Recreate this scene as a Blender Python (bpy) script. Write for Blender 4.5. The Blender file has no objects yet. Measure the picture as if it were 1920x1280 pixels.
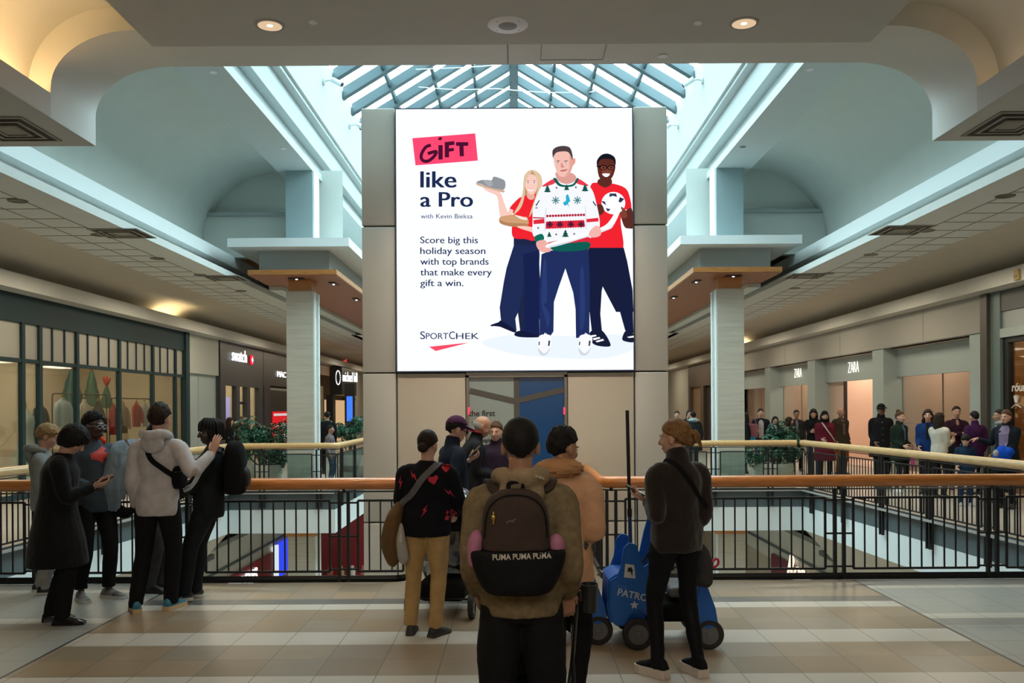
import bpy, bmesh, math, random
from mathutils import Vector, Matrix, noise
from mathutils.bvhtree import BVHTree

SC = bpy.context.scene
COL = SC.collection
R = math.radians
PI = math.pi
random.seed(7)

# ------------------------------------------------------------------ camera, sky, light, exposure
FPX, CAMZ, VPX, HORY = 1700.0, 1.78, 967.0, 765.0
cam_d = bpy.data.cameras.new('camera')
cam = bpy.data.objects.new('camera', cam_d)
COL.objects.link(cam)
cam_d.sensor_width = 36.0
cam_d.lens = 36.0 * FPX / 1920.0
cam_d.shift_x = -(VPX - 960.0) / 1920.0
cam_d.shift_y = (HORY - 640.0) / 1920.0
cam_d.clip_end = 300
cam.matrix_world = Matrix.Translation((0, 0, CAMZ)) @ Matrix.Rotation(R(90), 4, 'X') @ Matrix.Rotation(R(-0.35), 4, 'Z')
SC.camera = cam

def at(px, py, Y):
    """photograph pixel + distance -> point in the place"""
    dx, dy = px - VPX, HORY - py
    c, s = math.cos(R(0.35)), math.sin(R(0.35))
    return Vector(((dx * c + dy * s) / FPX * Y, Y, CAMZ + (dy * c - dx * s) / FPX * Y))

def hx(h):
    """sRGB hex colour -> linear"""
    v = [int(h[i:i + 2], 16) / 255 for i in (0, 2, 4)]
    return tuple(x / 12.92 if x < 0.04045 else ((x + 0.055) / 1.055) ** 2.4 for x in v)

world = bpy.data.worlds.new('overcast_sky')
SC.world = world
world.use_nodes = True
_bg = world.node_tree.nodes['Background']
_bg.inputs[0].default_value = (0.72, 0.95, 1.0, 1)
_bg.inputs[1].default_value = 11.5

SC.view_settings.view_transform = 'Standard'
SC.view_settings.look = 'None'
SC.view_settings.gamma = 1.0
SC.view_settings.use_curve_mapping = False
SC.view_settings.exposure = 0.0
SC.cycles.max_bounces = 8
SC.cycles.diffuse_bounces = 4
SC.cycles.glossy_bounces = 3
SC.cycles.transmission_bounces = 4
SC.cycles.transparent_max_bounces = 10
SC.cycles.caustics_reflective = False
SC.cycles.caustics_refractive = False
SC.cycles.sample_clamp_indirect = 4.0

def area_light(name, loc, size, energy, color=(1, 1, 1), rot=(0, 0, 0), size_y=None, portal=False, spread=None):
    d = bpy.data.lights.new(name, 'AREA')
    d.energy = energy
    d.color = color
    d.size = size
    if size_y:
        d.shape = 'RECTANGLE'
        d.size_y = size_y
    if spread is not None:
        d.spread = spread
    if portal:
        d.cycles.is_portal = True
    o = bpy.data.objects.new(name, d)
    o.location = loc
    o.rotation_euler = rot
    COL.objects.link(o)
    return o

def spot_light(name, loc, energy, color, angle=80, blend=0.6, rot=(0, 0, 0), radius=0.08):
    d = bpy.data.lights.new(name, 'SPOT')
    d.energy = energy
    d.color = color
    d.spot_size = R(angle)
    d.spot_blend = blend
    d.shadow_soft_size = radius
    o = bpy.data.objects.new(name, d)
    o.location = loc
    o.rotation_euler = rot
    COL.objects.link(o)
    return o

EAVE_X, EAVE_Z, RIDGE_Z, SKY0, SKY1 = 4.1, 9.4, 11.9, 10.0, 33.0
_sl = math.hypot(EAVE_X, RIDGE_Z - EAVE_Z)
_pa = math.atan2(RIDGE_Z - EAVE_Z, EAVE_X)
for s in (-1, 1):   # the two slopes of the skylight let the sky in
    area_light('skylight_portal', (s * EAVE_X / 2, (SKY0 + SKY1) / 2, (EAVE_Z + RIDGE_Z) / 2 + 0.25), _sl, 1,
               rot=(0, s * _pa, 0), size_y=SKY1 - SKY0, portal=True)
WARM = (1.0, 0.72, 0.42)
# recessed cans of the ceiling (two in view, the others behind the photographer)
for x, y in ((-2.2, 7.0), (2.0, 7.0), (-2.2, 3.6), (2.0, 3.6), (-2.2, 0.2), (2.0, 0.2), (0, -4)):
    spot_light('can_light_beam', (x, y, 4.99), 60, (1.0, 0.80, 0.58), 110, 0.8, radius=0.06)

# unseen fill lights added over the hall behind the photographer and the two aisles
area_light('hall_fill_light', (0, -3.5, 4.95), 6.0, 430, (1.0, 0.91, 0.79), (R(38), 0, 0), 4.0)  # added fill, tilted forward to brighten the tower front
area_light('tower_fill_light', (0, 8.7, 5.2), 3.4, 55, (1.0, 0.88, 0.72), (R(24), 0, 0), 0.2, spread=R(100))  # added fill for the tower; the header soffit has no such lamp
for s, y, e in ((-1, 25.5, 15), (-1, 41, 22), (1, 39, 18)):      # cove lamps behind the cornices
    area_light('cornice_cove_lamp', (s * 9.75, y, 4.24), 0.12, e, (1.0, 0.74, 0.38), (PI, R(-18 * s), 0), 1.6)
for s in (-1, 1):
    for y in (12, 17, 22, 27, 33, 40, 48, 55):
        area_light('aisle_fill_light', (s * 8.0, y, 4.42), 1.2, 75, (1.0, 0.84, 0.62), (0, 0, 0), 3.0)  # added fill; the aisle ceilings have no such panels
    area_light('far_hall_fill', (s * 3.0, 48, 4.42), 2.0, 130, (1.0, 0.84, 0.62), (0, 0, 0), 12.0)  # added fill that brightens the dark far end
    area_light('lower_ceiling_light', (s * 6.9, 15, -1.9), 0.8, 90, (1.0, 0.85, 0.65), (0, 0, 0), 9)

# ------------------------------------------------------------------ materials
MATS = {}
def mat(name, col=(0.5, 0.5, 0.5), rough=0.6, metal=0.0, var=0.0, scale=8.0, bump=0.0, bscale=60.0, spec=None,
        emit=None, estr=1.0, stretch=None, col2=None, sheen=0.0, coat=0.0):
    if name in MATS:
        return MATS[name]
    m = bpy.data.materials.new(name)
    m.use_nodes = True
    nt = m.node_tree
    b = nt.nodes['Principled BSDF']
    b.inputs['Base Color'].default_value = (*col, 1)
    b.inputs['Roughness'].default_value = rough
    b.inputs['Metallic'].default_value = metal
    if spec is not None:
        b.inputs['Specular IOR Level'].default_value = spec
    if sheen:
        b.inputs['Sheen Weight'].default_value = sheen
        b.inputs['Sheen Roughness'].default_value = 0.5
    if coat:
        b.inputs['Coat Weight'].default_value = coat
        b.inputs['Coat Roughness'].default_value = 0.15
    if emit is not None:
        b.inputs['Emission Color'].default_value = (*emit, 1)
        b.inputs['Emission Strength'].default_value = estr
    if var or bump:
        tc = nt.nodes.new('ShaderNodeTexCoord')
        mp = nt.nodes.new('ShaderNodeMapping')
        nt.links.new(tc.outputs['Object'], mp.inputs[0])
        if stretch:
            mp.inputs['Scale'].default_value = stretch
    if var:
        n = nt.nodes.new('ShaderNodeTexNoise')
        n.inputs['Scale'].default_value = scale
        n.inputs['Detail'].default_value = 5
        nt.links.new(mp.outputs[0], n.inputs['Vector'])
        mx = nt.nodes.new('ShaderNodeMix')
        mx.data_type = 'RGBA'
        c2 = col2 if col2 else tuple(min(1, c * (1 + var)) for c in col)
        c1 = col if col2 else tuple(c * (1 - var) for c in col)
        mx.inputs[6].default_value = (*c1, 1)
        mx.inputs[7].default_value = (*c2, 1)
        rp = nt.nodes.new('ShaderNodeMapRange')
        rp.inputs[1].default_value = 0.3
        rp.inputs[2].default_value = 0.7
        nt.links.new(n.outputs[0], rp.inputs[0])
        nt.links.new(rp.outputs[0], mx.inputs[0])
        nt.links.new(mx.outputs[2], b.inputs['Base Color'])
    if bump:
        n2 = nt.nodes.new('ShaderNodeTexNoise')
        n2.inputs['Scale'].default_value = bscale
        n2.inputs['Detail'].default_value = 3
        nt.links.new(mp.outputs[0], n2.inputs['Vector'])
        bp = nt.nodes.new('ShaderNodeBump')
        bp.inputs['Strength'].default_value = bump
        bp.inputs['Distance'].default_value = 0.01
        nt.links.new(n2.outputs[0], bp.inputs['Height'])
        nt.links.new(bp.outputs[0], b.inputs['Normal'])
    MATS[name] = m
    return m

def emat(name, col, strength=1.0):
    """a surface that gives off light: screens, lit letters, lamps"""
    if name in MATS:
        return MATS[name]
    m = bpy.data.materials.new(name)
    m.use_nodes = True
    nt = m.node_tree
    nt.nodes.remove(nt.nodes['Principled BSDF'])
    e = nt.nodes.new('ShaderNodeEmission')
    e.inputs[0].default_value = (*col, 1)
    e.inputs[1].default_value = strength
    nt.links.new(e.outputs[0], nt.nodes['Material Output'].inputs[0])
    MATS[name] = m
    return m

def glass_mat(name, tint=(0.9, 0.97, 0.95), refl=0.12, rough=0.02):
    if name in MATS:
        return MATS[name]
    m = bpy.data.materials.new(name)
    m.use_nodes = True
    nt = m.node_tree
    nt.nodes.remove(nt.nodes['Principled BSDF'])
    t = nt.nodes.new('ShaderNodeBsdfTransparent')
    t.inputs[0].default_value = (*tint, 1)
    g = nt.nodes.new('ShaderNodeBsdfGlossy')
    g.inputs['Roughness'].default_value = rough
    fr = nt.nodes.new('ShaderNodeFresnel')
    fr.inputs[0].default_value = 1.35
    mu = nt.nodes.new('ShaderNodeMath')
    mu.operation = 'MULTIPLY_ADD'
    mu.inputs[1].default_value = 0.5
    mu.inputs[2].default_value = refl * 0.3
    nt.links.new(fr.outputs[0], mu.inputs[0])
    mx = nt.nodes.new('ShaderNodeMixShader')
    nt.links.new(mu.outputs[0], mx.inputs[0])
    nt.links.new(t.outputs[0], mx.inputs[1])
    nt.links.new(g.outputs[0], mx.inputs[2])
    nt.links.new(mx.outputs[0], nt.nodes['Material Output'].inputs[0])
    MATS[name] = m
    return m

# ------------------------------------------------------------------ mesh helpers
def catmull(pts, n):
    """smooth a list of equal-length tuples, n steps per span"""
    out = []
    m = len(pts)
    for i in range(m - 1):
        p0, p1, p2, p3 = pts[max(i - 1, 0)], pts[i], pts[i + 1], pts[min(i + 2, m - 1)]
        for k in range(n):
            t = k / n
            out.append(tuple(0.5 * (2 * b + (c - a) * t + (2 * a - 5 * b + 4 * c - d) * t * t + (3 * b - a - 3 * c + d) * t ** 3)
                             for a, b, c, d in zip(p0, p1, p2, p3)))
    out.append(tuple(pts[-1]))
    return out

class MB:
    def __init__(self):
        self.v, self.f, self.m = [], [], []
        self.mi = 0
    def add(self, verts, faces, mi=None):
        o = len(self.v)
        self.v += [tuple(p) for p in verts]
        for f in faces:
            self.f.append([i + o for i in f])
            self.m.append(self.mi if mi is None else mi)
        return self
    def box(self, x0, x1, y0, y1, z0, z1, mi=None, M=None):
        vs = [Vector((x, y, z)) for z in (z0, z1) for y in (y0, y1) for x in (x0, x1)]
        if M:
            vs = [M @ p for p in vs]
        return self.add(vs, [(0, 2, 3, 1), (4, 5, 7, 6), (0, 1, 5, 4), (2, 6, 7, 3), (0, 4, 6, 2), (1, 3, 7, 5)], mi)
    def cbox(self, c, d, mi=None, M=None):
        return self.box(c[0] - d[0] / 2, c[0] + d[0] / 2, c[1] - d[1] / 2, c[1] + d[1] / 2, c[2] - d[2] / 2, c[2] + d[2] / 2, mi, M)
    def rbox(self, c, d, r=0.02, mi=None, M=None, seg=3):
        """box with rounded edges: a superellipsoid-like lattice"""
        bm = bmesh.new()
        bmesh.ops.create_cube(bm, size=1.0)
        for v in bm.verts:
            v.co = Vector((v.co.x * d[0], v.co.y * d[1], v.co.z * d[2]))
        bmesh.ops.bevel(bm, geom=bm.edges[:], offset=min(r, min(d) * 0.49), segments=seg, profile=0.5, affect='EDGES')
        return self.bm(bm, Matrix.Translation(c) if M is None else M @ Matrix.Translation(c), mi)
    def bm(self, bm, M=None, mi=None):
        bm.verts.index_update()
        vs = [(M @ v.co) if M else v.co.copy() for v in bm.verts]
        fs = [[v.index for v in f.verts] for f in bm.faces]
        bm.free()
        return self.add(vs, fs, mi)
    def prism(self, poly, z0, z1, mi=None, axis='z', side_mi=None):
        """extrude a 2D polygon: axis z (x,y), y (x,z) or x (y,z)"""
        n = len(poly)
        def P(p, h):
            return {'z': (p[0], p[1], h), 'y': (p[0], h, p[1]), 'x': (h, p[0], p[1])}[axis]
        vs = [P(p, z0) for p in poly] + [P(p, z1) for p in poly]
        self.add(vs, [list(range(n))[::-1], [n + i for i in range(n)]], mi)
        return self.add(vs, [(i, (i + 1) % n, n + (i + 1) % n, n + i) for i in range(n)], mi if side_mi is None else side_mi)
    def strip(self, prof, y0, y1, mi=None):
        """open profile (x,z) extruded along y"""
        n = len(prof)
        vs = [(p[0], y0, p[1]) for p in prof] + [(p[0], y1, p[1]) for p in prof]
        return self.add(vs, [(i, i + 1, n + i + 1, n + i) for i in range(n - 1)], mi)
    def tube(self, pts, rad, seg=10, side=(1, 0, 0), sub=0, cap=True, mi=None, M=None, power=1.0):
        """rings along pts; rad: number or list of (a,b); side: direction of radius a"""
        n = len(pts)
        if not isinstance(rad, list):
            rad = [rad] * n
        rr = [(r, r) if not isinstance(r, (list, tuple)) else r for r in rad]
        rows = [tuple(p) + tuple(r) for p, r in zip(pts, rr)]
        if sub:
            rows = catmull(rows, sub)
        P = [Vector(r[:3]) for r in rows]
        n = len(P)
        vs, fs = [], []
        S = Vector(side)
        u0 = None
        for i in range(n):
            t = (P[min(i + 1, n - 1)] - P[max(i - 1, 0)])
            if t.length < 1e-9:
                t = Vector((0, 0, 1))
            t.normalize()
            base = S if u0 is None or abs(S.normalized().dot(t)) < 0.9 else u0
            u = base - t * base.dot(t)
            if u.length < 1e-6:
                u = t.orthogonal()
            u.normalize()
            u0 = u
            w = t.cross(u)
            a, b = rows[i][3], rows[i][4]
            for k in range(seg):
                th = 2 * PI * k / seg
                c, s_ = math.cos(th), math.sin(th)
                if power != 1.0:
                    c = math.copysign(abs(c) ** power, c)
                    s_ = math.copysign(abs(s_) ** power, s_)
                vs.append(P[i] + u * (a * c) + w * (b * s_))
        for i in range(n - 1):
            for k in range(seg):
                k2 = (k + 1) % seg
                fs.append((i * seg + k, i * seg + k2, (i + 1) * seg + k2, (i + 1) * seg + k))
        if cap:
            fs.append(list(range(seg))[::-1])
            fs.append([(n - 1) * seg + k for k in range(seg)])
        if M:
            vs = [M @ p for p in vs]
        return self.add(vs, fs, mi)
    def ell(self, c, r, seg=16, rings=10, mi=None, M=None, fn=None):
        vs, fs = [], []
        c = Vector(c)
        for i in range(rings + 1):
            ph = PI * i / rings
            for k in range(seg):
                th = 2 * PI * k / seg
                d = Vector((math.sin(ph) * math.cos(th), math.sin(ph) * math.sin(th), math.cos(ph)))
                sc = fn(d) if fn else 1.0
                if isinstance(sc, tuple):
                    p = Vector((d.x * r[0] * sc[0], d.y * r[1] * sc[0], d.z * r[2] * sc[1])) + c
                else:
                    p = Vector((d.x * r[0], d.y * r[1], d.z * r[2])) * sc + c
                vs.append(M @ p if M else p)
        for i in range(rings):
            for k in range(seg):
                k2 = (k + 1) % seg
                a, b, c2, d2 = i * seg + k, i * seg + k2, (i + 1) * seg + k2, (i + 1) * seg + k
                if i == 0:
                    fs.append((a, d2, c2))
                elif i == rings - 1:
                    fs.append((a, d2, b))
                else:
                    fs.append((a, d2, c2, b))
        return self.add(vs, fs, mi)
    def lathe(self, prof, c=(0, 0, 0), seg=24, mi=None, M=None):
        vs, fs = [], []
        n = len(prof)
        for i in range(n):
            for k in range(seg):
                th = 2 * PI * k / seg
                p = Vector((c[0] + prof[i][0] * math.cos(th), c[1] + prof[i][0] * math.sin(th), c[2] + prof[i][1]))
                vs.append(M @ p if M else p)
        for i in range(n - 1):
            for k in range(seg):
                k2 = (k + 1) % seg
                fs.append((i * seg + k, i * seg + k2, (i + 1) * seg + k2, (i + 1) * seg + k))
        return self.add(vs, fs, mi)
    def mesh(self, name):
        me = bpy.data.meshes.new(name)
        me.from_pydata([tuple(p) for p in self.v], [], self.f)
        me.update()
        return me
    def build(self, name, mats, parent=None, smooth=False, loc=None, rotz=0.0):
        me = self.mesh(name)
        if not isinstance(mats, (list, tuple)):
            mats = [mats]
        for m in mats:
            me.materials.append(m)
        me.polygons.foreach_set('material_index', [min(i, len(mats) - 1) for i in self.m])
        if smooth:
            me.polygons.foreach_set('use_smooth', [True] * len(me.polygons))
            try:
                me.set_sharp_from_angle(angle=R(42))
            except Exception:
                pass
        me.update()
        return put(name, me, parent, loc, rotz)

def put(name, me, parent=None, loc=None, rotz=0.0):
    o = bpy.data.objects.new(name, me)
    COL.objects.link(o)
    if loc is not None:
        o.location = loc
    o.rotation_euler = (0, 0, rotz)
    if parent:
        o.parent = parent
    return o

def tag(o, label, cat, group=None, kind=None):
    o['label'] = label
    o['category'] = cat
    if group:
        o['group'] = group
    if kind:
        o['kind'] = kind
    return o

def thing(name, label, cat, loc=(0, 0, 0), rotz=0.0, group=None):
    o = bpy.data.objects.new(name, None)
    COL.objects.link(o)
    o.location = loc
    o.rotation_euler = (0, 0, rotz)
    o.empty_display_size = 0.1
    return tag(o, label, cat, group)

def struct(mb, name, mats, smooth=False, parent=None):
    o = mb.build(name, mats, parent, smooth)
    if not parent:
        o['kind'] = 'structure'
    return o

def copy_tree(o, parent=None):
    c = o.copy()
    COL.objects.link(c)
    if parent:
        c.parent = parent
    for ch in o.children:
        copy_tree(ch, c)
    return c

def add_text(mb, s, M, size=0.1, mi=0, depth=0.0, align='LEFT', bold=0.0, shear=0.0, space=1.0):
    """lettering as mesh faces; M maps the text plane (x right, y up, z out)"""
    cu = bpy.data.curves.new('lettering', 'FONT')
    cu.body = s
    cu.size = size
    cu.align_x = align
    cu.offset = bold
    cu.extrude = depth
    cu.shear = shear
    cu.space_character = space
    cu.resolution_u = 4
    o = bpy.data.objects.new('lettering', cu)
    COL.objects.link(o)
    dg = bpy.context.evaluated_depsgraph_get()
    me = bpy.data.meshes.new_from_object(o.evaluated_get(dg))
    w = max((v.co.x for v in me.vertices), default=0)
    mb.add([M @ v.co for v in me.vertices], [list(p.vertices) for p in me.polygons], mi)
    bpy.data.objects.remove(o)
    bpy.data.curves.remove(cu)
    bpy.data.meshes.remove(me)
    return w

def frame_M(o, x, y):
    """matrix with origin o, x axis and y axis given, z = x cross y"""
    x = Vector(x).normalized()
    y = Vector(y).normalized()
    z = x.cross(y)
    return Matrix(((x.x, y.x, z.x, o[0]), (x.y, y.y, z.y, o[1]), (x.z, y.z, z.z, o[2]), (0, 0, 0, 1)))

def remesh(me, vox, it=4, fac=0.5):
    o = bpy.data.objects.new('tmp', me)
    COL.objects.link(o)
    md = o.modifiers.new('r', 'REMESH')
    md.mode = 'VOXEL'
    md.voxel_size = vox
    md.use_smooth_shade = True
    if it:
        sm = o.modifiers.new('s', 'SMOOTH')
        sm.factor = fac
        sm.iterations = it
    dg = bpy.context.evaluated_depsgraph_get()
    m2 = bpy.data.meshes.new_from_object(o.evaluated_get(dg))
    bpy.data.objects.remove(o)
    bpy.data.meshes.remove(me)
    m2.polygons.foreach_set('use_smooth', [True] * len(m2.polygons))
    return m2
# ================================================================== THE SETTING
PLASTER = mat('plaster_white', (0.60, 0.61, 0.58), 0.75, var=0.02, scale=3)
PLASTER2 = mat('plaster_ceiling', (0.50, 0.49, 0.47), 0.8, var=0.02, scale=3)
VAULT = mat('plaster_vault_green', (0.56, 0.60, 0.56), 0.8, var=0.02, scale=2)
BEIGE = mat('wall_beige', (0.55, 0.51, 0.43), 0.8, var=0.03, scale=3)
DKGREY = mat('fascia_dark_grey', (0.085, 0.11, 0.12), 0.5)
WHITE = mat('fascia_white', (0.72, 0.76, 0.76), 0.6)
BLACK = mat('black_metal', (0.012, 0.012, 0.013), 0.4, spec=0.4)
WOOD = mat('rail_wood', (0.52, 0.18, 0.04), 0.32, var=0.25, scale=5, stretch=(1, 14, 14), coat=0.4)
WOODL = mat('rail_wood_pale', (0.60, 0.36, 0.15), 0.35, var=0.2, scale=5, stretch=(14, 1, 14), coat=0.3)

def floor_material():
    m = bpy.data.materials.new('floor_tiles')
    m.use_nodes = True
    nt = m.node_tree
    b = nt.nodes['Principled BSDF']
    N, L = nt.nodes.new, nt.links.new
    def math_(op, a, c=None, d=None):
        n = N('ShaderNodeMath')
        n.operation = op
        for i, q in enumerate((a, c, d)):
            if q is None:
                continue
            if isinstance(q, (int, float)):
                n.inputs[i].default_value = q
            else:
                L(q, n.inputs[i])
        return n.outputs[0]
    def mix(f, a, c):
        n = N('ShaderNodeMix')
        n.data_type = 'RGBA'
        for i, q in ((0, f), (6, a), (7, c)):
            if isinstance(q, (int, float)):
                n.inputs[i].default_value = q
            elif isinstance(q, tuple):
                n.inputs[i].default_value = (*q, 1)
            else:
                L(q, n.inputs[i])
        return n.outputs[2]
    tc = N('ShaderNodeTexCoord')
    sp = N('ShaderNodeSeparateXYZ')
    L(tc.outputs['Object'], sp.inputs[0])
    x, y = sp.outputs[0], sp.outputs[1]
    T = 0.407
    xs = math_('DIVIDE', math_('ADD', x, 0.13), T)
    ys = math_('DIVIDE', math_('ADD', y, 0.0), 0.3985)
    ys = math_('ADD', ys, -6.06 / 0.3985 + 20)
    cx, cy = math_('FLOOR', xs), math_('FLOOR', ys)
    cmb = N('ShaderNodeCombineXYZ')
    L(cx, cmb.inputs[0])
    L(cy, cmb.inputs[1])
    wn = N('ShaderNodeTexWhiteNoise')
    wn.noise_dimensions = '2D'
    L(cmb.outputs[0], wn.inputs['Vector'])
    rp = N('ShaderNodeValToRGB')
    e = rp.color_ramp.elements
    e[0].position, e[0].color = 0.0, (0.20, 0.165, 0.125, 1)
    e[1].position, e[1].color = 1.0, (0.30, 0.275, 0.24, 1)
    for p, c in ((0.25, (0.31, 0.215, 0.125)), (0.5, (0.26, 0.235, 0.20)), (0.75, (0.36, 0.255, 0.155))):
        q = e.new(p)
        q.color = (*c, 1)
    L(wn.outputs[0], rp.inputs[0])
    nz = N('ShaderNodeTexNoise')
    nz.inputs['Scale'].default_value = 3.2
    nz.inputs['Detail'].default_value = 6
    L(tc.outputs['Object'], nz.inputs['Vector'])
    tan = mix(math_('MULTIPLY', nz.outputs[0], 0.75), rp.outputs[0], (0.30, 0.225, 0.14))
    # row pattern across the central field: cream and dark bands
    def band(lo, hi):
        return math_('MULTIPLY', math_('GREATER_THAN', y, lo), math_('LESS_THAN', y, hi))
    cream = math_('ADD', band(6.85, 7.25), band(8.05, 8.28))
    cream = math_('ADD', cream, band(5.66, 6.06))
    cream = math_('ADD', cream, band(4.47, 4.87))
    dark = band(8.28, 8.51)
    creamc = mix(nz.outputs[0], (0.50, 0.45, 0.375), (0.58, 0.53, 0.46))
    c0 = mix(cream, tan, creamc)
    c0 = mix(dark, c0, (0.13, 0.125, 0.115))
    # border fields left and right: pale tiles with thin bands
    pale = mix(nz.outputs[0], (0.32, 0.325, 0.295), (0.37, 0.37, 0.335))
    pale = mix(math_('ADD', band(8.85, 9.0), band(7.6, 7.78)), pale, (0.55, 0.51, 0.43))
    pale = mix(math_('ADD', band(7.36, 7.6), band(9.0, 9.3)), pale, (0.27, 0.26, 0.24))
    side = math_('GREATER_THAN', math_('ABSOLUTE', x), 3.45)
    c1 = mix(side, c0, pale)
    # joints
    fx, fy = math_('FRACT', xs), math_('FRACT', ys)
    jx = math_('ADD', math_('LESS_THAN', fx, 0.012), math_('GREATER_THAN', fx, 0.994))
    jy = math_('ADD', math_('LESS_THAN', fy, 0.010), math_('GREATER_THAN', fy, 0.994))
    j = math_('MINIMUM', math_('ADD', jx, jy), 1.0)
    c2 = mix(math_('MULTIPLY', j, 0.75), c1, (0.10, 0.085, 0.07))
    strip = math_('LESS_THAN', math_('ABSOLUTE', math_('SUBTRACT', math_('ABSOLUTE', x), 3.45)), 0.012)
    c3 = mix(strip, c2, (0.04, 0.05, 0.06))
    L(c3, b.inputs['Base Color'])
    rr = N('ShaderNodeMapRange')
    rr.inputs[3].default_value = 0.24
    rr.inputs[4].default_value = 0.40
    L(nz.outputs[0], rr.inputs[0])
    L(rr.outputs[0], b.inputs['Roughness'])
    b.inputs['Specular IOR Level'].default_value = 0.45
    return m
FLOOR = floor_material()
AISLE = mat('aisle_floor', (0.42, 0.36, 0.30), 0.3, var=0.08, scale=2)

# floors ----------------------------------------------------------
YF = 9.32                                   # edge of our floor at the railing
BR0, BR1, YT = -1.12, 0.86, 11.5            # bridge to the lift
mb = MB()
mb.prism([(-14, -10), (14, -10), (14, YF), (BR1, YF), (BR1, YT), (BR0, YT), (BR0, YF), (-14, YF)], -0.34, 0, 0, side_mi=1)
struct(mb, 'floor', [FLOOR, DKGREY])
mb = MB()
mb.prism([(-14, -10), (14, -10), (14, YF), (BR1, YF), (BR1, YT), (BR0, YT), (BR0, YF), (-14, YF)], -0.84, -0.341)
struct(mb, 'trim_1', WHITE)
def edge_x(Y):
    return 6.1 + (19.2 - Y) * 0.4 / 7.5
YC, XC, YE = 19.2, 3.84, 42.0
n_trim = 2
for s, nm in ((-1, 'left'), (1, 'right')):
    poly = [(s * 14, YF), (s * edge_x(YF), YF), (s * 6.1, YC), (s * XC, YC), (s * XC, YE), (0, YE), (0, 62), (s * 14, 62)]
    if s > 0:
        poly = poly[::-1]
    mb = MB()
    mb.prism(poly, -0.34, 0, 0, side_mi=1)
    struct(mb, 'floor_' + nm, [AISLE, DKGREY])
    mb = MB()
    mb.prism(poly, -0.84, -0.341)
    struct(mb, 'trim_%d' % n_trim, WHITE)
    n_trim += 1
    # stone kerb along the slab edge
    mb = MB()
    e0, e1 = Vector((s * edge_x(YF), YF, 0)), Vector((s * 6.1, YC, 0))
    for a, b in ((e0, e1), (e1, Vector((s * XC, YC, 0))), (Vector((s * XC, YC, 0)), Vector((s * XC, YE, 0)))):
        d = (b - a)
        ang = math.atan2(d.y, d.x)
        M = Matrix.Translation(a) @ Matrix.Rotation(ang, 4, 'Z')
        mb.box(0, d.length, -0.02 if s > 0 else -0.1, 0.1 if s > 0 else 0.02, 0.0, 0.035, M=M)
    struct(mb, 'trim_%d' % n_trim, mat('kerb_stone', (0.36, 0.33, 0.30), 0.5))
    n_trim += 1

# lower level -----------------------------------------------------
mb = MB()
mb.box(-14, 14, 5, 62, -5.4, -5.2)
struct(mb, 'floor_lower', mat('lower_floor', (0.5, 0.44, 0.37), 0.3, var=0.1, scale=1.5))
for s, nm in ((-1, 'left'), (1, 'right')):
    mb = MB()
    pr = [(0.02, -0.845), (0.15, -0.98), (0.62, -1.5), (0.8, -1.75), (2.0, -1.75)]
    mb.add([(s * (edge_x(YF) + a), YF, b) for a, b in pr] + [(s * (6.1 + a), YC, b) for a, b in pr], [(i, i + 1, i + 6, i + 5) for i in range(4)])
    struct(mb, 'ceiling_lower_' + nm, BEIGE, True)
    mb = MB()
    mb.box(min(s * 7.4, s * 7.5), max(s * 7.4, s * 7.5), YF, YC + 3, -1.86, -1.74)
    struct(mb, 'trim_%d' % n_trim, mat('shadow_gap_grey', (0.12, 0.12, 0.11), 0.7))  # solid dark strip: the shade of the recess is put into its colour
    n_trim += 1
    mb = MB()
    mb.box(min(s * 7.6, s * 7.9), max(s * 7.6, s * 7.9), YF, 60, -2.75, -1.75)
    mb.box(min(s * 7.56, s * 7.9), max(s * 7.56, s * 7.9), YF, 60, -2.35, -2.29, 1)
    mb.box(min(s * 7.9, s * 8.1), max(s * 7.9, s * 8.1), YF, 60, -5.2, -2.75, 2)
    struct(mb, 'wall_lower_' + nm, [BEIGE, DKGREY, mat('lower_shopfront', (0.50, 0.42, 0.32), 0.5, var=0.15, scale=1.2)])
mb = MB()
mb.box(-14, 14, 60, 60.3, -5.2, 9.4)
struct(mb, 'wall_back', BEIGE)
mb = MB()
mb.box(-14, 14, 4.6, 5.0, -5.2, -0.85)
struct(mb, 'wall_lower_front', BEIGE)

# our ceiling ------------------------------------------------------
HC = 5.02
mb = MB()
mb.box(-3.22, 3.18, -10, 8.08, HC, HC + 0.28)
struct(mb, 'ceiling', PLASTER2)
def arc(cx, cz, rx, rz, n=14):
    return [(cx + rx * math.cos(PI / 2 * k / n), cz + rz * math.sin(PI / 2 * k / n)) for k in range(n + 1)]
XF, ZS, ZH = 4.30, 4.50, 5.31
Y2 = 8.42
inner_r = [(XF, ZS), (XF, 4.79)] + arc(3.53, 4.79, XF - 3.53, ZH - 4.79)[1:]
inner = inner_r + [(-x, z) for x, z in inner_r[::-1]]
outer_r = [(XF + 0.21, 4.6), (XF + 0.21, 4.80)] + arc(3.74, 4.80, XF + 0.21 - 3.74, 0.72)[1:]
outer = outer_r + [(-x, z) for x, z in outer_r[::-1]]
mb = MB()
mb.strip(inner, Y2, YF)
struct(mb, 'ceiling_arch', PLASTER, True)
mb = MB()
n = len(inner)
mb.add([(x, Y2, z) for x, z in inner] + [(x, Y2, z) for x, z in outer], [(i, i + 1, n + i + 1, n + i) for i in range(n - 1)])
struct(mb, 'wall_arch_step', PLASTER)
mb = MB()
mb.strip(outer, -10, Y2)
struct(mb, 'ceiling_vault', PLASTER, True)
mb = MB()
mb.add([(x, YF, z) for x, z in inner] + [(x, YF, 9.45) for x, z in inner], [(i, i + 1, n + i + 1, n + i) for i in range(n - 1)])
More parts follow.
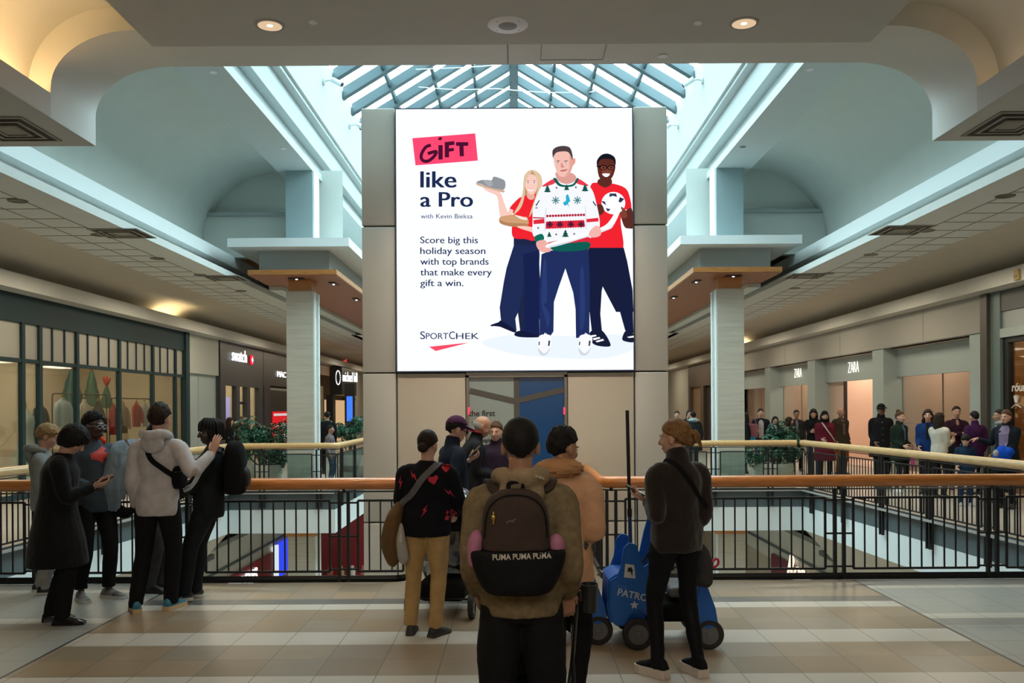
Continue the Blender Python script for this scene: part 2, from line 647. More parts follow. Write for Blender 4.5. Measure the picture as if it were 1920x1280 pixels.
for s in (-1, 1):
    mb.add([(s * XF, YF, ZS), (s * 14, YF, ZS), (s * 14, YF, 9.45), (s * XF, YF, 9.45)], [(0, 1, 2, 3)])
struct(mb, 'wall_header', PLASTER)
for s, nm in ((-1, 'left'), (1, 'right')):
    a, b = sorted((s * (XF + 0.004), s * 14))
    mb = MB()
    mb.box(a, b, -10, YF - 0.002, ZS, ZS + 0.1)
    c, d = sorted((s * XF, s * (XF + 0.04)))
    mb.box(c, d, -10, Y2, ZS + 0.002, 4.73)
    struct(mb, 'ceiling_side_' + nm, PLASTER2)
    mb = MB()
    a, b = sorted((s * 12, s * 12.2))
    mb.box(a, b, -10, YF, 0, ZS)
    struct(mb, 'wall_near_' + nm, BEIGE)
    area_light('cove_lamp', (s * (XF + 0.13), -0.9, 4.66), 0.1, 170 if s < 0 else 16, (1.0, 0.60, 0.24), (PI, 0, 0), 18.4)
mb = MB()
mb.box(-14, 14, -10.3, -10, 0, 9.4)
struct(mb, 'wall_front', BEIGE)
# access panel and joints on the header soffit
mb = MB()
for x0, x1, y0, y1 in ((-0.062, -0.052, 8.3, 9.3), (0.27, 0.276, 8.55, 9.2), (0.90, 0.906, 8.55, 9.2), (0.27, 0.906, 9.196, 9.2), (0.27, 0.906, 8.55, 8.555)):
    mb.box(x0, x1, y0, y1, ZH - 0.004, ZH + 0.002)
struct(mb, 'trim_%d' % n_trim, mat('joint_grey', (0.2, 0.2, 0.2), 0.8))
n_trim += 1

# atrium ceilings --------------------------------------------------
TILE = mat('ceiling_tile', (0.50, 0.46, 0.38), 0.85, var=0.03, scale=4)
for s, nm in ((-1, 'left'), (1, 'right')):
    q = lambda p: [(s * x, z) for x, z in p]
    mb = MB()
    mb.strip(q([(6.5, 4.60), (5.8, 4.60), (5.8, 4.48), (7.3, 4.48)]), YF, 60)
    struct(mb, 'ceiling_aisle_' + nm, PLASTER)
    # tiled strip: joints
    mb = MB()
    for k in range(1, 3):
        x = 5.8 + k * 0.5
        a, b = sorted((s * x, s * (x + 0.012)))
        mb.box(a, b, YF, 60, 4.474, 4.482)
    a, b = sorted((s * 6.3, s * 7.3))
    for k in range(78):
        mb.box(a, b, YF + 0.3 + k * 0.62, YF + 0.312 + k * 0.62, 4.474, 4.482)
    struct(mb, 'trim_%d' % n_trim, mat('tile_joint', (0.26, 0.235, 0.19), 0.8))
    n_trim += 1
    mb = MB()
    mb.strip(q(catmull([(7.3, 4.48), (7.36, 4.54), (7.9, 4.72), (8.8, 4.80), (9.6, 4.70), (10.0, 4.40)], 5)), YF, 60)
    struct(mb, 'ceiling_cove_' + nm, BEIGE, True)
    mb = MB()
    a, b = sorted((s * 9.55, s * 10.0))
    mb.box(a, b, YF, 60, 4.12, 4.20)
    a, b = sorted((s * 9.50, s * 9.56))
    mb.box(a, b, YF, 60, 4.12, 4.42)
    struct(mb, 'trim_%d' % n_trim, PLASTER)
    n_trim += 1
    mb = MB()
    mb.strip(q([(6.5, 4.60), (6.5, 4.97), (6.3, 4.97), (6.3, 5.22), (7.0, 5.22), (7.0, 5.6)]), YF, 60)
    struct(mb, 'trim_%d' % n_trim, WHITE)
    n_trim += 1
    mb = MB()
    mb.strip(q([(7.0, 5.6)] + arc(5.14, 5.6, 1.86, 1.6)[1:] + [(5.14, 6.95)]), YF, 20.6)
    struct(mb, 'ceiling_side_vault_' + nm, VAULT, True)
    # lunette that closes the vault, with its ledge
    mb = MB()
    pts = [(7.0, 5.2), (7.0, 5.6)] + arc(5.14, 5.6, 1.86, 1.6)[1:] + [(3.9, 7.2), (3.9, 5.2)]
    mb.add([(s * x, 20.6, z) for x, z in pts], [list(range(len(pts)))])
    a, b = sorted((s * 4.9, s * 6.98))
    mb.box(a, b, 20.35, 20.6, 5.2, 6.12)
    mb.box(a, b, 20.27, 20.6, 6.12, 6.20, 1)
    struct(mb, 'wall_lunette_' + nm, [VAULT, mat('ledge_grey', (0.33, 0.37, 0.36), 0.7)])
    mb = MB()
    mb.strip(q([(5.14, 6.95), (4.37, 6.95), (4.37, 7.10), (4.62, 7.10), (4.62, 7.55), (4.42, 7.55), (4.42, 8.02), (4.26, 8.02),
                (4.26, 8.10), (4.2, 8.10), (EAVE_X, EAVE_Z)]), YF, SKY1)
    struct(mb, 'trim_%d' % n_trim, mat('plaster_skylight_well', (0.50, 0.55, 0.55), 0.7))
    n_trim += 1
    mb = MB()   # roof deck
    mb.add([(s * EAVE_X, YF, EAVE_Z), (s * 14, YF, EAVE_Z), (s * 14, 60, EAVE_Z), (s * EAVE_X, 60, EAVE_Z)], [(0, 1, 2, 3)])
    mb.add([(s * 14, YF, -5.2), (s * 14, 60, -5.2), (s * 14, 60, EAVE_Z), (s * 14, YF, EAVE_Z)], [(0, 1, 2, 3)])
    mb.add([(s * 14, -10, 0), (s * 14, YF, 0), (s * 14, YF, EAVE_Z), (s * 14, -10, EAVE_Z)], [(0, 1, 2, 3)])
    struct(mb, 'wall_outer_' + nm, BEIGE)
mb = MB()
mb.add([(-EAVE_X, YF, EAVE_Z), (EAVE_X, YF, EAVE_Z), (EAVE_X, SKY0, EAVE_Z), (-EAVE_X, SKY0, EAVE_Z)], [(0, 1, 2, 3)])
mb.add([(-EAVE_X, SKY1, EAVE_Z), (EAVE_X, SKY1, EAVE_Z), (EAVE_X, 60, EAVE_Z), (-EAVE_X, 60, EAVE_Z)], [(0, 1, 2, 3)])
mb.add([(-14, -10, EAVE_Z), (14, -10, EAVE_Z), (14, YF, EAVE_Z), (-14, YF, EAVE_Z)], [(0, 1, 2, 3)])
for y in (SKY0, SKY1):
    mb.add([(-EAVE_X, y, EAVE_Z), (EAVE_X, y, EAVE_Z), (0, y, RIDGE_Z)], [(0, 1, 2)])
mb.add([(-5.2, SKY1, 4.4), (5.2, SKY1, 4.4), (5.2, SKY1, EAVE_Z), (-5.2, SKY1, EAVE_Z)], [(0, 1, 2, 3)])
mb.add([(-6, SKY1, 4.48), (6, SKY1, 4.48), (6, 60, 4.48), (-6, 60, 4.48)], [(0, 1, 2, 3)])
struct(mb, 'ceiling_roof', PLASTER)

# skylight -----------------------------------------------------------
STEEL = mat('skylight_steel_teal', (0.045, 0.085, 0.10), 0.5)
sky = thing('window_1', 'gabled glass skylight with dark steel rafters over the atrium', 'skylight')
sky['kind'] = 'structure'
for s in (-1, 1):
    mb = MB()
    mb.add([(s * EAVE_X, SKY0, EAVE_Z + 0.09), (0, SKY0, RIDGE_Z + 0.09), (0, SKY1, RIDGE_Z + 0.09), (s * EAVE_X, SKY1, EAVE_Z + 0.09)], [(0, 1, 2, 3)])
    mb.build('glass', glass_mat('skylight_glass', (0.95, 0.99, 1.0)), sky)
slope = (RIDGE_Z - EAVE_Z) / EAVE_X
def raft(s, y):
    mb = MB()
    w, d = 0.10, 0.255
    x0, x1 = s * EAVE_X, s * 0.06
    zb = lambda x: RIDGE_Z - abs(x) * slope
    vs = []
    for x in (x0, x1):
        for yy in (y - w, y + w):
            for dz in (0.08 - d, 0.08):
                vs.append((x, yy, zb(x) + dz))
    mb.add(vs, [(0, 1, 3, 2), (4, 6, 7, 5), (0, 4, 5, 1), (2, 3, 7, 6), (0, 2, 6, 4), (1, 5, 7, 3)])
    return mb
ny = int((SKY1 - SKY0) / 1.17)
for k in range(ny + 1):
    for s in (-1, 1):
        raft(s, SKY0 + 0.1 + k * 1.17).build('rafter', STEEL, sky)
for s in (-1, 1):
    for x in (1.12, 2.12, 3.13):
        mb = MB()
        z = RIDGE_Z - x * slope
        mb.box(s * x - 0.035, s * x + 0.035, SKY0, SKY1, z - 0.10, z + 0.04)
        mb.build('purlin', STEEL, sky)
mb = MB()
mb.box(-0.13, 0.13, SKY0, SKY1, RIDGE_Z - 0.22, RIDGE_Z + 0.12)
mb.build('ridge_beam', STEEL, sky)
# ================================================================== LIFT TOWER AND SCREEN
PANEL = mat('tower_panel', (0.52, 0.45, 0.36), 0.45, metal=0.0, var=0.02, scale=2)
PANELM = mat('tower_panel_metal', (0.50, 0.47, 0.42), 0.40, metal=0.15)
tw = thing('elevator_tower', 'beige metal panelled lift tower standing in the atrium and carrying the bright screen', 'tower', (0, YT, 0))
TY = 0.0
xl = [-1.94, -1.503, 1.503, 1.94]
zb = [-5.2, 0.345, 2.235, 4.09, 5.58]
mb = MB()
mb.box(-1.92, 1.92, 0.03, 3.0, -5.2, 5.56)
mb.build('core', mat('tower_core', (0.10, 0.095, 0.09), 0.6), tw)
g = 0.008
for i, (a, b) in enumerate(((-1.94, -1.503), (1.503, 1.94))):
    for j in range(4):
        mb = MB()
        top = zb[j + 1] - g if j < 3 else zb[j + 1]
        mb.rbox(((a + b) / 2, 0.0, (zb[j] + g + top) / 2), (b - a - 2 * g, 0.07, top - zb[j] - g), 0.012)
        mb.build('side_panel', PANELM, tw, True)
DX0, DX1, DTOP = -0.625, 0.65, 2.20
for a, b in ((-1.503, DX0), (DX1, 1.503)):
    for z0, z1 in ((-0.33, 0.345), (0.345, 2.235)) if True else ():
        mb = MB()
        mb.rbox(((a + b) / 2, 0.0, (z0 + z1) / 2), (b - a - 2 * g, 0.066, z1 - z0 - 2 * g), 0.012)
        mb.build('wall_panel', PANEL, tw, True)
mb = MB()
mb.rbox((0, 0, -2.8), (3.0, 0.066, 4.9), 0.012)
mb.build('lower_panel', PANEL, tw, True)
FR = mat('lift_frame_steel', (0.22, 0.19, 0.16), 0.4, metal=0.6)
mb = MB()
mb.box(DX0, DX0 + 0.035, -0.05, 0.05, 0, DTOP)
mb.box(DX1 - 0.035, DX1, -0.05, 0.05, 0, DTOP)
mb.box(DX0, DX1, -0.05, 0.05, DTOP - 0.03, DTOP + 0.035)
mb.build('door_frame', FR, tw)
xm = 0.012
GRYD = mat('lift_door_grey', (0.30, 0.35, 0.33), 0.25)
BLUD = mat('lift_door_blue', (0.004, 0.060, 0.20), 0.25)
dl = MB().box(DX0 + 0.035, xm - 0.002, -0.005, 0.02, 0, DTOP - 0.03).build('door', GRYD, tw)
dr = MB().box(xm + 0.002, DX1 - 0.035, -0.005, 0.02, 0, DTOP - 0.03).build('door', BLUD, tw)
dl['label'] = 'pale grey lift door leaf with dark lettering'
dr['label'] = 'blue lift door leaf'
GP = mat('lift_graphic_brown', (0.085, 0.075, 0.065), 0.4)
def bar2(mb, p, q, w, y0, y1):
    p, q = Vector((p[0], 0, p[1])), Vector((q[0], 0, q[1]))
    d = (q - p).normalized()
    nrm = Vector((-d.z, 0, d.x)) * w / 2
    mb.prism([((p + nrm).x, (p + nrm).z), ((q + nrm).x, (q + nrm).z), ((q - nrm).x, (q - nrm).z), ((p - nrm).x, (p - nrm).z)], y0, y1, axis='y')
pz = lambda px, py: (at(px, py, YT).x, at(px, py, YT).z)
mb = MB()
bar2(mb, pz(881, 732), pz(966, 752), 0.07, -0.012, -0.006)
bar2(mb, (xm, DTOP - 0.03), (xm, 0), 0.07, -0.0125, -0.0065)
mb.build('graphic_bars', GP, dl)
mb = MB()
bar2(mb, pz(966, 752), pz(1058, 730), 0.07, -0.012, -0.006)
mb.build('graphic_bars', GP, dr)
mb = MB()
for s_, px, py, sz in (('the first', 879, 780, 0.105), ('r', 884, 797, 0.105), ('inspir', 898, 829, 0.075)):
    p = at(px, py, YT)
    add_text(mb, s_, Matrix.Translation((p.x, -0.008, p.z)) @ Matrix.Rotation(R(90), 4, 'X'), sz, bold=0.002)
mb.build('lettering', mat('lift_letter_black', (0.015, 0.015, 0.015), 0.5), dl)
RED = emat('indicator_red', (1.0, 0.03, 0.06), 2.5)
for px in (879.5, 1057.5):
    p = at(px, 770, YT)
    MB().cbox((p.x, -0.055, p.z), (0.018, 0.012, 0.09)).build('indicator_light', RED, tw)

# the big screen: its picture is flat and lies on the display's face
YS = YT - 0.10
scr = thing('led_screen', 'huge bright LED advertising screen with three people on the lift tower', 'screen', (0, YT, 0))
p0, p1 = at(748, 695, YS), at(1186, 209, YS)
SX0, SX1, SZ0, SZ1 = -1.485, 1.485, 2.255, 5.545
MB().box(SX0 - 0.015, SX1 + 0.015, YS - YT + 0.002, -0.034, SZ0 - 0.015, SZ1 + 0.015).build('frame', mat('screen_frame', (0.03, 0.05, 0.09), 0.4), scr)
ES = 1.12
EM = []
def em(h, k=1.0):
    nm = 'led_' + h
    m = emat(nm, hx(h), ES * k)
    if m not in EM:
        EM.append(m)
    return EM.index(m)
em('f2f8ff')
dsp = MB()
dsp.add([(SX0, 0, SZ0), (SX1, 0, SZ0), (SX1, 0, SZ1), (SX0, 0, SZ1)], [(0, 1, 2, 3)], 0)
layer = [0]
def S2(px, py):
    p = at(px, py, YS)
    return (max(SX0, min(SX1, p.x)), max(SZ0, min(SZ1, p.z)))
def shape(h, pts, zoom=None, smooth=True):
    """flat coloured area of the picture, traced as an outline"""
    if zoom == 'A':
        pts = [(880 + x * 0.17186, 260 + y * 0.17186) for x, y in pts]
    elif zoom == 'B':
        pts = [(900 + x * 0.17192, 460 + y * 0.17192) for x, y in pts]
    if smooth:
        c = pts + [pts[0]]
        ext = [pts[-1]] + c + [pts[1]]
        out = []
        for i in range(1, len(ext) - 2):
            q0, q1, q2, q3 = ext[i - 1:i + 3]
            for k in range(4):
                t = k / 4
                out.append(tuple(0.5 * (2 * b + (cc - a) * t + (2 * a - 5 * b + 4 * cc - d) * t * t + (3 * b - a - 3 * cc + d) * t ** 3)
                                 for a, b, cc, d in zip(q0, q1, q2, q3)))
        pts = out
    layer[0] += 1
    y = -0.0004 * layer[0]
    v = [S2(*p) for p in pts]
    dsp.add([(x, y, z) for x, z in v], [list(range(len(v)))], em(h))
def disc(h, cx, cy, rx, ry, zoom=None, n=16):
    shape(h, [(cx + rx * math.cos(2 * PI * k / n), cy + ry * math.sin(2 * PI * k / n)) for k in range(n)], zoom, False)
def words_on(h, s_, px, py, wpx, hpx, bold=0.0, shear=0.0, rot=0.0, space=1.0):
    """one line of lettering: baseline start px,py; width wpx"""
    layer[0] += 1
    tmp = MB()
    w = 0
    for k in ((-1, 1, 0) if bold else (0,)):    # heavier weight: the line set three times a hair apart
        w = max(w, add_text(tmp, s_, Matrix.Translation((k * bold * 0.8, (k == 0) * 0.002, 0)), 1.0, shear=shear, space=space))
    if not tmp.v:
        return
    xmin = min(v[0] for v in tmp.v)
    kx = wpx / max(0.01, (w - xmin))
    ky = hpx / 0.7
    vs = []
    for v in tmp.v:
        x, y = (v[0] - xmin) * kx, v[1] * ky
        c, s2 = math.cos(R(rot)), math.sin(R(rot))
        q = S2(px + x * c - y * s2, py - (x * s2 + y * c))
        vs.append((q[0], -0.0004 * layer[0], q[1]))
    dsp.add(vs, tmp.f, em(h))
# red card with hand-drawn lettering
shape('f5476e', [(773, 259), (891, 250), (896, 301), (779, 310)], smooth=False)
INK = '4a1030'
def stroke(h, pts, w):
    P = [Vector((x, y)) for x, y in pts]
    L_, R_ = [], []
    for i, p in enumerate(P):
        d = (P[min(i + 1, len(P) - 1)] - P[max(i - 1, 0)]).normalized()
        nn = Vector((-d.y, d.x)) * w / 2
        L_.append(tuple(p + nn))
        R_.append(tuple(p - nn))
    shape(h, L_ + R_[::-1], smooth=False)
stroke(INK, catmull([(808, 272), (798, 276), (790, 290), (792, 300), (802, 302), (813, 294), (818, 284), (802, 288)], 5), 6)
stroke(INK, [(826, 272), (826, 299)], 8)
shape(INK, [(825, 256.5), (830, 259), (825.5, 263.5), (820.5, 261)], smooth=False)
stroke(INK, [(838, 268), (838, 295)], 8)
stroke(INK, [(834, 270), (852, 268)], 7)
stroke(INK, [(838, 282), (851, 280)], 6)
stroke(INK, [(855, 270), (878, 270)], 7)
stroke(INK, [(865, 270), (866, 293)], 8)
NAVY = '1c2a4e'
words_on(NAVY, 'like', 788, 351.5, 67, 31, 0.028)
words_on(NAVY, 'a Pro', 788, 387.5, 98, 28, 0.028)
words_on('2a3a60', 'with Kevin Bieksa', 789, 409.5, 97, 8.6, 0.004)
for k, (s_, w) in enumerate((('Score big this', 108), ('holiday season', 122), ('with top brands', 128), ('that make every', 134), ('gift a win.', 81))):
    words_on(NAVY, s_, 788, 456 + k * 20.1, w, 12.6, 0.014)
words_on('22305a', 'S', 788, 635.5, 9, 14.5, 0.010)
words_on('22305a', 'PORT', 798.5, 635.5, 42, 11.5, 0.010)
words_on('22305a', 'C', 842, 635.5, 11, 14.5, 0.010)
words_on('22305a', 'HEK', 855, 635.5, 43, 11.5, 0.010)
shape('f04a62', [(804.5, 650), (880, 642), (817, 658)], smooth=False)
# soft floor shade in the picture
shape('e3ecf8', [(905, 640), (960, 628), (1060, 630), (1180, 628), (1186, 655), (1120, 672), (1000, 668), (930, 655)])
# man on the right: shirt, arms, head
SKD, SKD2, RD = '5a2a22', '7a3d30', 'e8232f'
shape('171d38', [(1300, 1190), (1680, 1190), (1720, 1330), (1780, 1650), (1790, 1890), (1600, 1890), (1300, 1320)], 'A', False)
shape(RD, [(1320, 520), (1400, 480), (1560, 490), (1700, 540), (1750, 640), (1765, 770), (1690, 780), (1650, 900), (1680, 1190), (1560, 1220), (1290, 1200), (1300, 800)], 'A')
shape(SKD, [(1770, 760), (1690, 790), (1640, 740), (1650, 840), (1690, 960), (1740, 980), (1790, 960)], 'A')
shape(SKD, [(1400, 490), (1420, 440), (1540, 440), (1550, 495), (1480, 535)], 'A')
shape(SKD, [(1395, 300), (1420, 220), (1500, 200), (1580, 240), (1590, 330), (1560, 420), (1510, 470), (1470, 475), (1415, 420)], 'A')
shape('14161f', [(1395, 300), (1392, 240), (1440, 180), (1510, 165), (1580, 200), (1597, 260), (1585, 300), (1570, 240), (1500, 222), (1425, 235)], 'A')
shape(SKD2, [(1450, 340), (1500, 330), (1550, 340), (1545, 380), (1500, 400), (1450, 385)], 'A')
for cx in (1460, 1545):
    disc('0c0c10', cx, 318, 42, 30, 'A')
    disc(SKD2, cx, 320, 32, 21, 'A')
    disc('0c0c10', cx + 2, 320, 10, 9, 'A')
shape('0c0c10', [(1390, 295), (1425, 300), (1425, 315), (1388, 312)], 'A', False)
shape('ffffff', [(1450, 385), (1530, 385), (1515, 412), (1490, 420), (1465, 410)], 'A')
disc('f5f7fa', 1570, 705, 130, 122, 'A', 24)
for pts in ([(1530, 600), (1600, 600), (1610, 640), (1565, 625), (1525, 640)], [(1640, 640), (1690, 660), (1650, 700), (1625, 690)], [(1440, 680), (1480, 690), (1490, 730), (1450, 700)], [(1485, 760), (1540, 770), (1510, 800)], [(1580, 790), (1650, 770), (1610, 810)]):
    shape('2c3350', pts, 'A', False)
shape(SKD, [(1370, 740), (1440, 720), (1470, 790), (1440, 830), (1390, 840)], 'A')
shape(SKD2, [(1640, 735), (1700, 780), (1720, 850), (1680, 870), (1640, 830), (1665, 790)], 'A')
# woman on the left
SKL, SKL2, HR, HR2 = 'f0c4b8', 'e0a898', 'd9bd9a', 'b8966c'
shape('1d2544', [(485, 1080), (740, 1080), (740, 1300), (730, 1560), (640, 1990), (620, 2150), (560, 2150), (480, 1480)], 'A', False)
shape(HR2, [(590, 470), (610, 390), (680, 345), (760, 380), (795, 470), (780, 560), (740, 700), (640, 900), (480, 830), (560, 700), (590, 560)], 'A')
shape(RD, [(560, 640), (640, 620), (740, 640), (740, 1080), (600, 1095), (480, 1080), (465, 960), (500, 850), (440, 770), (500, 690)], 'A')
shape(SKL, [(440, 770), (480, 790), (440, 860), (400, 900), (340, 860), (320, 740), (300, 630), (200, 580), (150, 535), (200, 525), (290, 560), (345, 600), (380, 700), (420, 800)], 'A')
shape(SKL2, [(640, 560), (700, 560), (710, 650), (670, 670), (630, 640)], 'A')
shape(SKL, [(610, 430), (650, 390), (720, 410), (745, 480), (735, 560), (690, 610), (650, 600), (610, 530)], 'A')
shape(HR, [(590, 470), (610, 390), (690, 347), (640, 420), (608, 520), (600, 640), (560, 760), (480, 830), (555, 690), (585, 560)], 'A')
shape(HR, [(690, 347), (770, 390), (795, 480), (770, 600), (710, 760), (650, 860), (700, 700), (745, 560), (740, 450)], 'A')
for cx in (640, 708):
    disc('ffffff', cx, 482, 16, 8, 'A', 10)
    disc('3a4660', cx, 482, 8, 8, 'A', 10)
shape('b07a6a', [(622, 462), (655, 458), (655, 464), (622, 468)], 'A', False)
shape('b07a6a', [(692, 458), (728, 464), (726, 470), (692, 465)], 'A', False)
shape('ffffff', [(635, 550), (670, 560), (705, 552), (672, 578)], 'A')
shape('c87a78', [(630, 545), (670, 556), (710, 546), (672, 562)], 'A')
shape('8b9096', [(78, 480), (140, 455), (240, 460), (265, 420), (330, 435), (390, 470), (375, 560), (240, 540), (130, 500)], 'A')
shape('a0a5ab', [(160, 460), (240, 462), (250, 520), (200, 515)], 'A')
shape('c8a890', [(78, 485), (150, 510), (260, 545), (375, 565), (370, 592), (250, 560), (140, 530), (85, 510)], 'A')
shape('c99a72', [(335, 860), (420, 840), (500, 830), (560, 860), (630, 860), (635, 950), (480, 955), (340, 920)], 'A')
shape('b07e58', [(330, 890), (420, 920), (620, 930), (630, 955), (480, 965), (350, 935)], 'A')
shape('ece0d4', [(500, 838), (620, 868), (625, 890), (560, 880)], 'A')
shape(SKL, [(520, 960), (640, 960), (740, 990), (740, 1040), (640, 1010), (560, 985)], 'A')
# trousers and shoes of the two outer people
shape('1e2a52', [(370, 0), (640, 0), (650, 100), (640, 400), (650, 990), (520, 1000), (490, 700), (480, 400), (430, 700), (385, 800), (400, 930), (350, 945), (230, 830), (215, 680), (260, 400), (290, 250)], 'B', False)
shape('16204a', [(470, 100), (640, 60), (660, 500), (640, 995), (480, 990), (485, 700), (480, 380)], 'B', False)
shape('141a38', [(117, 870), (200, 840), (240, 825), (390, 930), (370, 950), (240, 900), (140, 890)], 'B')
shape('ffffff', [(120, 885), (220, 890), (330, 945), (300, 950), (200, 915)], 'B')
shape('141a38', [(372, 970), (450, 930), (640, 990), (600, 1005), (430, 1000)], 'B')
shape('161c3a', [(1185, 30), (1565, 30), (1600, 170), (1660, 540), (1670, 960), (1580, 930), (1500, 640), (1380, 240), (1325, 500), (1310, 750), (1330, 960), (1220, 970), (1190, 700)], 'B', False)
shape('171c34', [(1180, 1000), (1225, 925), (1330, 930), (1415, 1060), (1400, 1105), (1250, 1085)], 'B')
shape('f4f6fa', [(1195, 985), (1260, 975), (1270, 990), (1205, 1005)], 'B', False)
shape('f4f6fa', [(1225, 1015), (1300, 1000), (1310, 1015), (1240, 1035)], 'B', False)
shape('f4f6fa', [(1255, 1045), (1340, 1020), (1350, 1038), (1275, 1058)], 'B', False)
shape('171c34', [(1548, 1010), (1590, 930), (1675, 970), (1675, 1055), (1570, 1045)], 'B')
shape('f4f6fa', [(1600, 1000), (1675, 985), (1675, 1005), (1620, 1010)], 'B', False)
# man in the middle
shape('1f2d5c', [(770, 60), (1180, 20), (1195, 400), (1190, 1010), (1045, 1010), (1040, 700), (1015, 520), (930, 255), (860, 450), (805, 620), (800, 940), (770, 985), (650, 990), (645, 500), (670, 100)], 'B', False)
shape('27396c', [(690, 200), (720, 190), (730, 600), (690, 640), (760, 760), (740, 900), (700, 760), (670, 620)], 'B')
shape('27396c', [(1090, 300), (1130, 300), (1140, 800), (1090, 900)], 'B')
for dx in (0, 440):
    shape('eef0f4', [(650 + dx, 985), (770 + dx, 985), (775 + dx, 1100), (720 + dx, 1190), (660 + dx, 1185), (630 + dx, 1100)], 'B')
    shape('c9ced8', [(632 + dx, 1120), (700 + dx, 1180), (770 + dx, 1110), (720 + dx, 1195), (655 + dx, 1190)], 'B')
    shape('3a3f50', [(745 + dx, 1040), (765 + dx, 1040), (758 + dx, 1095), (740 + dx, 1100)], 'B', False)
    shape('3a3f50', [(640 + dx, 1050), (652 + dx, 1050), (648 + dx, 1090), (636 + dx, 1088)], 'B', False)
    stroke('ffffff', [(900 + (700 + dx) * 0.1719, 628), (900 + (705 + dx) * 0.1719, 625), (900 + (725 + dx) * 0.1719, 626.5), (900 + (735 + dx) * 0.1719, 634)], 1.6)
shape('eceef2', [(920, 450), (1050, 500), (1180, 440), (1320, 540), (1380, 700), (1420, 960), (1320, 1090), (1270, 1140), (1000, 1200), (840, 1130), (820, 1050), (700, 1070), (690, 900), (700, 740), (790, 520)], 'A')
shape('e23a4a', [(790, 525), (920, 445), (935, 490), (860, 520)], 'A')
shape('e23a4a', [(1180, 440), (1300, 520), (1230, 515), (1165, 490)], 'A')
shape('0f5a50', [(915, 445), (945, 440), (990, 500), (1060, 515), (1130, 500), (1170, 440), (1190, 450), (1140, 520), (1060, 535), (970, 520)], 'A')
# knit bands
shape('d8283c', [(835, 905), (1250, 890), (1262, 980), (828, 1000)], 'A', False)
for k in range(14):
    disc('b01f38', 850 + k * 30.5, 850 - k * 0.9, 15, 15, 'A', 8)
for k in range(16):
    disc('eceef2', 842 + k * 27.5, 902 - k, 15, 12, 'A', 8)
    disc('eceef2', 842 + k * 27.5, 1000 - k * 1.2, 15, 12, 'A', 8)
for k, cx in enumerate((875, 985, 1105, 1215)):
    for a in range(4):
        c, s_ = math.cos(a * PI / 4), math.sin(a * PI / 4)
        stroke('4a1c34', [(880 + (cx - 38 * c) * 0.17186, 260 + (945 - 36 * s_) * 0.17186), (880 + (cx + 38 * c) * 0.17186, 260 + (945 + 36 * s_) * 0.17186)], 2.2)
for cx in (940, 1175):
    for a in range(4):
        c, s_ = math.cos(a * PI / 4), math.sin(a * PI / 4)
        stroke('3f7f86', [(880 + (cx - 44 * c) * 0.17186, 260 + (685 - 44 * s_) * 0.17186), (880 + (cx + 44 * c) * 0.17186, 260 + (685 + 44 * s_) * 0.17186)], 1.8)
shape('22a8c8', [(1050, 640), (1070, 620), (1085, 650), (1095, 700), (1075, 710), (1085, 760), (1065, 730), (1040, 745), (1020, 710), (1050, 690)], 'A')
def fir(cx, cy, k=1.0):
    shape('145048', [(cx - 6 * k, cy + 38 * k), (cx - 38 * k, cy + 34 * k), (cx - 18 * k, cy + 8 * k), (cx - 28 * k, cy + 6 * k), (cx - 10 * k, cy - 16 * k), (cx - 16 * k, cy - 18 * k), (cx, cy - 42 * k),
                     (cx + 16 * k, cy - 18 * k), (cx + 10 * k, cy - 16 * k), (cx + 28 * k, cy + 6 * k), (cx + 18 * k, cy + 8 * k), (cx + 38 * k, cy + 34 * k), (cx + 6 * k, cy + 38 * k)], 'A', False)
fir(850, 560); fir(1258, 550); fir(1045, 1045); fir(870, 1055, 0.7); fir(1058, 545, 0.8)
for cx, cy in ((948, 550), (1158, 545), (945, 1055), (1140, 1050), (750, 985)):
    disc('5a5a7a', cx, cy, 11, 11, 'A', 6)
for pts in ([(720, 740), (760, 680), (766, 690), (730, 750)], [(705, 770), (745, 760), (740, 775)], [(1345, 690), (1380, 740), (1370, 750), (1340, 705)]):
    shape('20475a', pts, 'A', False)
shape('d8283c', [(698, 900), (815, 885), (818, 935), (700, 945)], 'A', False)
shape('d8283c', [(1270, 890), (1400, 875), (1405, 915), (1275, 925)], 'A', False)
shape('b03048', [(692, 868), (818, 872), (816, 884), (692, 882)], 'A', False)
shape('d5dae4', [(828, 770), (842, 770), (830, 1000), (820, 1040), (818, 900)], 'A', False)
shape('d5dae4', [(1255, 750), (1266, 750), (1276, 1000), (1262, 990)], 'A', False)
shape('d8283c', [(870, 1140), (1270, 1080), (1280, 1150), (900, 1190)], 'A')
shape('0f5a50', [(900, 1180), (1280, 1135), (1285, 1215), (1080, 1240), (920, 1230)], 'A')
shape('0f6a58', [(712, 1080), (790, 1050), (812, 1110), (730, 1140)], 'A')
shape('e8a8a0', [(730, 1140), (810, 1115), (850, 1150), (885, 1200), (880, 1240), (800, 1250), (745, 1210)], 'A')
shape('f2f4f8', [(845, 1165), (1080, 1085), (1420, 985), (1530, 900), (1590, 780), (1560, 740), (1640, 730), (1640, 800), (1570, 950), (1500, 1010), (1200, 1110), (880, 1200)], 'A')
shape('c9d0dc', [(880, 1200), (1200, 1110), (1500, 1010), (1570, 950), (1585, 930), (1500, 1000), (1200, 1100), (870, 1185)], 'A', False)
shape('eab0a8', [(1310, 1020), (1380, 960), (1430, 1010), (1420, 1070), (1350, 1090), (1300, 1070)], 'A')
shape('d59a90', [(945, 440), (950, 380), (1110, 390), (1165, 445), (1130, 490), (1060, 510), (985, 490)], 'A')
shape('e9b8ac', [(915, 240), (925, 170), (1000, 130), (1090, 150), (1125, 230), (1120, 330), (1080, 410), (1030, 432), (975, 420), (940, 350)], 'A')
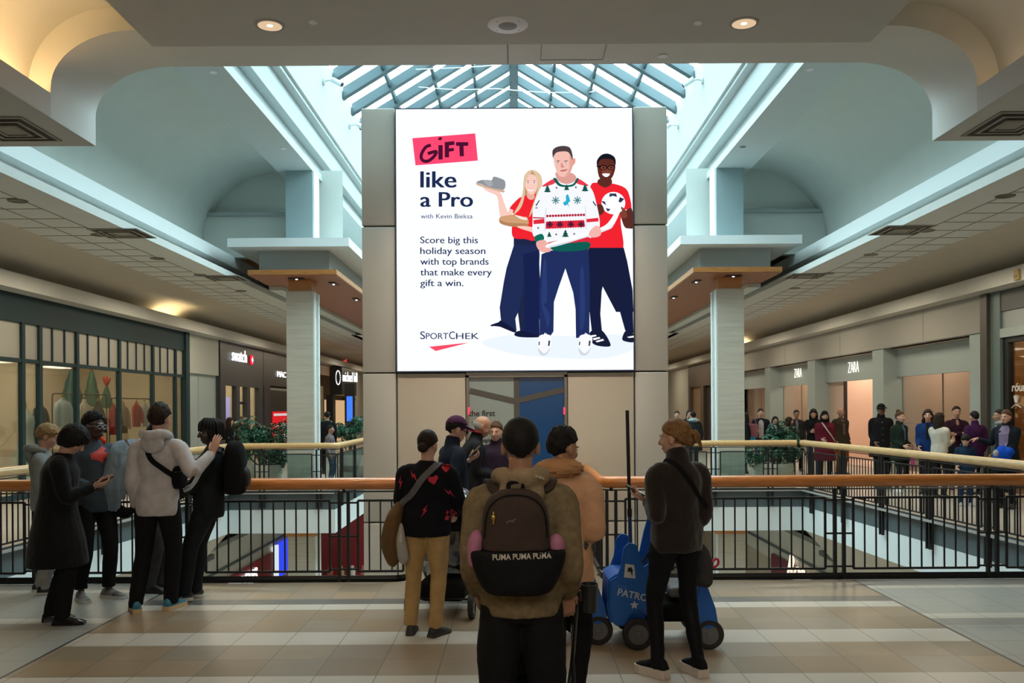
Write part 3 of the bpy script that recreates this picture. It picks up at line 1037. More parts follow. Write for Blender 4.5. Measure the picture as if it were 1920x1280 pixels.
shape('dca090', [(1090, 170), (1125, 240), (1120, 330), (1080, 410), (1040, 430), (1085, 340)], 'A')
shape('e0988a', [(1120, 240), (1150, 235), (1150, 280), (1122, 310)], 'A')
shape('4a3c40', [(910, 230), (905, 150), (950, 110), (1030, 98), (1095, 120), (1122, 200), (1118, 250), (1100, 200), (1060, 160), (960, 165), (922, 200)], 'A')
for cx, w in ((965, 24), (1050, 26)):
    shape('5a4440', [(cx - w, 268), (cx, 256), (cx + w, 262), (cx, 266)], 'A')
    disc('ffffff', cx, 280, 14, 6, 'A', 10)
    disc('4a3a38', cx, 280, 7, 7, 'A', 10)
shape('cf8a80', [(1000, 280), (1030, 330), (1012, 335), (995, 328)], 'A')
shape('b8605f', [(985, 365), (1025, 358), (1070, 350), (1040, 372), (1000, 376)], 'A')
o = dsp.build('display', EM, scr)
o.location = (0, YS - YT, 0)

# ================================================================== COLUMNS WITH CANOPIES
TRAV = mat('travertine', (0.50, 0.46, 0.38), 0.45, var=0.10, scale=3, stretch=(0.6, 0.6, 9))
BLUEG = mat('column_blue_grey', (0.24, 0.32, 0.33), 0.5)
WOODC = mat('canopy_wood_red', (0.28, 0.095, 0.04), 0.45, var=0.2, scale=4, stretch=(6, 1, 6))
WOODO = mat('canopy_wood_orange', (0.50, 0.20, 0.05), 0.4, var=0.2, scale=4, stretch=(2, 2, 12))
for s, nm in ((-1, 'left'), (1, 'right')):
    cx, cy = s * 4.66, 19.9
    c = thing('column', 'travertine clad column with wooden and white canopies, to the %s of the lift tower' % nm, 'column', (cx, cy, 0))
    mb = MB()
    hw = 0.29
    k = 0
    z = -5.2
    while z < 4.34:
        h = min(0.30, 4.34 - z)
        mb.rbox((0, 0, z + h / 2), (2 * hw, 2 * hw, h - 0.001), 0.002, seg=1)
        z += 0.30
    mb.build('shaft', TRAV, c)
    for a in (-1, 1):     # white corner trims on the side that faces the void
        MB().cbox((-s * (hw + 0.012), a * 0.2, -0.43), (0.024, 0.12, 9.5)).build('corner_trim', WHITE, c)
    MB().cbox((0, 0, 4.465), (0.50, 0.50, 0.25)).build('collar', WOODO, c)
    mb = MB()
    mb.box(-0.93 * 1, 0.93, -0.93, 13.0, 4.59, 4.70)
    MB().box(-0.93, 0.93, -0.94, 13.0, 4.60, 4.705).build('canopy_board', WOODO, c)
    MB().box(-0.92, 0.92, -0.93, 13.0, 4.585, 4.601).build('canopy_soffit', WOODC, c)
    MB().box(-0.74, 0.74, -0.75, 13.0, 4.704, 5.131).build('canopy_box', mat('box_grey', (0.30, 0.32, 0.31), 0.6), c)
    MB().box(-1.25, 1.25, -1.26, 13.0, 5.13, 5.31).build('canopy_slab', WHITE, c)
    mb = MB()
    mb.box(-0.29, 0.29, -0.29, 0.29, 5.31, 6.95)
    mb.build('upper_shaft', BLUEG, c)
    MB().cbox((-s * 0.305, 0, 6.13), (0.03, 0.5, 1.64)).build('upper_trim', WHITE, c)
    MB().cbox((0, 0, -0.90), (0.66, 0.66, 0.12)).build('lower_collar', WOODO, c)
    lamp = mat('lamp_black', (0.02, 0.02, 0.022), 0.4)
    for dx, dy in ((-0.0, -0.55), (-s * 0.62, 0.3), (-s * 0.62, 3.2)):
        f = MB().box(dx - 0.07 - 0.1 * (dy < 0), dx + 0.07 + 0.1 * (dy < 0), dy - 0.22 + 0.14 * (dy < 0), dy + 0.22 - 0.14 * (dy < 0), 4.56, 4.586).build('light_slot', lamp, c)
        MB().ell((dx, dy, 4.565), (0.03, 0.03, 0.02), 10, 6).build('lamp', emat('lamp_cool', (0.9, 0.95, 1.0), 4), f)
    # wall above the canopy beyond the column, closing the side
    mb = MB()
    a, b = sorted((s * 5.3, s * 5.6))
    mb.box(a, b, 20.66, 33, 4.50, 7.0)
    struct(mb, 'wall_clerestory_' + nm, VAULT)

# ================================================================== RAILINGS
def offset_pt(P, i, d):
    return P[i]
def railing(path, label, posts, wood, glass=False, close=0.0, spacing=0.118, drop=0.0, inner=1):
    """path: list of (x, y); posts: list per segment of distances of twin posts along it"""
    root = thing('railing', label, 'railing', (path[0][0], path[0][1], 0))
    o = Vector((path[0][0], path[0][1], 0))
    P = [Vector((x, y, 0)) - o for x, y in path]
    # rounded corners
    pts = [P[0]]
    for i in range(1, len(P) - 1):
        a, b, c = P[i - 1], P[i], P[i + 1]
        r = 0.16
        q0, q1 = b + (a - b).normalized() * r, b + (c - b).normalized() * r
        for k in range(6):
            t = k / 5
            pts.append(q0 * (1 - t) ** 2 + b * 2 * t * (1 - t) + q1 * t * t)
    pts.append(P[-1])
    mb = MB()
    prev = None
    mb.tube([p + Vector((0, 0, 1.012)) for p in pts], (0.062, 0.055), 14, side=(0, 0, 1))
    mb.build('handrail', wood, root, True)
    mb = MB()
    mb.tube([p + Vector((0, 0, 0.93)) for p in pts], (0.008, 0.02), 6, side=(0, 0, 1))
    mb.build('top_bar', BLACK, root)
    mb = MB()
    mb.tube([p + Vector((0, 0, 0.03)) for p in pts], (0.035, 0.012), 4, side=(0, 0, 1))
    mb.build('base_rail', BLACK, root)
    for i in range(len(P) - 1):
        a, b = P[i], P[i + 1]
        L = (b - a).length
        d = (b - a).normalized()
        M = Matrix.Translation(a) @ Matrix.Rotation(math.atan2(d.y, d.x), 4, 'Z')
        ps = sorted(p for p in posts[i] if 0 < p < L)
        for p in ps:
            for e in (-0.046, 0.046):
                MB().box(p + e - 0.015, p + e + 0.015, -0.022, 0.022, -drop, 0.93, M=M).build('post', BLACK, root)
            MB().tube([(p, 0, 0.92), (p, 0, 0.96)], 0.018, 8, M=M).build('bracket', BLACK, root)
            for z in (0.815, 0.47, 0.13):
                MB().box(p - 0.15, p + 0.15, -0.008, 0.008, z - 0.009, z + 0.009, M=M).build('cross_bar', BLACK, root)
        ends = [0.0] + ps + [L]
        for k in range(len(ends) - 1):
            x0 = ends[k] + (0.145 if ends[k] > 0 else 0.03)
            x1 = ends[k + 1] - (0.145 if ends[k + 1] < L else 0.03)
            if x1 - x0 < 0.12:
                continue
            mb = MB()
            for z in (0.837, 0.108):
                mb.box(x0, x1, -0.011, 0.011, z - 0.011, z + 0.011, M=M)
            for x in (x0, x1):
                mb.box(x - 0.011, x + 0.011, -0.011, 0.011, 0.108, 0.837, M=M)
            nb = max(1, int(round((x1 - x0) / spacing)))
            if not glass:
                for j in range(1, nb):
                    x = x0 + (x1 - x0) * j / nb
                    mb.box(x - 0.007, x + 0.007, -0.007, 0.007, 0.108, 0.837, M=M)
                mb.build('panel', BLACK, root)
            else:
                f = mb.build('panel', BLACK, root)
                MB().box(x0 + 0.01, x1 - 0.01, -0.005, 0.005, 0.12, 0.826, M=M).build('glass', glass_mat('rail_glass', (0.78, 0.88, 0.86), 0.3), f)
    return root
YR = YF + 0.035
XE = edge_x(YR) - 0.05
railing([(-XE, YR), (BR0 - 0.02, YR), (BR0 - 0.02, YT - 0.06)], 'black metal railing with orange wooden handrail, left of the bridge to the lift',
        [[XE - x for x in (4.93, 3.35, 1.78)], [1.2]], WOOD)
railing([(BR1 + 0.02, YT - 0.06), (BR1 + 0.02, YR), (XE, YR)], 'black metal railing with orange wooden handrail, right of the bridge to the lift',
        [[0.8], [x - BR1 - 0.02 for x in (0.98, 1.76 + 0.0, 3.33, 4.91)]], WOOD)
for s, nm in ((-1, 'left'), (1, 'right')):
    e0, e1 = (s * (edge_x(YR + 0.25) - 0.05), YR + 0.25), (s * 6.04, YC - 0.05)
    L = math.hypot(e1[0] - e0[0], e1[1] - e0[1])
    railing([e0, e1], 'railing with pale wooden handrail along the %s aisle, running away from the lift' % nm, [[L - 0.5 - 1.58 * k for k in range(7)][::-1]], WOODL, drop=0.42)
    railing([(s * 5.92, YC - 0.05), (s * (XC - 0.06), YC - 0.05), (s * (XC - 0.06), YC + 9)], 'glass panelled railing with pale wooden handrail before the %s column' % nm,
            [[0.55, 1.75], [0.5, 2.1, 3.7, 5.3, 6.9]], WOODL, glass=True, drop=0.3)
# ================================================================== SHOPFRONTS
WX = 10.0
TEAL = mat('shopfront_teal', (0.018, 0.042, 0.050), 0.6, spec=0.2)
SHOPW = mat('shop_wall_cream', (0.60, 0.54, 0.42), 0.7, var=0.04, scale=1.5)
PEACH = mat('shop_wall_peach', (0.62, 0.46, 0.37), 0.6, var=0.03, scale=1.0)
SGLASS = glass_mat('shop_glass', (0.90, 0.92, 0.90), 0.15)
PGREY = mat('pilaster_blue_grey', (0.38, 0.46, 0.46), 0.6)
ZGREY = mat('fashion_fascia_grey', (0.36, 0.36, 0.33), 0.65)
DARKF = mat('shopfront_dark_grey', (0.030, 0.034, 0.037), 0.4)

def wallY(px, s):      # distance along the aisle at which a pixel column meets the shop wall
    return WX * FPX / abs(px - VPX)

def shop_box(s, y0, y1, name, m, depth=3.2, h=3.9, light=120, lcol=(1.0, 0.80, 0.55)):
    a, b = sorted((s * (WX + 0.12), s * (WX + depth)))
    mb = MB()
    x = s * (WX + depth)
    mb.add([(x, y0, 0.0), (x, y1, 0.0), (x, y1, h), (x, y0, h)], [(0, 1, 2, 3)])
    for y in (y0, y1):
        mb.add([(a, y, 0), (b, y, 0), (b, y, h), (a, y, h)], [(0, 1, 2, 3)])
    mb.add([(a, y0, h), (b, y0, h), (b, y1, h), (a, y1, h)], [(0, 1, 2, 3)])
    mb.add([(a, y0, 0.012), (b, y0, 0.012), (b, y1, 0.012), (a, y1, 0.012)], [(0, 1, 2, 3)])
    struct(mb, name, m)
    area_light('shop_ceiling_light', ((a + b) / 2 - s * 0.4, (y0 + y1) / 2, h - 0.06), 1.2, light, lcol, (0, 0, 0), (y1 - y0) * 0.8)

# wall above and between the shops
for s, nm in ((-1, 'left'), (1, 'right')):
    mb = MB()
    a, b = sorted((s * WX, s * (WX + 0.12)))
    mb.box(a, b, YF, 60, 3.95, 4.7)
    mb.box(a, b, YF, 14.2, 0, 3.95)
    if s < 0:
        mb.box(a, b, 56, 60, 0, 3.95)
    else:
        mb.box(a, b, 52, 60, 0, 3.95)
    struct(mb, 'wall_shops_' + nm, mat('wall_bone', (0.46, 0.46, 0.41), 0.7))

# ---- left: large teal framed clothing shop
s = -1
Y0, Y1 = 14.2, 27.4
sf = thing('storefront', 'large clothing shopfront with dark teal frame and many window bars', 'storefront', (-WX, Y0, 0))
L = lambda mb, nm, m, par=sf: mb.build(nm, m, par)
mb = MB().box(-0.02, 0.10, 0, Y1 - Y0, 3.56, 4.12)
hd = L(mb, 'header', TEAL)
MB().box(0.0, 0.16, Y1 - Y0 - 0.30, Y1 - Y0, 0, 4.12).build('end_post', TEAL, sf)
bars = [18.28, 18.95, 20.55, 22.75, 24.85, 26.5]
for y in bars:
    MB().box(0.0, 0.09, y - Y0 - 0.06, y - Y0 + 0.06, 0, 3.56).build('mullion', TEAL, sf)
MB().box(0.0, 0.08, 0, Y1 - Y0, 2.76, 2.84).build('transom', TEAL, sf)
for a, b, n in ((18.95, 20.55, 2), (20.55, 22.75, 3), (22.75, 24.85, 3), (24.85, 26.5, 2), (26.5, 27.1, 0), (14.2, 18.28, 2)):
    for k in range(1, n + 1):
        y = a + (b - a) * k / (n + 1)
        MB().box(0.01, 0.06, y - Y0 - 0.025, y - Y0 + 0.025, 2.84, 3.56).build('glazing_bar', TEAL, sf)
edges = [14.2] + bars + [27.1]
FROST = mat('frosted_glass', (0.40, 0.39, 0.34), 0.3)
for a, b in zip(edges[:-1], edges[1:]):
    MB().box(0.025, 0.035, a - Y0, b - Y0, 2.84, 3.56).build('upper_pane', FROST, sf)
    MB().box(0.025, 0.035, a - Y0, b - Y0, 0.05, 2.76).build('window_pane', SGLASS, sf)
MB().box(0.0, 0.07, 0, Y1 - Y0, 0, 0.12).build('plinth', TEAL, sf)
MB().box(0.0, 0.12, 16.9 - Y0, 17.05 - Y0, 0, 2.45).build('door_post', TEAL, sf)
MB().box(0.0, 0.12, 14.3 - Y0, 17.05 - Y0, 2.35, 2.47).build('door_head', TEAL, sf)
shop_box(-1, Y0, Y1, 'wall_shop_1', SHOPW, light=290)

BRASS = mat('brass', (0.55, 0.36, 0.08), 0.25, metal=0.9)
def sp(px, py, X=10.7):     # point in the left shop window seen at a pixel
    Y = X * FPX / (VPX - px)
    return at(px, py, Y)
def garment(px, ptop, pbot, wpx, m, label, puffy=0, X=10.7, kind='jacket', sleeves=True):
    p = sp(px, ptop, X)
    sc = p.y / FPX
    h, w = (pbot - ptop) * sc, wpx * sc
    t = thing(kind, label, 'clothing', (p.x, p.y, p.z - h), R(68), 'clothes shown in the teal shop window')
    mb = MB()
    prof = []
    n = 14
    for k in range(n + 1):
        u = k / n
        a = w * (0.40 + 0.05 * math.sin(u * PI)) if u < 0.78 else w * (0.42 - 0.30 * ((u - 0.78) / 0.22) ** 1.6)
        if puffy:
            a *= 1 + 0.07 * abs(math.sin(u * PI * 4.5))
        prof.append(((0, 0, h * u), (a, a * 0.55)))
    mb.tube([p_ for p_, r in prof], [r for p_, r in prof], 16)
    mb.build('body', m, t, True)
    if sleeves:
        for e in (-1, 1):
            mb = MB()
            pts = [(e * w * 0.30, 0, h * 0.86), (e * w * 0.44, -0.03, h * 0.66), (e * w * 0.50, -0.05, h * 0.38), (e * w * 0.49, -0.06, h * 0.14)]
            rr = [w * 0.13, w * 0.13, w * 0.115, w * 0.10]
            rows = catmull([tuple(q) + (r,) for q, r in zip(pts, rr)], 4)
            rows = [(*q[:3], q[3] * (1 + 0.13 * abs(math.sin(i * 1.1)) * puffy)) for i, q in enumerate(rows)]
            mb.tube([q[:3] for q in rows], [q[3] for q in rows], 10)
            mb.build('sleeve', m, t, True)
    mb = MB()
    mb.tube([(0, 0, h * 0.97), (0, 0, h * 1.06)], [w * 0.15, w * 0.13], 12)
    mb.build('collar', m, t, True)
    mb = MB()
    mb.tube([(0, 0, h * 1.05), (0, 0, h * 1.13), (0.02, 0, h * 1.16), (0.0, 0, h * 1.2)], 0.008, 6)
    mb.ell((0, 0, h * 1.1), (0.02, 0.02, 0.035), 8, 6)
    mb.build('hanger_hook', BRASS, t)
    return t
PUFF = mat('puffer_ice_blue', (0.45, 0.56, 0.58), 0.45)
garment(117, 748, 800, 34, PUFF, 'ice blue quilted puffer jacket hanging in the shop window', 1)
garment(158, 752, 815, 28, mat('coat_offwhite', (0.55, 0.50, 0.42), 0.8), 'off white knitted jacket hanging beside the puffer jacket')
garment(183, 757, 820, 26, mat('coat_black', (0.02, 0.02, 0.022), 0.7), 'black jacket hanging in the middle of the shop window')
garment(213, 762, 815, 24, mat('coat_red', (0.42, 0.02, 0.03), 0.6), 'red jacket hanging left of the camel coat in the shop window')
garment(230, 757, 812, 26, mat('coat_camel', (0.36, 0.26, 0.15), 0.8), 'camel coat hanging beside the red jacket in the shop window')
garment(256, 756, 800, 22, mat('knit_red', (0.40, 0.025, 0.025), 0.8), 'red knitted jumper hanging near the far end of the shop window')
garment(271, 755, 800, 18, mat('shirt_pale', (0.50, 0.50, 0.48), 0.8), 'pale shirt hanging last on the rail of the shop window')
garment(75, 756, 830, 30, mat('coat_navy', (0.02, 0.035, 0.04), 0.8), 'long dark coat hanging between the dress form and the puffer jacket')
# standing rails
for px0, px1, py in ((98, 200, 737), (205, 282, 746)):
    a, b = sp(px0, py, 10.75), sp(px1, py, 10.75)
    t = thing('clothes_rail', 'black metal clothes rail in the teal shop window, %s' % ('holding the puffer jacket' if px0 == 98 else 'holding the red jackets'), 'clothes rail', (a.x, a.y, 0))
    ln = (b - a).length
    MB().tube([(0, 0, 0.03), (0, 0, a.z - 0.1), (0, 0.03, a.z - 0.02), (0, 0.1, a.z), (0, ln - 0.1, a.z), (0, ln - 0.03, a.z - 0.02), (0, ln, a.z - 0.1), (0, ln, 0.03)], 0.016, 8).build('frame', BLACK, t, True)
    for y in (0, ln):
        MB().box(-0.25, 0.25, y - 0.02, y + 0.02, 0.012, 0.045).build('foot', BLACK, t)
# teal draped cones with red coral
TEALC = mat('drape_teal', (0.010, 0.075, 0.075), 0.45)
GRNC = mat('drape_green', (0.022, 0.10, 0.060), 0.45)
CORAL = mat('coral_red', (0.50, 0.06, 0.035), 0.5)
for px, pt, pb, wpx, m, lb in ((135, 690, 770, 42, TEALC, 'dark teal draped cone topped with red coral in the shop window'), (172, 692, 762, 28, GRNC, 'green draped cone topped with red coral in the shop window'),
                               (200, 722, 765, 24, GRNC, 'small green drape with red coral in the shop window')):
    p = sp(px, pt, 11.4)
    sc = p.y / FPX
    h, w = (pb - pt) * sc, wpx * sc
    t = thing('window_drape', lb, 'shop display', (p.x, p.y, p.z - h), R(random.uniform(0, 60)))
    mb = MB()
    mb.lathe([(w * 0.5 * (1 - (k / 10)) ** 0.8 * (1 + 0.08 * math.sin(k * 2.1)) + 0.02, h * k / 10) for k in range(11)], seg=22)
    o = mb.build('drape', m, t, True)
    for v in o.data.vertices:
        th = math.atan2(v.co.y, v.co.x)
        f = 1 + 0.10 * math.sin(th * 6)
        v.co.x *= f
        v.co.y *= f
    mb = MB()
    for k in range(7):
        a = k * 0.9
        mb.tube([(0, 0, h * 0.97), (0.06 * math.cos(a), 0.06 * math.sin(a), h + 0.10), (0.11 * math.cos(a), 0.11 * math.sin(a), h + 0.2 + 0.03 * (k % 3))], [0.028, 0.024, 0.012], 7)
    mb.build('coral', CORAL, t, True)
# dress form
p = sp(49, 830, 10.6)
t = thing('dress_form', 'pale blue-green dress form with a long skirt at the shop entrance', 'mannequin', (p.x, p.y, 0))
mb = MB()
mb.lathe([(0.34, 0.02), (0.31, 0.4), (0.25, 0.8), (0.19, 1.05), (0.135, 1.28), (0.15, 1.38), (0.18, 1.52), (0.16, 1.66), (0.07, 1.74), (0.06, 1.82), (0.0, 1.83)], seg=28)
mb.build('dress', mat('dress_mint', (0.42, 0.52, 0.47), 0.6), t, True)
mb = MB().lathe([(0.02, 1.82), (0.022, 1.9), (0.012, 1.98), (0.0, 2.0)], seg=12)
mb.build('finial', BRASS, t, True)
for k, (px, py, lb) in enumerate(((328, 705, 'upper'), (328, 731, 'lower'))):
    p = sp(px, py, 10.3)
    t = thing('bulb', '%s round glowing bulb at the far end of the teal shop window' % lb, 'lamp', tuple(p))
    MB().ell((0, 0, 0), (0.045, 0.045, 0.045), 14, 8).build('globe', emat('bulb_glow', (1.0, 0.72, 0.42), 9), t, True)
    MB().tube([(0, 0, 0.04), (0, 0, 0.10)], 0.018, 8).build('socket', BRASS, t)
    MB().tube([(0, 0, 0.10), (0, 0, 0.34 if k else 0.2)], 0.004, 5).build('flex', BLACK, t)

# ---- left: white pilaster and wall
mb = MB()
mb.box(-WX - 0.1, -WX + 0.08, 27.42, 30.3, 2.92, 4.12)
mb.box(-WX - 0.25, -WX - 0.02, 27.42, 30.3, 0, 2.92, 1)
mb.box(-WX - 0.03, -WX + 0.0, 28.6, 28.7, 0, 2.92, 1)
struct(mb, 'wall_pilaster_left', [mat('wall_white_grey', (0.44, 0.47, 0.43), 0.65), PGREY])

def signboard(name, label, s_, px, py, hpx, m, mside, X=WX - 0.12, red=None, wpx=None, side=-1, cat='sign'):
    """letters fixed on a shop fascia, facing the aisle"""
    Y = X * FPX / abs(px - VPX)
    p = at(px, py, Y)
    sc = Y / FPX
    t = thing(name, label, cat, tuple(p))
    if side < 0:
        M = frame_M((0.03, 0, 0), (0, 1, 0), (0, 0, 1))
    else:
        M = frame_M((-0.03, 0, 0), (0, -1, 0), (0, 0, 1))
    return t, M, hpx * sc

# swatch
y0, y1 = 30.35, 35.5
sw = thing('storefront', 'dark grey watch shopfront with three tall windows and lit white lettering', 'storefront', (-WX, y0, 0))
W_ = y1 - y0
MB().box(-0.05, 0.12, 0, W_, 2.62, 4.12).build('header', DARKF, sw)
for a, b in ((0, 0.55), (1.75, 2.15), (3.0, 3.4), (4.55, W_)):
    MB().box(-0.05, 0.12, a, b, 0, 2.62).build('pier', DARKF, sw)
for a, b in ((0.55, 1.75), (2.15, 3.0), (3.4, 4.55)):
    MB().box(0.0, 0.01, a, b, 0.05, 2.62).build('window_pane', SGLASS, sw)
MB().box(-0.02, 0.03, 2.15, 3.0, 1.98, 2.08).build('door_head', BLACK, sw)
t, M, h = signboard('shop_sign', 'lit white lower-case lettering with a red cross plate on dark grey fascia', 'sw', 452, 676, 17, None, None)
mb = MB()
w = add_text(mb, 'swatch', frame_M((0.06, -1.25, -0.05), (0, 1, 0), (0, 0, 1)) @ Matrix.Diagonal((1.38, 1.35, 1, 1)), 0.46, depth=0.015, space=1.0)
mb.build('lettering', emat('sign_white', (1, 1, 1), 1.3), t)
MB().box(0.02, 0.06, 1.06, 1.34, -0.08, 0.26).build('cross_plate', emat('sign_red', (0.9, 0.02, 0.05), 1.2), t)
mb = MB().box(0.061, 0.07, 1.09, 1.31, 0.06, 0.12).box(0.061, 0.07, 1.165, 1.235, -0.02, 0.20)
mb.build('cross', emat('sign_white', (1, 1, 1), 1.3), t)
shop_box(-1, y0, y1, 'wall_shop_2', SHOPW, light=200, depth=2.6)

# MAC
y0, y1 = 35.55, 44.0
mc = thing('storefront', 'black cosmetics shopfront with lit white lettering and a red poster', 'storefront', (-WX, y0, 0))
W_ = y1 - y0
MB().box(-0.05, 0.12, 0, W_, 2.75, 4.12).build('header', mat('header_brown_black', (0.03, 0.024, 0.020), 0.4), mc)
MB().box(-0.05, 0.14, 0, 0.9, 0, 2.75).build('pier', mat('header_brown_black'), mc)
MB().box(-0.04, 0.02, 0.9, W_, 2.58, 2.68).build('light_strip', mat('strip_metal', (0.5, 0.5, 0.5), 0.3, metal=0.6), mc)
MB().box(-0.04, 0.0, 0.9, W_, 1.75, 2.58).build('upper_panel', BLACK, mc)
MB().box(-0.04, 0.0, 0.9, W_, 0, 1.75).build('lower_panel', BLACK, mc)
t = thing('poster', 'lit red poster with a pale figure in the cosmetics shop window', 'poster', (-WX + 0.01, 37.2, 0.7))
rp = MB()
rp.box(0.0, 0.03, 0, 5.0, -0.65, 1.0)
rp.box(0.031, 0.034, 0.1, 4.9, 0.82, 0.92, 1)
rp.prism([(1.2, -0.5), (1.5, 0.35), (1.7, 0.55), (1.95, 0.5), (1.95, 0.3), (2.3, 0.25), (3.0, 0.75), (3.15, 0.68), (2.5, 0.1), (3.2, -0.3), (3.6, -0.6), (2.2, -0.2), (1.8, -0.5)], 0.031, 0.034, 1, 'x')
rp.prism([(0.3, 0.4), (0.9, 0.45), (0.8, -0.2), (0.3, -0.3)], 0.031, 0.034, 2, 'x')
rp.build('picture', [emat('poster_red', (0.75, 0.02, 0.025), 0.9), emat('poster_pale', (0.75, 0.62, 0.6), 0.9), emat('poster_pink', (0.75, 0.35, 0.3), 0.8)], t)
t, M, h = signboard('shop_sign', 'lit white three-letter sign on a black fascia', 'MAC', 527, 706, 10, None, None)
mb = MB()
add_text(mb, 'MAC', frame_M((0.03, -0.75, -0.02), (0, 1, 0), (0, 0, 1)) @ Matrix.Diagonal((1.9, 0.95, 1, 1)), 0.36, depth=0.015)
mb.build('lettering', emat('sign_white', (1, 1, 1), 1.3), t)
shop_box(-1, y0, y1, 'wall_shop_3', mat('shop_dark', (0.05, 0.045, 0.04), 0.6), light=20, depth=2.6)

# michael hill
y0, y1 = 44.5, 56
mh = thing('storefront', 'jewellery shopfront with a black sign box and warm wooden interior', 'storefront', (-WX, y0, 0))
W_ = y1 - y0
MB().box(-0.05, 0.10, 0, W_, 3.55, 4.12).build('header', mat('header_wood', (0.20, 0.13, 0.075), 0.5), mh)
MB().box(0.1, 0.75, 3.8, 8.2, 2.55, 4.02).build('sign_box', BLACK, mh)
MB().box(-0.05, 0.12, 0, 1.0, 0, 3.55).build('pier', DARKF, mh)
MB().box(-0.05, 0.3, 3.6, 4.3, 0, 2.55).build('pier', BLACK, mh)
MB().box(-0.05, 0.12, 8.0, W_, 2.3, 2.45).build('lintel', BLACK, mh)
MB().box(-0.3, -0.2, 4.3, W_, 0, 2.3).build('display_wall', emat('display_glow', (0.85, 0.55, 0.28), 0.75), mh)
MB().box(-0.3, -0.2, 1.0, 3.6, 0, 3.0).build('display_window', mat('display_olive', (0.30, 0.26, 0.16), 0.4), mh)
t, M, h = signboard('shop_sign', 'lit white two-word lettering with a ring mark on a black box', 'mh', 643, 716, 9, None, None, X=WX - 0.95)
mb = MB()
add_text(mb, 'michael hill', frame_M((0.16, 1.2, 0.05), (0.32, 0.95, 0), (0, 0, 1)) @ Matrix.Diagonal((0.72, 1.5, 1, 1)), 0.5, align='CENTER', depth=0.015)
for k in range(24):
    a0, a1 = 2 * PI * k / 24, 2 * PI * (k + 0.5) / 24
    mb.tube([(-0.18 + 0.06 * math.cos(a0), -0.35 + 0.28 * math.cos(a0), 0.22 + 0.36 * math.sin(a0)), (-0.18 + 0.06 * math.cos(a1), -0.35 + 0.28 * math.cos(a1), 0.22 + 0.36 * math.sin(a1))], 0.03, 5)
mb.build('lettering', emat('sign_white', (1, 1, 1), 1.3), t)
p = at(656, 764, 40)
t = thing('info_screen', 'tall narrow blue lit screen on a stand beside the jewellery shop', 'screen', (p.x, p.y, 0))
MB().box(-0.22, 0.22, -0.05, 0.05, 1.0, 2.9).build('case', BLACK, t)
MB().box(-0.13, 0.13, -0.06, -0.051, 1.25, 2.35).build('display', emat('screen_blue', (0.04, 0.15, 0.95), 1.6), t)
MB().box(-0.06, 0.06, -0.04, 0.04, 0.0, 1.0).build('post', BLACK, t)
p = at(636, 674, 52)
t = thing('exit_sign', 'red lit exit sign hanging under the far ceiling', 'sign', tuple(p))
MB().box(-0.42, 0.42, -0.05, 0.05, -0.2, 0.2).build('case', emat('exit_red', (0.75, 0.06, 0.05), 0.8), t)
mb = MB()
add_text(mb, 'EXIT', Matrix.Translation((0, -0.055, -0.11)) @ Matrix.Rotation(R(90), 4, 'X'), 0.32, align='CENTER', bold=0.01)
mb.build('lettering', emat('exit_white', (1, 0.75, 0.7), 1.2), t)
MB().tube([(0, 0, 0.2), (0, 0, 0.5)], 0.02, 6).build('hanger', BLACK, t)

# ---- right: grey fashion shop with four bays
zf = thing('storefront', 'pale blue-grey fashion shopfront with pilasters and peach lit windows', 'storefront', (WX, 19.2, 0))
ZB = 2.62
pil = [(19.25, 19.85), (24.5, 25.25), (30.1, 30.85), (35.4, 36.15), (41.0, 41.7)]
MB().box(-0.10, 0.1, 0, 22.5, 3.33, 4.12).build('fascia', ZGREY, zf)
for k in range(4):
    MB().box(-0.103, -0.099, 5.65 * k + 2.8, 5.65 * k + 2.82, 3.33, 4.12).build('joint', mat('joint_grey'), zf)
for a, b in pil:
    MB().box(-0.06, 0.5, a - 19.2, b - 19.2, 0, 3.33).build('pilaster', PGREY, zf)
for k, ((a0, a1), (b0, b1)) in enumerate(zip(pil[:-1], pil[1:])):
    y0, y1 = a1 - 19.2, b0 - 19.2
    MB().box(0.30, 0.42, y0, y1, 2.56, 3.34).build('header_panel', PGREY, zf)
    if k != 1:
        MB().box(0.44, 0.455, y0, y1, 0.05, 2.58).build('window_pane', SGLASS, zf)
        MB().box(0.435, 0.46, (y0 + y1) / 2 - 0.012, (y0 + y1) / 2 + 0.012, 0.05, 2.58).build('glazing_bar', mat('bar_taupe', (0.25, 0.19, 0.16), 0.5), zf)
        MB().box(0.435, 0.46, y0, y1, 1.30, 1.315).build('glazing_bar', mat('bar_taupe'), zf)
    else:
        MB().box(0.40, 0.50, y1 - 1.4, y1 - 1.34, 0, 2.58).build('door_frame', BLACK, zf)
        MB().box(0.44, 0.5, y1 - 1.34, y1, 0, 2.58).build('side_panel', PEACH, zf)
for px, py, lb in ((1600, 688, 'nearer'), (1496, 699, 'farther')):
    Y = (WX + 0.28) * FPX / (px - VPX)
    p = at(px, py, Y)
    t = thing('shop_sign', '%s of the two slim lit four-letter signs over the fashion shop windows' % lb, 'sign', tuple(p))
    mb = MB()
    add_text(mb, 'ZARA', frame_M((-0.0, 0.46, -0.17), (0, -1, 0), (0, 0, 1)) @ Matrix.Diagonal((0.90, 1.25, 1, 1)), 0.40, depth=0.006, bold=-0.007, space=0.95)
    mb.build('lettering', emat('sign_warm', (1.0, 0.90, 0.78), 1.4), t)
shop_box(1, 19.85, 41.0, 'wall_shop_4', PEACH, depth=4.2, h=3.3, light=430, lcol=(1.0, 0.80, 0.62))
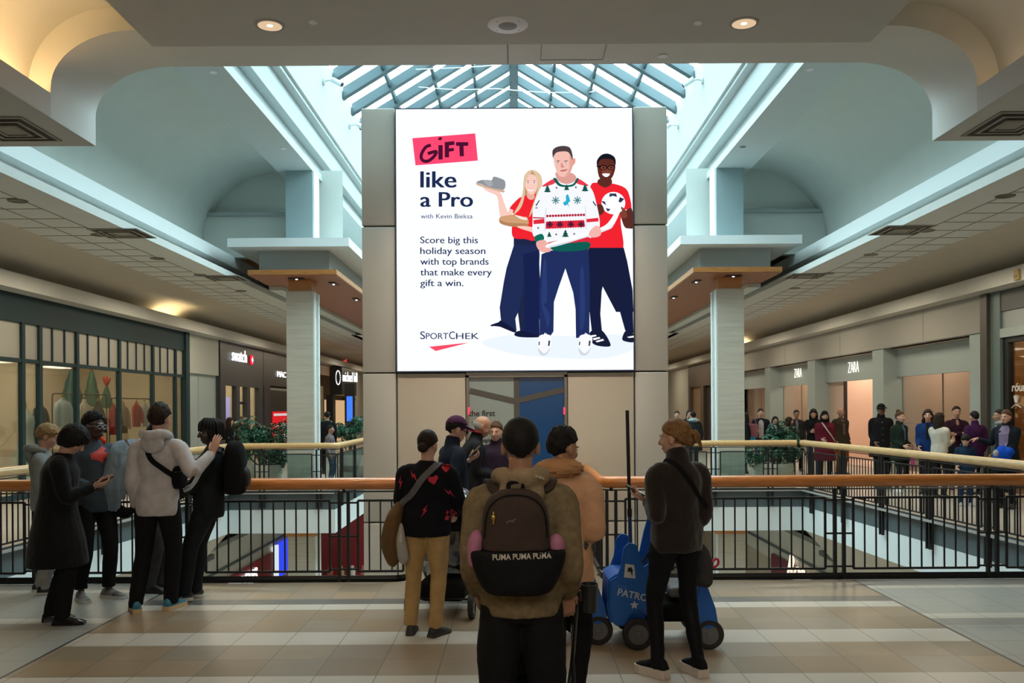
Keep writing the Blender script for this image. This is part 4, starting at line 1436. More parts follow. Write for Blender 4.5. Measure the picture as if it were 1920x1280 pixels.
# partitions inside, racks, green exit sign
for i, y in enumerate((25.0, 30.4, 35.8)):
    mb = MB()
    mb.box(WX + 0.55, WX + 3.0, y - 0.08, y + 0.08, 0.012, 3.28)
    struct(mb, 'wall_partition_%d' % (i + 1), PEACH)
p = at(1774, 681, 22.6)
t = thing('exit_sign', 'green exit sign with a white running figure and arrow in the fashion shop window', 'sign', (WX + 0.9, 22.6, p.z + 0.05))
MB().box(-0.03, 0.03, -0.24, 0.24, -0.11, 0.11).build('case', emat('exit_green', (0.02, 0.45, 0.12), 0.9), t)
mb = MB()
mb.prism([(0.20, 0), (0.12, 0.07), (0.12, 0.025), (0.03, 0.025), (0.03, -0.025), (0.12, -0.025), (0.12, -0.07)], -0.034, -0.0305, axis='x')
mb.prism([(-0.04, -0.08), (-0.02, 0.0), (-0.06, 0.05), (-0.12, 0.05), (-0.18, 0.02), (-0.13, 0.0), (-0.14, -0.08), (-0.11, -0.03), (-0.08, -0.03)], -0.034, -0.0305, axis='x')
mb.prism([(-0.07 + 0.022 * math.cos(k), 0.078 + 0.022 * math.sin(k)) for k in (0, 1, 2, 3, 4, 5)], -0.034, -0.0305, axis='x')
mb.build('symbol', emat('exit_sym', (0.9, 1, 0.9), 1.2), t)
MB().tube([(0, 0, 0.11), (0, 0, 0.5)], 0.012, 6).build('hanger', BLACK, t)
# clothes rails inside the fashion shop
def zrail(y, x, label, cols):
    t = thing('clothes_rail', label, 'clothes rail', (x, y, 0.0))
    MB().tube([(0, -0.75, 0.02), (0, -0.75, 1.72), (0, 0.75, 1.72), (0, 0.75, 0.02)], 0.014, 8).build('frame', BLACK, t)
    for e in (-1, 1):
        MB().box(-0.22, 0.22, e * 0.75 - 0.02, e * 0.75 + 0.02, 0.012, 0.04).build('foot', BLACK, t)
    for k in range(9):
        yy = -0.64 + k * 0.16
        g = thing('hanging_garment', label.split(',')[0] + ': garment on its hanger', 'clothing', (x, y + yy, 0.0), group='garments on the fashion shop rails')
        g['label'] = 'garment hanging on the ' + label[0].lower() + label[1:]
        mb = MB()
        hh = 0.85 + 0.2 * ((k * 7) % 3) / 3
        mb.tube([(0, 0, 1.66 - hh), (0, 0, 1.3), (0, 0, 1.55), (0, 0, 1.66)], [(0.24, 0.045), (0.22, 0.05), (0.20, 0.05), (0.03, 0.02)], 12)
        mb.build('body', cols[k % len(cols)], g, True)
        MB().tube([(0, 0, 1.65), (0, 0.0, 1.735)], 0.006, 5).build('hanger_hook', BLACK, g)
CB, CG, CY, CW = (mat('cloth_black', (0.015, 0.014, 0.014), 0.8), mat('cloth_green', (0.05, 0.05, 0.035), 0.8), mat('cloth_mustard', (0.34, 0.23, 0.03), 0.8), mat('cloth_white', (0.55, 0.5, 0.45), 0.8))
zrail(31.6, WX + 1.6, 'Rail of dark and mustard clothes in the far fashion shop window', [CB, CG, CY, CB])
zrail(27.6, WX + 2.6, 'Rail of dark coats beside the mirror in the fashion shop', [CB, CG, CB])
# free-standing mirror
p = at(1606, 840, 26.6)
t = thing('standing_mirror', 'white framed standing mirror with a low plinth in the fashion shop doorway', 'mirror', (WX + 1.0, 26.75, 0.012))
mb = MB()
for a, b, c, d in ((-0.42, -0.34, 0.0, 1.75), (0.34, 0.42, 0.0, 1.75), (-0.42, 0.42, 1.67, 1.75), (-0.42, 0.42, 0.45, 0.53)):
    mb.box(-0.04, 0.04, a, b, c, d)
mb.build('frame', mat('frame_white', (0.75, 0.70, 0.68), 0.5), t)
MB().box(-0.02, 0.02, -0.34, 0.34, 0.53, 1.67).build('glass', mat('mirror_silver', (0.55, 0.48, 0.42), 0.05, metal=1.0), t)
MB().box(-0.03, 0.03, -0.36, 0.36, 0.02, 0.45).build('plinth', mat('frame_white'), t)

# ---- right: wooden shop with dark frame nearest to us
Y0, Y1 = 14.2, 19.22
wf = thing('storefront', 'dark framed shopfront with warm orange wood interior at the near right', 'storefront', (WX, Y0, 0))
W_ = Y1 - Y0
MB().box(-0.16, 0.1, W_ - 0.29, W_ - 0.02, 0, 4.11).build('corner_post', mat('post_taupe', (0.06, 0.055, 0.045), 0.45), wf)
MB().box(-0.08, 0.1, W_ - 0.66, W_ - 0.29, 0, 4.11).build('jamb', mat('jamb_teal_grey', (0.13, 0.19, 0.19), 0.45), wf)
MB().box(-0.06, 0.1, 0, W_ - 0.66, 3.70, 4.11).build('header', mat('header_grey', (0.10, 0.11, 0.105), 0.5), wf)
MB().box(-0.02, 0.1, 0, W_ - 0.66, 3.34, 3.70).build('fascia', mat('fascia_pale', (0.36, 0.40, 0.40), 0.5), wf)
MB().box(-0.08, 0.12, 0, W_ - 0.66, 3.16, 3.34).build('ledge', PGREY, wf)
MB().box(-0.02, 0.1, W_ - 0.86, W_ - 0.66, 0, 3.16).build('black_jamb', BLACK, wf)
MB().box(-0.02, 0.1, 0, W_ - 0.86, 3.05, 3.16).build('black_head', BLACK, wf)
MB().box(0.04, 0.05, 0, W_ - 0.86, 0.03, 3.05).build('window_pane', SGLASS, wf)
WOODS = mat('shop_wood_orange', (0.42, 0.20, 0.06), 0.5, var=0.25, scale=1.5, stretch=(2, 2, 16))
shop_box(1, Y0, Y1, 'wall_shop_5', WOODS, depth=3.0, h=3.6, light=60, lcol=(1.0, 0.72, 0.40))
t = thing('window_decal', 'white lettering and crown mark on the near right shop window', 'sign', (WX + 0.02, 17.9, 0))
mb = MB()
p = at(1903, 731, 17.8)
add_text(mb, 'róun', frame_M((0.0, 0.42, 2.06), (0, -1, 0), (0, 0, 1)) @ Matrix.Diagonal((1.15, 1.0, 1, 1)), 0.24, depth=0.003, bold=0.004, shear=0.1)
for k in range(5):
    a = (k - 2) * 0.22
    mb.tube([(0, 0.25 - 0.018 * (k - 2), 1.83), (0, 0.25 - 0.20 * math.sin(a), 1.99 - 0.012 * abs(k - 2))], 0.009, 6)
mb.tube(catmull([(0, 0.07, 1.72), (0, 0.17, 1.77), (0, 0.25, 1.785), (0, 0.33, 1.77), (0, 0.43, 1.72)], 4), 0.010, 6)
mb.build('lettering', mat('decal_white', (0.75, 0.75, 0.72), 0.5), t)
t = thing('wall_sensor', 'small yellowed box fixed on the white cornice at the far right', 'sensor', tuple(at(1909, 515, 17.1)))
MB().rbox((0, 0, 0), (0.1, 0.16, 0.2), 0.02).build('case', mat('yellowed_plastic', (0.45, 0.36, 0.16), 0.5), t, True)
MB().cbox((-0.055, 0, -0.03), (0.01, 0.1, 0.06)).build('lens', mat('yellow_lens', (0.30, 0.24, 0.10), 0.2), t)
# far right dark shops
y0, y1 = 41.8, 52
df = thing('storefront', 'dark brown shopfront far along the right aisle with a glowing window', 'storefront', (WX, y0, 0))
W_ = y1 - y0
BRN = mat('shop_brown', (0.09, 0.065, 0.045), 0.5)
MB().box(-0.1, 0.1, 0, W_, 2.9, 4.12).build('header', BRN, df)
for a, b in ((0, 0.8), (2.4, 3.6), (6.0, 6.8), (9.6, W_)):
    MB().box(-0.1, 0.1, a, b, 0, 2.9).build('pier', BRN, df)
MB().box(0.05, 0.08, 0.8, 2.4, 0, 2.9).build('window_pane', emat('far_window', (0.55, 0.50, 0.38), 0.5), df)
MB().box(0.05, 0.08, 3.6, 6.0, 0, 2.9).build('window_pane', mat('far_dark', (0.03, 0.03, 0.03), 0.3), df)
MB().box(0.05, 0.08, 6.8, 9.6, 0, 2.9).build('window_pane', mat('far_tan', (0.25, 0.17, 0.10), 0.4), df)

# ================================================================== LOWER LEVEL SIGNS
REDS = mat('fascia_red', (0.28, 0.012, 0.018), 0.4)
def low(px, py, X):
    Y = X * FPX / abs(px - VPX)
    return at(px, py, Y)
t = thing('shop_sign', 'red fascia with lit white lettering on the lower level', 'sign', (-7.55, 25.1, -3.02))
MB().box(-0.02, 0.06, -4.5, 3.3, -0.50, 0.42).build('fascia', REDS, t)
mb = MB()
add_text(mb, 'ROGERS', frame_M((0.09, -1.0, -0.10), (0, 1, 0), (0, 0, 1)) @ Matrix.Diagonal((0.85, 0.9, 1, 1)), 0.62, depth=0.02, bold=0.006)
for k in range(18):
    a = 0.6 + 5.2 * k / 18
    b = 0.6 + 5.2 * (k + 1) / 18
    mb.tube([(0.09, -1.4 - 0.26 * math.cos(a), 0.08 + 0.19 * math.sin(a)), (0.09, -1.4 - 0.26 * math.cos(b), 0.08 + 0.19 * math.sin(b))], 0.06, 6)
mb.build('lettering', emat('sign_white', (1, 1, 1), 1.3), t)
t = thing('shop_sign', 'blue lit square sign beside the red fascia on the lower level', 'sign', (-7.5, 28.9, -2.95))
MB().box(-0.05, 0.05, -0.5, 0.9, -0.55, 0.5).build('panel', emat('sign_blue', (0.03, 0.06, 0.75), 1.2), t)
MB().box(-0.05, 0.05, -0.95, -0.5, -0.55, 0.5).build('edge_panel', emat('sign_pale', (0.8, 0.85, 0.9), 0.9), t)
t = thing('shop_sign', 'dark red fascia with pale script lettering on the lower level right', 'sign', (7.58, 22.6, -3.1))
MB().box(-0.06, 0.02, -4.5, 4.2, -0.65, 0.55).build('fascia', mat('fascia_maroon', (0.14, 0.006, 0.02), 0.4), t)
mb = MB()
add_text(mb, 'Rose', frame_M((-0.09, 2.6, 0.18), (0, -1, 0), (0, 0, 1)), 0.95, depth=0.02, shear=0.5)
mb.build('lettering', emat('sign_cream', (1.0, 0.85, 0.65), 1.2), t)
# kiosk on the lower floor
p = at(655, 1020, 27)
t = thing('kiosk', 'white counter kiosk with a red back wall on the lower floor', 'kiosk', (-4.9, 27.5, -5.2))
MB().box(-1.5, 1.2, 1.2, 1.4, 0, 4.0).build('back_wall', REDS, t)
MB().box(-1.5, 1.0, -0.9, -0.3, 0, 1.9).build('counter', mat('counter_white', (0.7, 0.7, 0.68), 0.4), t)
MB().box(-1.55, 1.05, -0.95, -0.2, 1.9, 1.98).build('counter_top', mat('counter_top', (0.6, 0.55, 0.48), 0.3), t)
for k in range(7):
    g = tag(MB().lathe([(0.0, 0), (0.09, 0), (0.10, 0.2), (0.05, 0.28), (0.05, 0.36), (0, 0.37)], seg=10).build('jar', mat('jar_%d' % (k % 3), ((0.4, 0.28, 0.12), (0.5, 0.45, 0.38), (0.35, 0.1, 0.06))[k % 3], 0.3), None, True, (-6.2 + k * 0.33, 26.9, -3.22)),
            'small jar in the row on the lower kiosk counter', 'jar', 'jars on the lower kiosk counter')

# ================================================================== CEILING FITTINGS
STEELB = mat('brushed_reflector', (0.75, 0.62, 0.45), 0.25, metal=0.9)
for px, py, lb in ((506, 47, 'left'), (1395, 43, 'right')):
    dy = (HORY - py)
    Y = (HC - CAMZ) / (at(px, py, 1.0).z - CAMZ)
    p = at(px, py, Y)
    t = thing('downlight', 'round recessed downlight with a glowing brass reflector, %s of the ceiling speaker' % lb, 'ceiling light', (p.x, p.y, HC))
    MB().lathe([(0.098, 0.0), (0.098, -0.006), (0.122, -0.008), (0.124, 0.0)], seg=32).build('trim_ring', mat('ring_grey', (0.30, 0.29, 0.28), 0.5), t, True)
    MB().lathe([(0.100, -0.010), (0.085, -0.005), (0.045, -0.003), (0.0, -0.002)], seg=32).build('reflector', emat('reflector_glow', (1.0, 0.72, 0.46), 0.75), t, True)
    MB().ell((0, 0, -0.006), (0.028, 0.028, 0.006), 12, 8).build('lamp', emat('lamp_warm', (1.0, 0.86, 0.66), 1.6), t, True)
Y = (HC - CAMZ) / (at(952, 46, 1).z - CAMZ)
p = at(952, 46, Y)
t = thing('ceiling_speaker', 'white round ceiling speaker with grey mesh centre', 'speaker', (p.x, p.y, HC))
MB().lathe([(0.0, -0.014), (0.08, -0.014), (0.085, -0.012), (0.165, -0.010), (0.172, -0.004), (0.172, 0.0)], seg=36).build('rim', mat('speaker_white', (0.80, 0.80, 0.86), 0.5), t, True)
MB().lathe([(0.0, -0.019), (0.075, -0.017), (0.082, -0.012)], seg=32).build('grille', mat('speaker_mesh', (0.27, 0.28, 0.31), 0.6, bump=0.4, bscale=300), t, True)
for k in range(4):
    a = PI / 4 + k * PI / 2
    MB().ell((0.13 * math.cos(a), 0.13 * math.sin(a), -0.012), (0.006, 0.006, 0.003), 8, 4).build('screw', mat('screw_grey', (0.2, 0.2, 0.2), 0.4), t)
def disc_at(px, py, zc, r, label, name='sprinkler_cover', cat='sprinkler', col='speaker_white', h=0.012):
    Y = (zc - CAMZ) / (at(px, py, 1).z - CAMZ)
    p = at(px, py, Y)
    o = MB().lathe([(0.0, -h), (r * 0.92, -h), (r, -h * 0.6), (r, 0.0)], seg=20).build(name, mat(col), None, True, (p.x, p.y, zc))
    return tag(o, label, cat)
disc_at(587, 41, HC, 0.035, 'small flush disc on the ceiling right of the left downlight')
disc_at(1309, 42, HC, 0.035, 'small flush disc on the ceiling left of the right downlight')
disc_at(1243, 104, ZH, 0.05, 'small round cover on the header above the skylight, right of the access panel')
disc_at(400, 135, 6.95, 0.06, 'round disc under the left skylight beam, nearer to us')
disc_at(531, 278, 6.95, 0.06, 'round disc under the left skylight beam, near the column')
disc_at(1518, 130, 6.95, 0.06, 'round disc under the right skylight beam, nearer to us')
disc_at(1393, 275, 6.95, 0.06, 'round disc under the right skylight beam, near the column', col='screw_grey')

def vent(px, py, zc, wx, wy, label):
    Y = (zc - CAMZ) / (at(px, py, 1).z - CAMZ)
    p = at(px, py, Y)
    t = thing('ceiling_vent', label, 'vent', (p.x, p.y, zc))
    mv = mat('vent_grey', (0.25, 0.235, 0.20), 0.5)
    for k in range(3):
        f = 1 - 0.28 * k
        mb = MB()
        a, b, w = wx / 2 * f, wy / 2 * f, 0.05 * wx
        z0, z1 = -0.012 - 0.006 * k, -0.001
        mb.box(-a, a, -b, -b + w, z0, z1).box(-a, a, b - w, b, z0, z1).box(-a, -a + w, -b + w, b - w, z0, z1).box(a - w, a, -b + w, b - w, z0, z1)
        mb.build('frame_ring', mv, t)
    MB().box(-wx / 2 * 0.95, wx / 2 * 0.95, -wy / 2 * 0.95, wy / 2 * 0.95, -0.0025, -0.0005).build('duct', mat('vent_dark', (0.02, 0.02, 0.018), 0.7), t)
    MB().box(-wx * 0.15, wx * 0.15, -wy * 0.15, wy * 0.15, -0.02, -0.012).build('centre_plate', mv, t)
vent(20, 242, ZS, 0.62, 0.75, 'square air diffuser in the low soffit at the upper left corner')
vent(1897, 232, ZS, 0.62, 0.75, 'square air diffuser in the low soffit at the upper right corner')
for px, py, sd in ((230, 437, 'left'), (424, 521, 'left'), (1690, 431, 'right'), (1510, 517, 'right')):
    vent(px, py, 4.48, 0.75, 0.75, 'square air vent in the %s aisle ceiling, %s the column' % (sd, 'farther away near' if px in (424, 1510) else 'well before'))
k = 0
CANS = ((33, 376), (186, 440), (295, 484), (375, 515), (452, 545), (1885, 367), (1737, 432), (1633, 477), (1553, 512), (1490, 540))
for px, py in CANS:
    sd = 'left' if px < 960 else 'right'
    Y = (4.48 - CAMZ) / (at(px, py, 1).z - CAMZ)
    p = at(px, py, Y)
    if abs(p.x) > 7.25:
        p.x = math.copysign(7.2, p.x)
    t = thing('downlight', ('nearest', 'second', 'third', 'fourth', 'farthest')[k % 5] + ' small recessed downlight along the %s aisle ceiling' % sd, 'ceiling light', (p.x, p.y, 4.48), group='small downlights of the aisle ceilings')
    MB().lathe([(0.09, -0.010), (0.12, -0.012), (0.125, -0.001)], seg=20).build('trim_ring', mat('ring_dark', (0.12, 0.11, 0.09), 0.4), t, True)
    MB().lathe([(0.0, -0.006), (0.09, -0.006)], seg=20).build('lamp', mat('can_dark', (0.10, 0.085, 0.06), 0.3), t, True)
    k += 1
# security cameras on the skylight well walls
for px, py, lb in ((606, 152, 'nearer camera on the left'), (655, 235, 'farther camera on the left'), (1318, 150, 'nearer camera on the right'), (1272, 235, 'farther camera on the right')):
    s = -1 if px < 960 else 1
    e = at(px, py, 1.0)
    # meet the slightly sloping well wall x = 4.2 - (z-8.1)*0.1/1.3
    Y = 20.0
    for _ in range(8):
        z = CAMZ + (e.z - CAMZ) * Y
        xw = 4.2 - (z - 8.1) * 0.1 / 1.3
        Y = xw / abs(e.x)
    p = at(px, py, Y)
    t = thing('security_camera', 'small white security camera, ' + lb + ' skylight wall', 'camera', tuple(p), 0 if s < 0 else PI)
    CW_ = mat('camera_white', (0.62, 0.68, 0.68), 0.4)
    MB().tube([(0.0, 0, 0), (0.04, 0, 0)], 0.09, 14).build('base', CW_, t, True)
    MB().tube([(0.03, 0, 0), (0.14, 0, 0.02), (0.24, -0.02, -0.02)], 0.025, 8, sub=3).build('arm', CW_, t, True)
    b = MB()
    b.tube([(0.20, 0.0, 0.03), (0.42, -0.06, -0.10)], [0.055, 0.06], 14)
    bo = b.build('body', CW_, t, True)
    MB().tube([(0.415, -0.058, -0.097), (0.435, -0.064, -0.108)], 0.045, 12).build('lens', BLACK, bo, True)
# thin white cables strung below the skylight
for i, (a, b, lb) in enumerate((((780, 130), (1015, 112), 'upper left'), ((785, 163), (928, 166), 'middle left'), ((928, 166), (1105, 173), 'middle right'), ((1105, 173), (1275, 118), 'upper right'))):
    pa, pb = at(a[0], a[1], 22 + i), at(b[0], b[1], 24 + i)
    o = MB().tube([tuple(pa), tuple((pa + pb) / 2 - Vector((0, 0, 0.05))), tuple(pb)], 0.012, 6, sub=5).build('hanging_cable', mat('cable_white', (0.7, 0.75, 0.75), 0.5))
    tag(o, 'thin white cable strung under the skylight, ' + lb + ' of the ridge', 'cable')

# ================================================================== PLANTERS
POT = mat('planter_stone', (0.48, 0.44, 0.37), 0.6, var=0.08, scale=6)
LEAFM = [mat('leaf_green_a', (0.012, 0.085, 0.045), 0.35), mat('leaf_green_b', (0.025, 0.13, 0.07), 0.35), mat('leaf_green_c', (0.008, 0.05, 0.03), 0.4)]
def plant(x, y, label, blobs, potr, poth, n, seed, leaf=0.11):
    rnd = random.Random(seed)
    t = thing('potted_plant', label, 'plant', (x, y, 0.0))
    MB().lathe([(0.0, 0.0), (potr * 0.62, 0.0), (potr * 0.85, poth * 0.35), (potr, poth * 0.75), (potr * 0.97, poth), (potr * 0.88, poth), (potr * 0.85, poth * 0.93), (0, poth * 0.92)], seg=36).build('planter', POT, t, True)
    mb = MB()
    for bx, by, bz, br in blobs:
        mb.tube([(bx * 0.2, by * 0.2, poth * 0.9), (bx * 0.7, by * 0.7, bz * 0.75), (bx, by, bz)], [0.02, 0.014, 0.006], 6, sub=3)
    mb.build('stem', mat('stem_brown', (0.10, 0.07, 0.035), 0.7), t, True)
    mb = MB()
    for k in range(n):
        bx, by, bz, br = rnd.choice(blobs)
        d = Vector((rnd.gauss(0, 1), rnd.gauss(0, 1), rnd.gauss(0, 1))).normalized() * br * rnd.uniform(0.55, 1.0)
        c = Vector((bx, by, bz)) + d
        # a whorl of 5-6 drooping leaflets
        nrm = (d.normalized() + Vector((0, 0, 0.7))).normalized()
        u = nrm.orthogonal().normalized()
        w = nrm.cross(u)
        m = rnd.randint(5, 7)
        mi = rnd.randint(0, 2)
        a0 = rnd.uniform(0, 6)
        for q in range(m):
            a = a0 + 2 * PI * q / m
            dr = u * math.cos(a) + w * math.sin(a)
            sd = nrm.cross(dr)
            l_ = leaf * rnd.uniform(0.8, 1.2)
            p0, p1, p2 = c + dr * 0.01, c + dr * l_ * 0.55 + nrm * 0.012, c + dr * l_ - nrm * l_ * 0.25
            mb.add([p0, p1 + sd * l_ * 0.22, p2, p1 - sd * l_ * 0.22], [(0, 1, 2, 3)], mi)
    mb.build('foliage', LEAFM, t)
    return t
pl = at(505, 880, 20.4)
plant(pl.x - 0.12, 20.4, 'bushy green plant in a large stone planter left of the left column', [(-0.45, 0, 0.95, 0.34), (0.1, -0.1, 0.85, 0.36), (0.42, 0, 1.25, 0.33), (-0.35, 0, 1.35, 0.32), (0.35, 0, 0.75, 0.28), (-0.05, 0, 1.2, 0.25)], 0.42, 0.55, 330, 3)
pr = at(1450, 880, 20.6)
plant(pr.x, 20.6, 'bushy green plant in a large stone planter right of the right column', [(-0.4, 0, 0.75, 0.34), (0.15, -0.1, 0.75, 0.36), (0.42, 0, 0.85, 0.3), (0.1, 0, 1.2, 0.27), (0.35, 0, 1.1, 0.26), (0, 0, 0.95, 0.3)], 0.45, 0.50, 300, 5)
plant(at(655, 800, 26).x, 26, 'green plant behind the left glass railing beside the lift tower', [(0, 0, 1.1, 0.3), (0.2, 0, 1.35, 0.25), (-0.3, 0, 1.2, 0.22), (-0.75, 0.3, 1.35, 0.2)], 0.35, 0.6, 200, 9)
# ================================================================== PEOPLE
def V(*a):
    return Vector(a)

def ik(a, t, l1, l2, pole):
    d = t - a
    L = d.length
    if L > (l1 + l2) * 0.995:
        t = a + d * ((l1 + l2) * 0.995 / L)
        d = t - a
        L = d.length
    u = d / L
    c = (l1 * l1 - l2 * l2 + L * L) / (2 * L)
    h = math.sqrt(max(0.0, l1 * l1 - c * c))
    p = pole - u * pole.dot(u)
    if p.length < 1e-5:
        p = u.orthogonal()
    return a + u * c + p.normalized() * h, t

def hand_mesh(mb, wrist, d, n, side, s=1.0, curl=0.35, spread=0.5, M=None):
    """palm, four bent fingers of unequal length and a thumb off the side of the palm"""
    d = d.normalized()
    n = (n - d * n.dot(d)).normalized()
    w = d.cross(n) * side
    P = lambda a, b, c: wrist + (d * a + w * b + n * c) * s
    mb.tube([P(-0.03, 0, 0), P(0.0, 0, 0), P(0.03, 0.002, 0), P(0.065, 0.0, 0.0), P(0.092, -0.002, 0.002)],
            [(0.026 * s, 0.019 * s), (0.028 * s, 0.018 * s), (0.036 * s, 0.017 * s), (0.042 * s, 0.015 * s), (0.039 * s, 0.011 * s)], 12, side=w)
    for off, ln, k in ((0.030, 0.074, 0.9), (0.010, 0.082, 1.0), (-0.010, 0.076, 1.06), (-0.029, 0.060, 1.15)):
        p = P(0.088, off, 0.0)
        a = 0.0
        dr = (d + w * off * spread * 4).normalized()
        pts, rr = [p - dr * 0.012 * s], [0.0095 * s]
        for j, f in enumerate((0.45, 0.31, 0.24)):
            a += curl * k * (0.8, 1.15, 0.8)[j]
            pts.append(p.copy())
            rr.append((0.0092, 0.0085, 0.0078)[j] * s)
            p = p + (dr * math.cos(a) + n * math.sin(a)) * ln * f * s
        pts += [p, p + (dr * math.cos(a) + n * math.sin(a)) * 0.006 * s]
        rr += [0.0070 * s, 0.0028 * s]
        mb.tube(pts, rr, 8, side=w)
    p0 = P(0.012, 0.022, 0.004)
    d1 = (d * 0.62 + w * 0.72 + n * 0.30).normalized()
    d2 = (d * 0.86 + w * 0.26 + n * (0.30 + curl * 0.4)).normalized()
    p1 = p0 + d1 * 0.045 * s
    p2 = p1 + d2 * 0.034 * s
    mb.tube([p0, (p0 + p1) / 2, p1, p2, p2 + d2 * 0.022 * s, p2 + d2 * 0.027 * s], [0.015 * s, 0.0135 * s, 0.0112 * s, 0.0102 * s, 0.0075 * s, 0.003 * s], 8, side=n)

def shoe_build(parent, ank, yaw, s, upper, sole, boot=0.0, chunky=0.0):
    """upper and sole of one shoe; ank is the ankle joint"""
    c, q = math.cos(yaw), math.sin(yaw)
    F, S_ = V(-q, c, 0), V(c, q, 0)
    o = V(ank.x, ank.y, ank.z - 0.085 * s)
    secs = [(-0.075, 0.026, 0.055), (-0.060, 0.034, 0.085), (-0.02, 0.037, 0.098 + boot), (0.03, 0.038, 0.092 + boot * 0.3), (0.075, 0.042, 0.068), (0.12, 0.047, 0.053), (0.155, 0.043, 0.042), (0.178, 0.028, 0.030)]
    z0 = 0.020 + chunky
    vs, fs = [], []
    m = 9
    for t, w, h in secs:
        for k in range(m):
            a = PI * k / (m - 1)
            vs.append(o + F * (t * s) + S_ * (w * s * math.cos(a)) + V(0, 0, (z0 + (h - 0.02) * math.sin(a) ** 0.8) * s))
    for i in range(len(secs) - 1):
        for k in range(m - 1):
            fs.append((i * m + k, i * m + k + 1, (i + 1) * m + k + 1, (i + 1) * m + k))
        fs.append((i * m, (i + 1) * m, (i + 1) * m + m - 1, i * m + m - 1))
    fs.append(list(range(m)))
    fs.append([(len(secs) - 1) * m + k for k in range(m)][::-1])
    ob = MB().add(vs, fs).build('shoe', upper, parent, True)
    mb = MB()
    out = []
    for t, w, h in secs:
        out.append((t * 1.04 - 0.001, w + 0.004 + chunky * 0.15))
    poly = [o + F * (t * s) + S_ * (w * s) for t, w in out] + [o + F * (t * s) - S_ * (w * s) for t, w in out[::-1]]
    n = len(poly)
    zz = (0.024 + chunky) * s
    vv = [p + V(0, 0, 0.001) for p in poly] + [p + V(0, 0, zz) for p in poly]
    mb.add(vv, [list(range(n))[::-1], [n + i for i in range(n)]] + [(i, (i + 1) % n, n + (i + 1) % n, n + i) for i in range(n)])
    mb.build('sole', sole, ob)
    return ob

SKIN = {'pale': mat('skin_pale', (0.52, 0.30, 0.22), 0.5, var=0.06, scale=20), 'tan': mat('skin_tan', (0.38, 0.20, 0.125), 0.5, var=0.06, scale=20),
        'brown': mat('skin_brown', (0.17, 0.08, 0.045), 0.45, var=0.06, scale=20), 'dark': mat('skin_dark', (0.055, 0.027, 0.018), 0.42, var=0.06, scale=20)}
LIPS = {'pale': mat('lips_pale', (0.40, 0.13, 0.11), 0.4), 'tan': mat('lips_tan', (0.28, 0.09, 0.075), 0.4), 'brown': mat('lips_brown', (0.13, 0.045, 0.04), 0.4), 'dark': mat('lips_dark', (0.09, 0.032, 0.03), 0.4)}
EYEW, EYED = mat('eye_white', (0.62, 0.60, 0.58), 0.3), mat('eye_iris', (0.03, 0.02, 0.015), 0.2)
HAIRM = {'black': mat('hair_black', (0.010, 0.009, 0.009), 0.62, spec=0.18, var=0.3, scale=40, stretch=(4, 4, 1)), 'dark': mat('hair_dark_brown', (0.022, 0.013, 0.009), 0.62, spec=0.18, var=0.35, scale=40, stretch=(4, 4, 1)),
         'brown': mat('hair_brown', (0.075, 0.038, 0.018), 0.62, spec=0.18, var=0.35, scale=40, stretch=(4, 4, 1)), 'blond': mat('hair_blond', (0.30, 0.19, 0.085), 0.62, spec=0.18, var=0.4, scale=40, stretch=(4, 4, 1)),
         'honey': mat('hair_honey', (0.20, 0.105, 0.04), 0.62, spec=0.18, var=0.45, scale=40, stretch=(4, 4, 1)), 'grey': mat('hair_grey', (0.25, 0.24, 0.23), 0.62, spec=0.18, var=0.3, scale=40, stretch=(4, 4, 1))}
def cloth(name, col=(0.02, 0.02, 0.02), rough=0.9, var=0.12, scale=14, bump=0.25, bscale=90, **k):
    k.setdefault('spec', 0.12)
    return mat('cloth_' + name, col, rough, var=var, scale=scale, bump=bump, bscale=bscale, **k)
CB_ = cloth('jet', (0.0085, 0.0085, 0.0095))
CTROU = cloth('black_trousers', (0.011, 0.011, 0.012))
CNAVY = cloth('navy', (0.012, 0.017, 0.030))
CJEAN = cloth('jeans', (0.035, 0.055, 0.095))

def fold(me, amp, freq, seed, stretch=(1, 1, 0.45)):
    """soft cloth folds pushed along the normals"""
    if amp <= 0:
        return
    n = len(me.vertices)
    co = [0.0] * (n * 3)
    me.vertices.foreach_get('co', co)
    no = [0.0] * (n * 3)
    me.vertex_normals.foreach_get('vector', no)
    for i in range(n):
        p = V(co[3 * i] * freq * stretch[0] + seed, co[3 * i + 1] * freq * stretch[1], co[3 * i + 2] * freq * stretch[2] + seed * 0.7)
        f = noise.noise(p) + 0.55 * (0.5 - abs(noise.noise(p * 2.1))) 
        f *= amp
        co[3 * i] += no[3 * i] * f
        co[3 * i + 1] += no[3 * i + 1] * f
        co[3 * i + 2] += no[3 * i + 2] * f
    me.vertices.foreach_set('co', co)
    me.update()

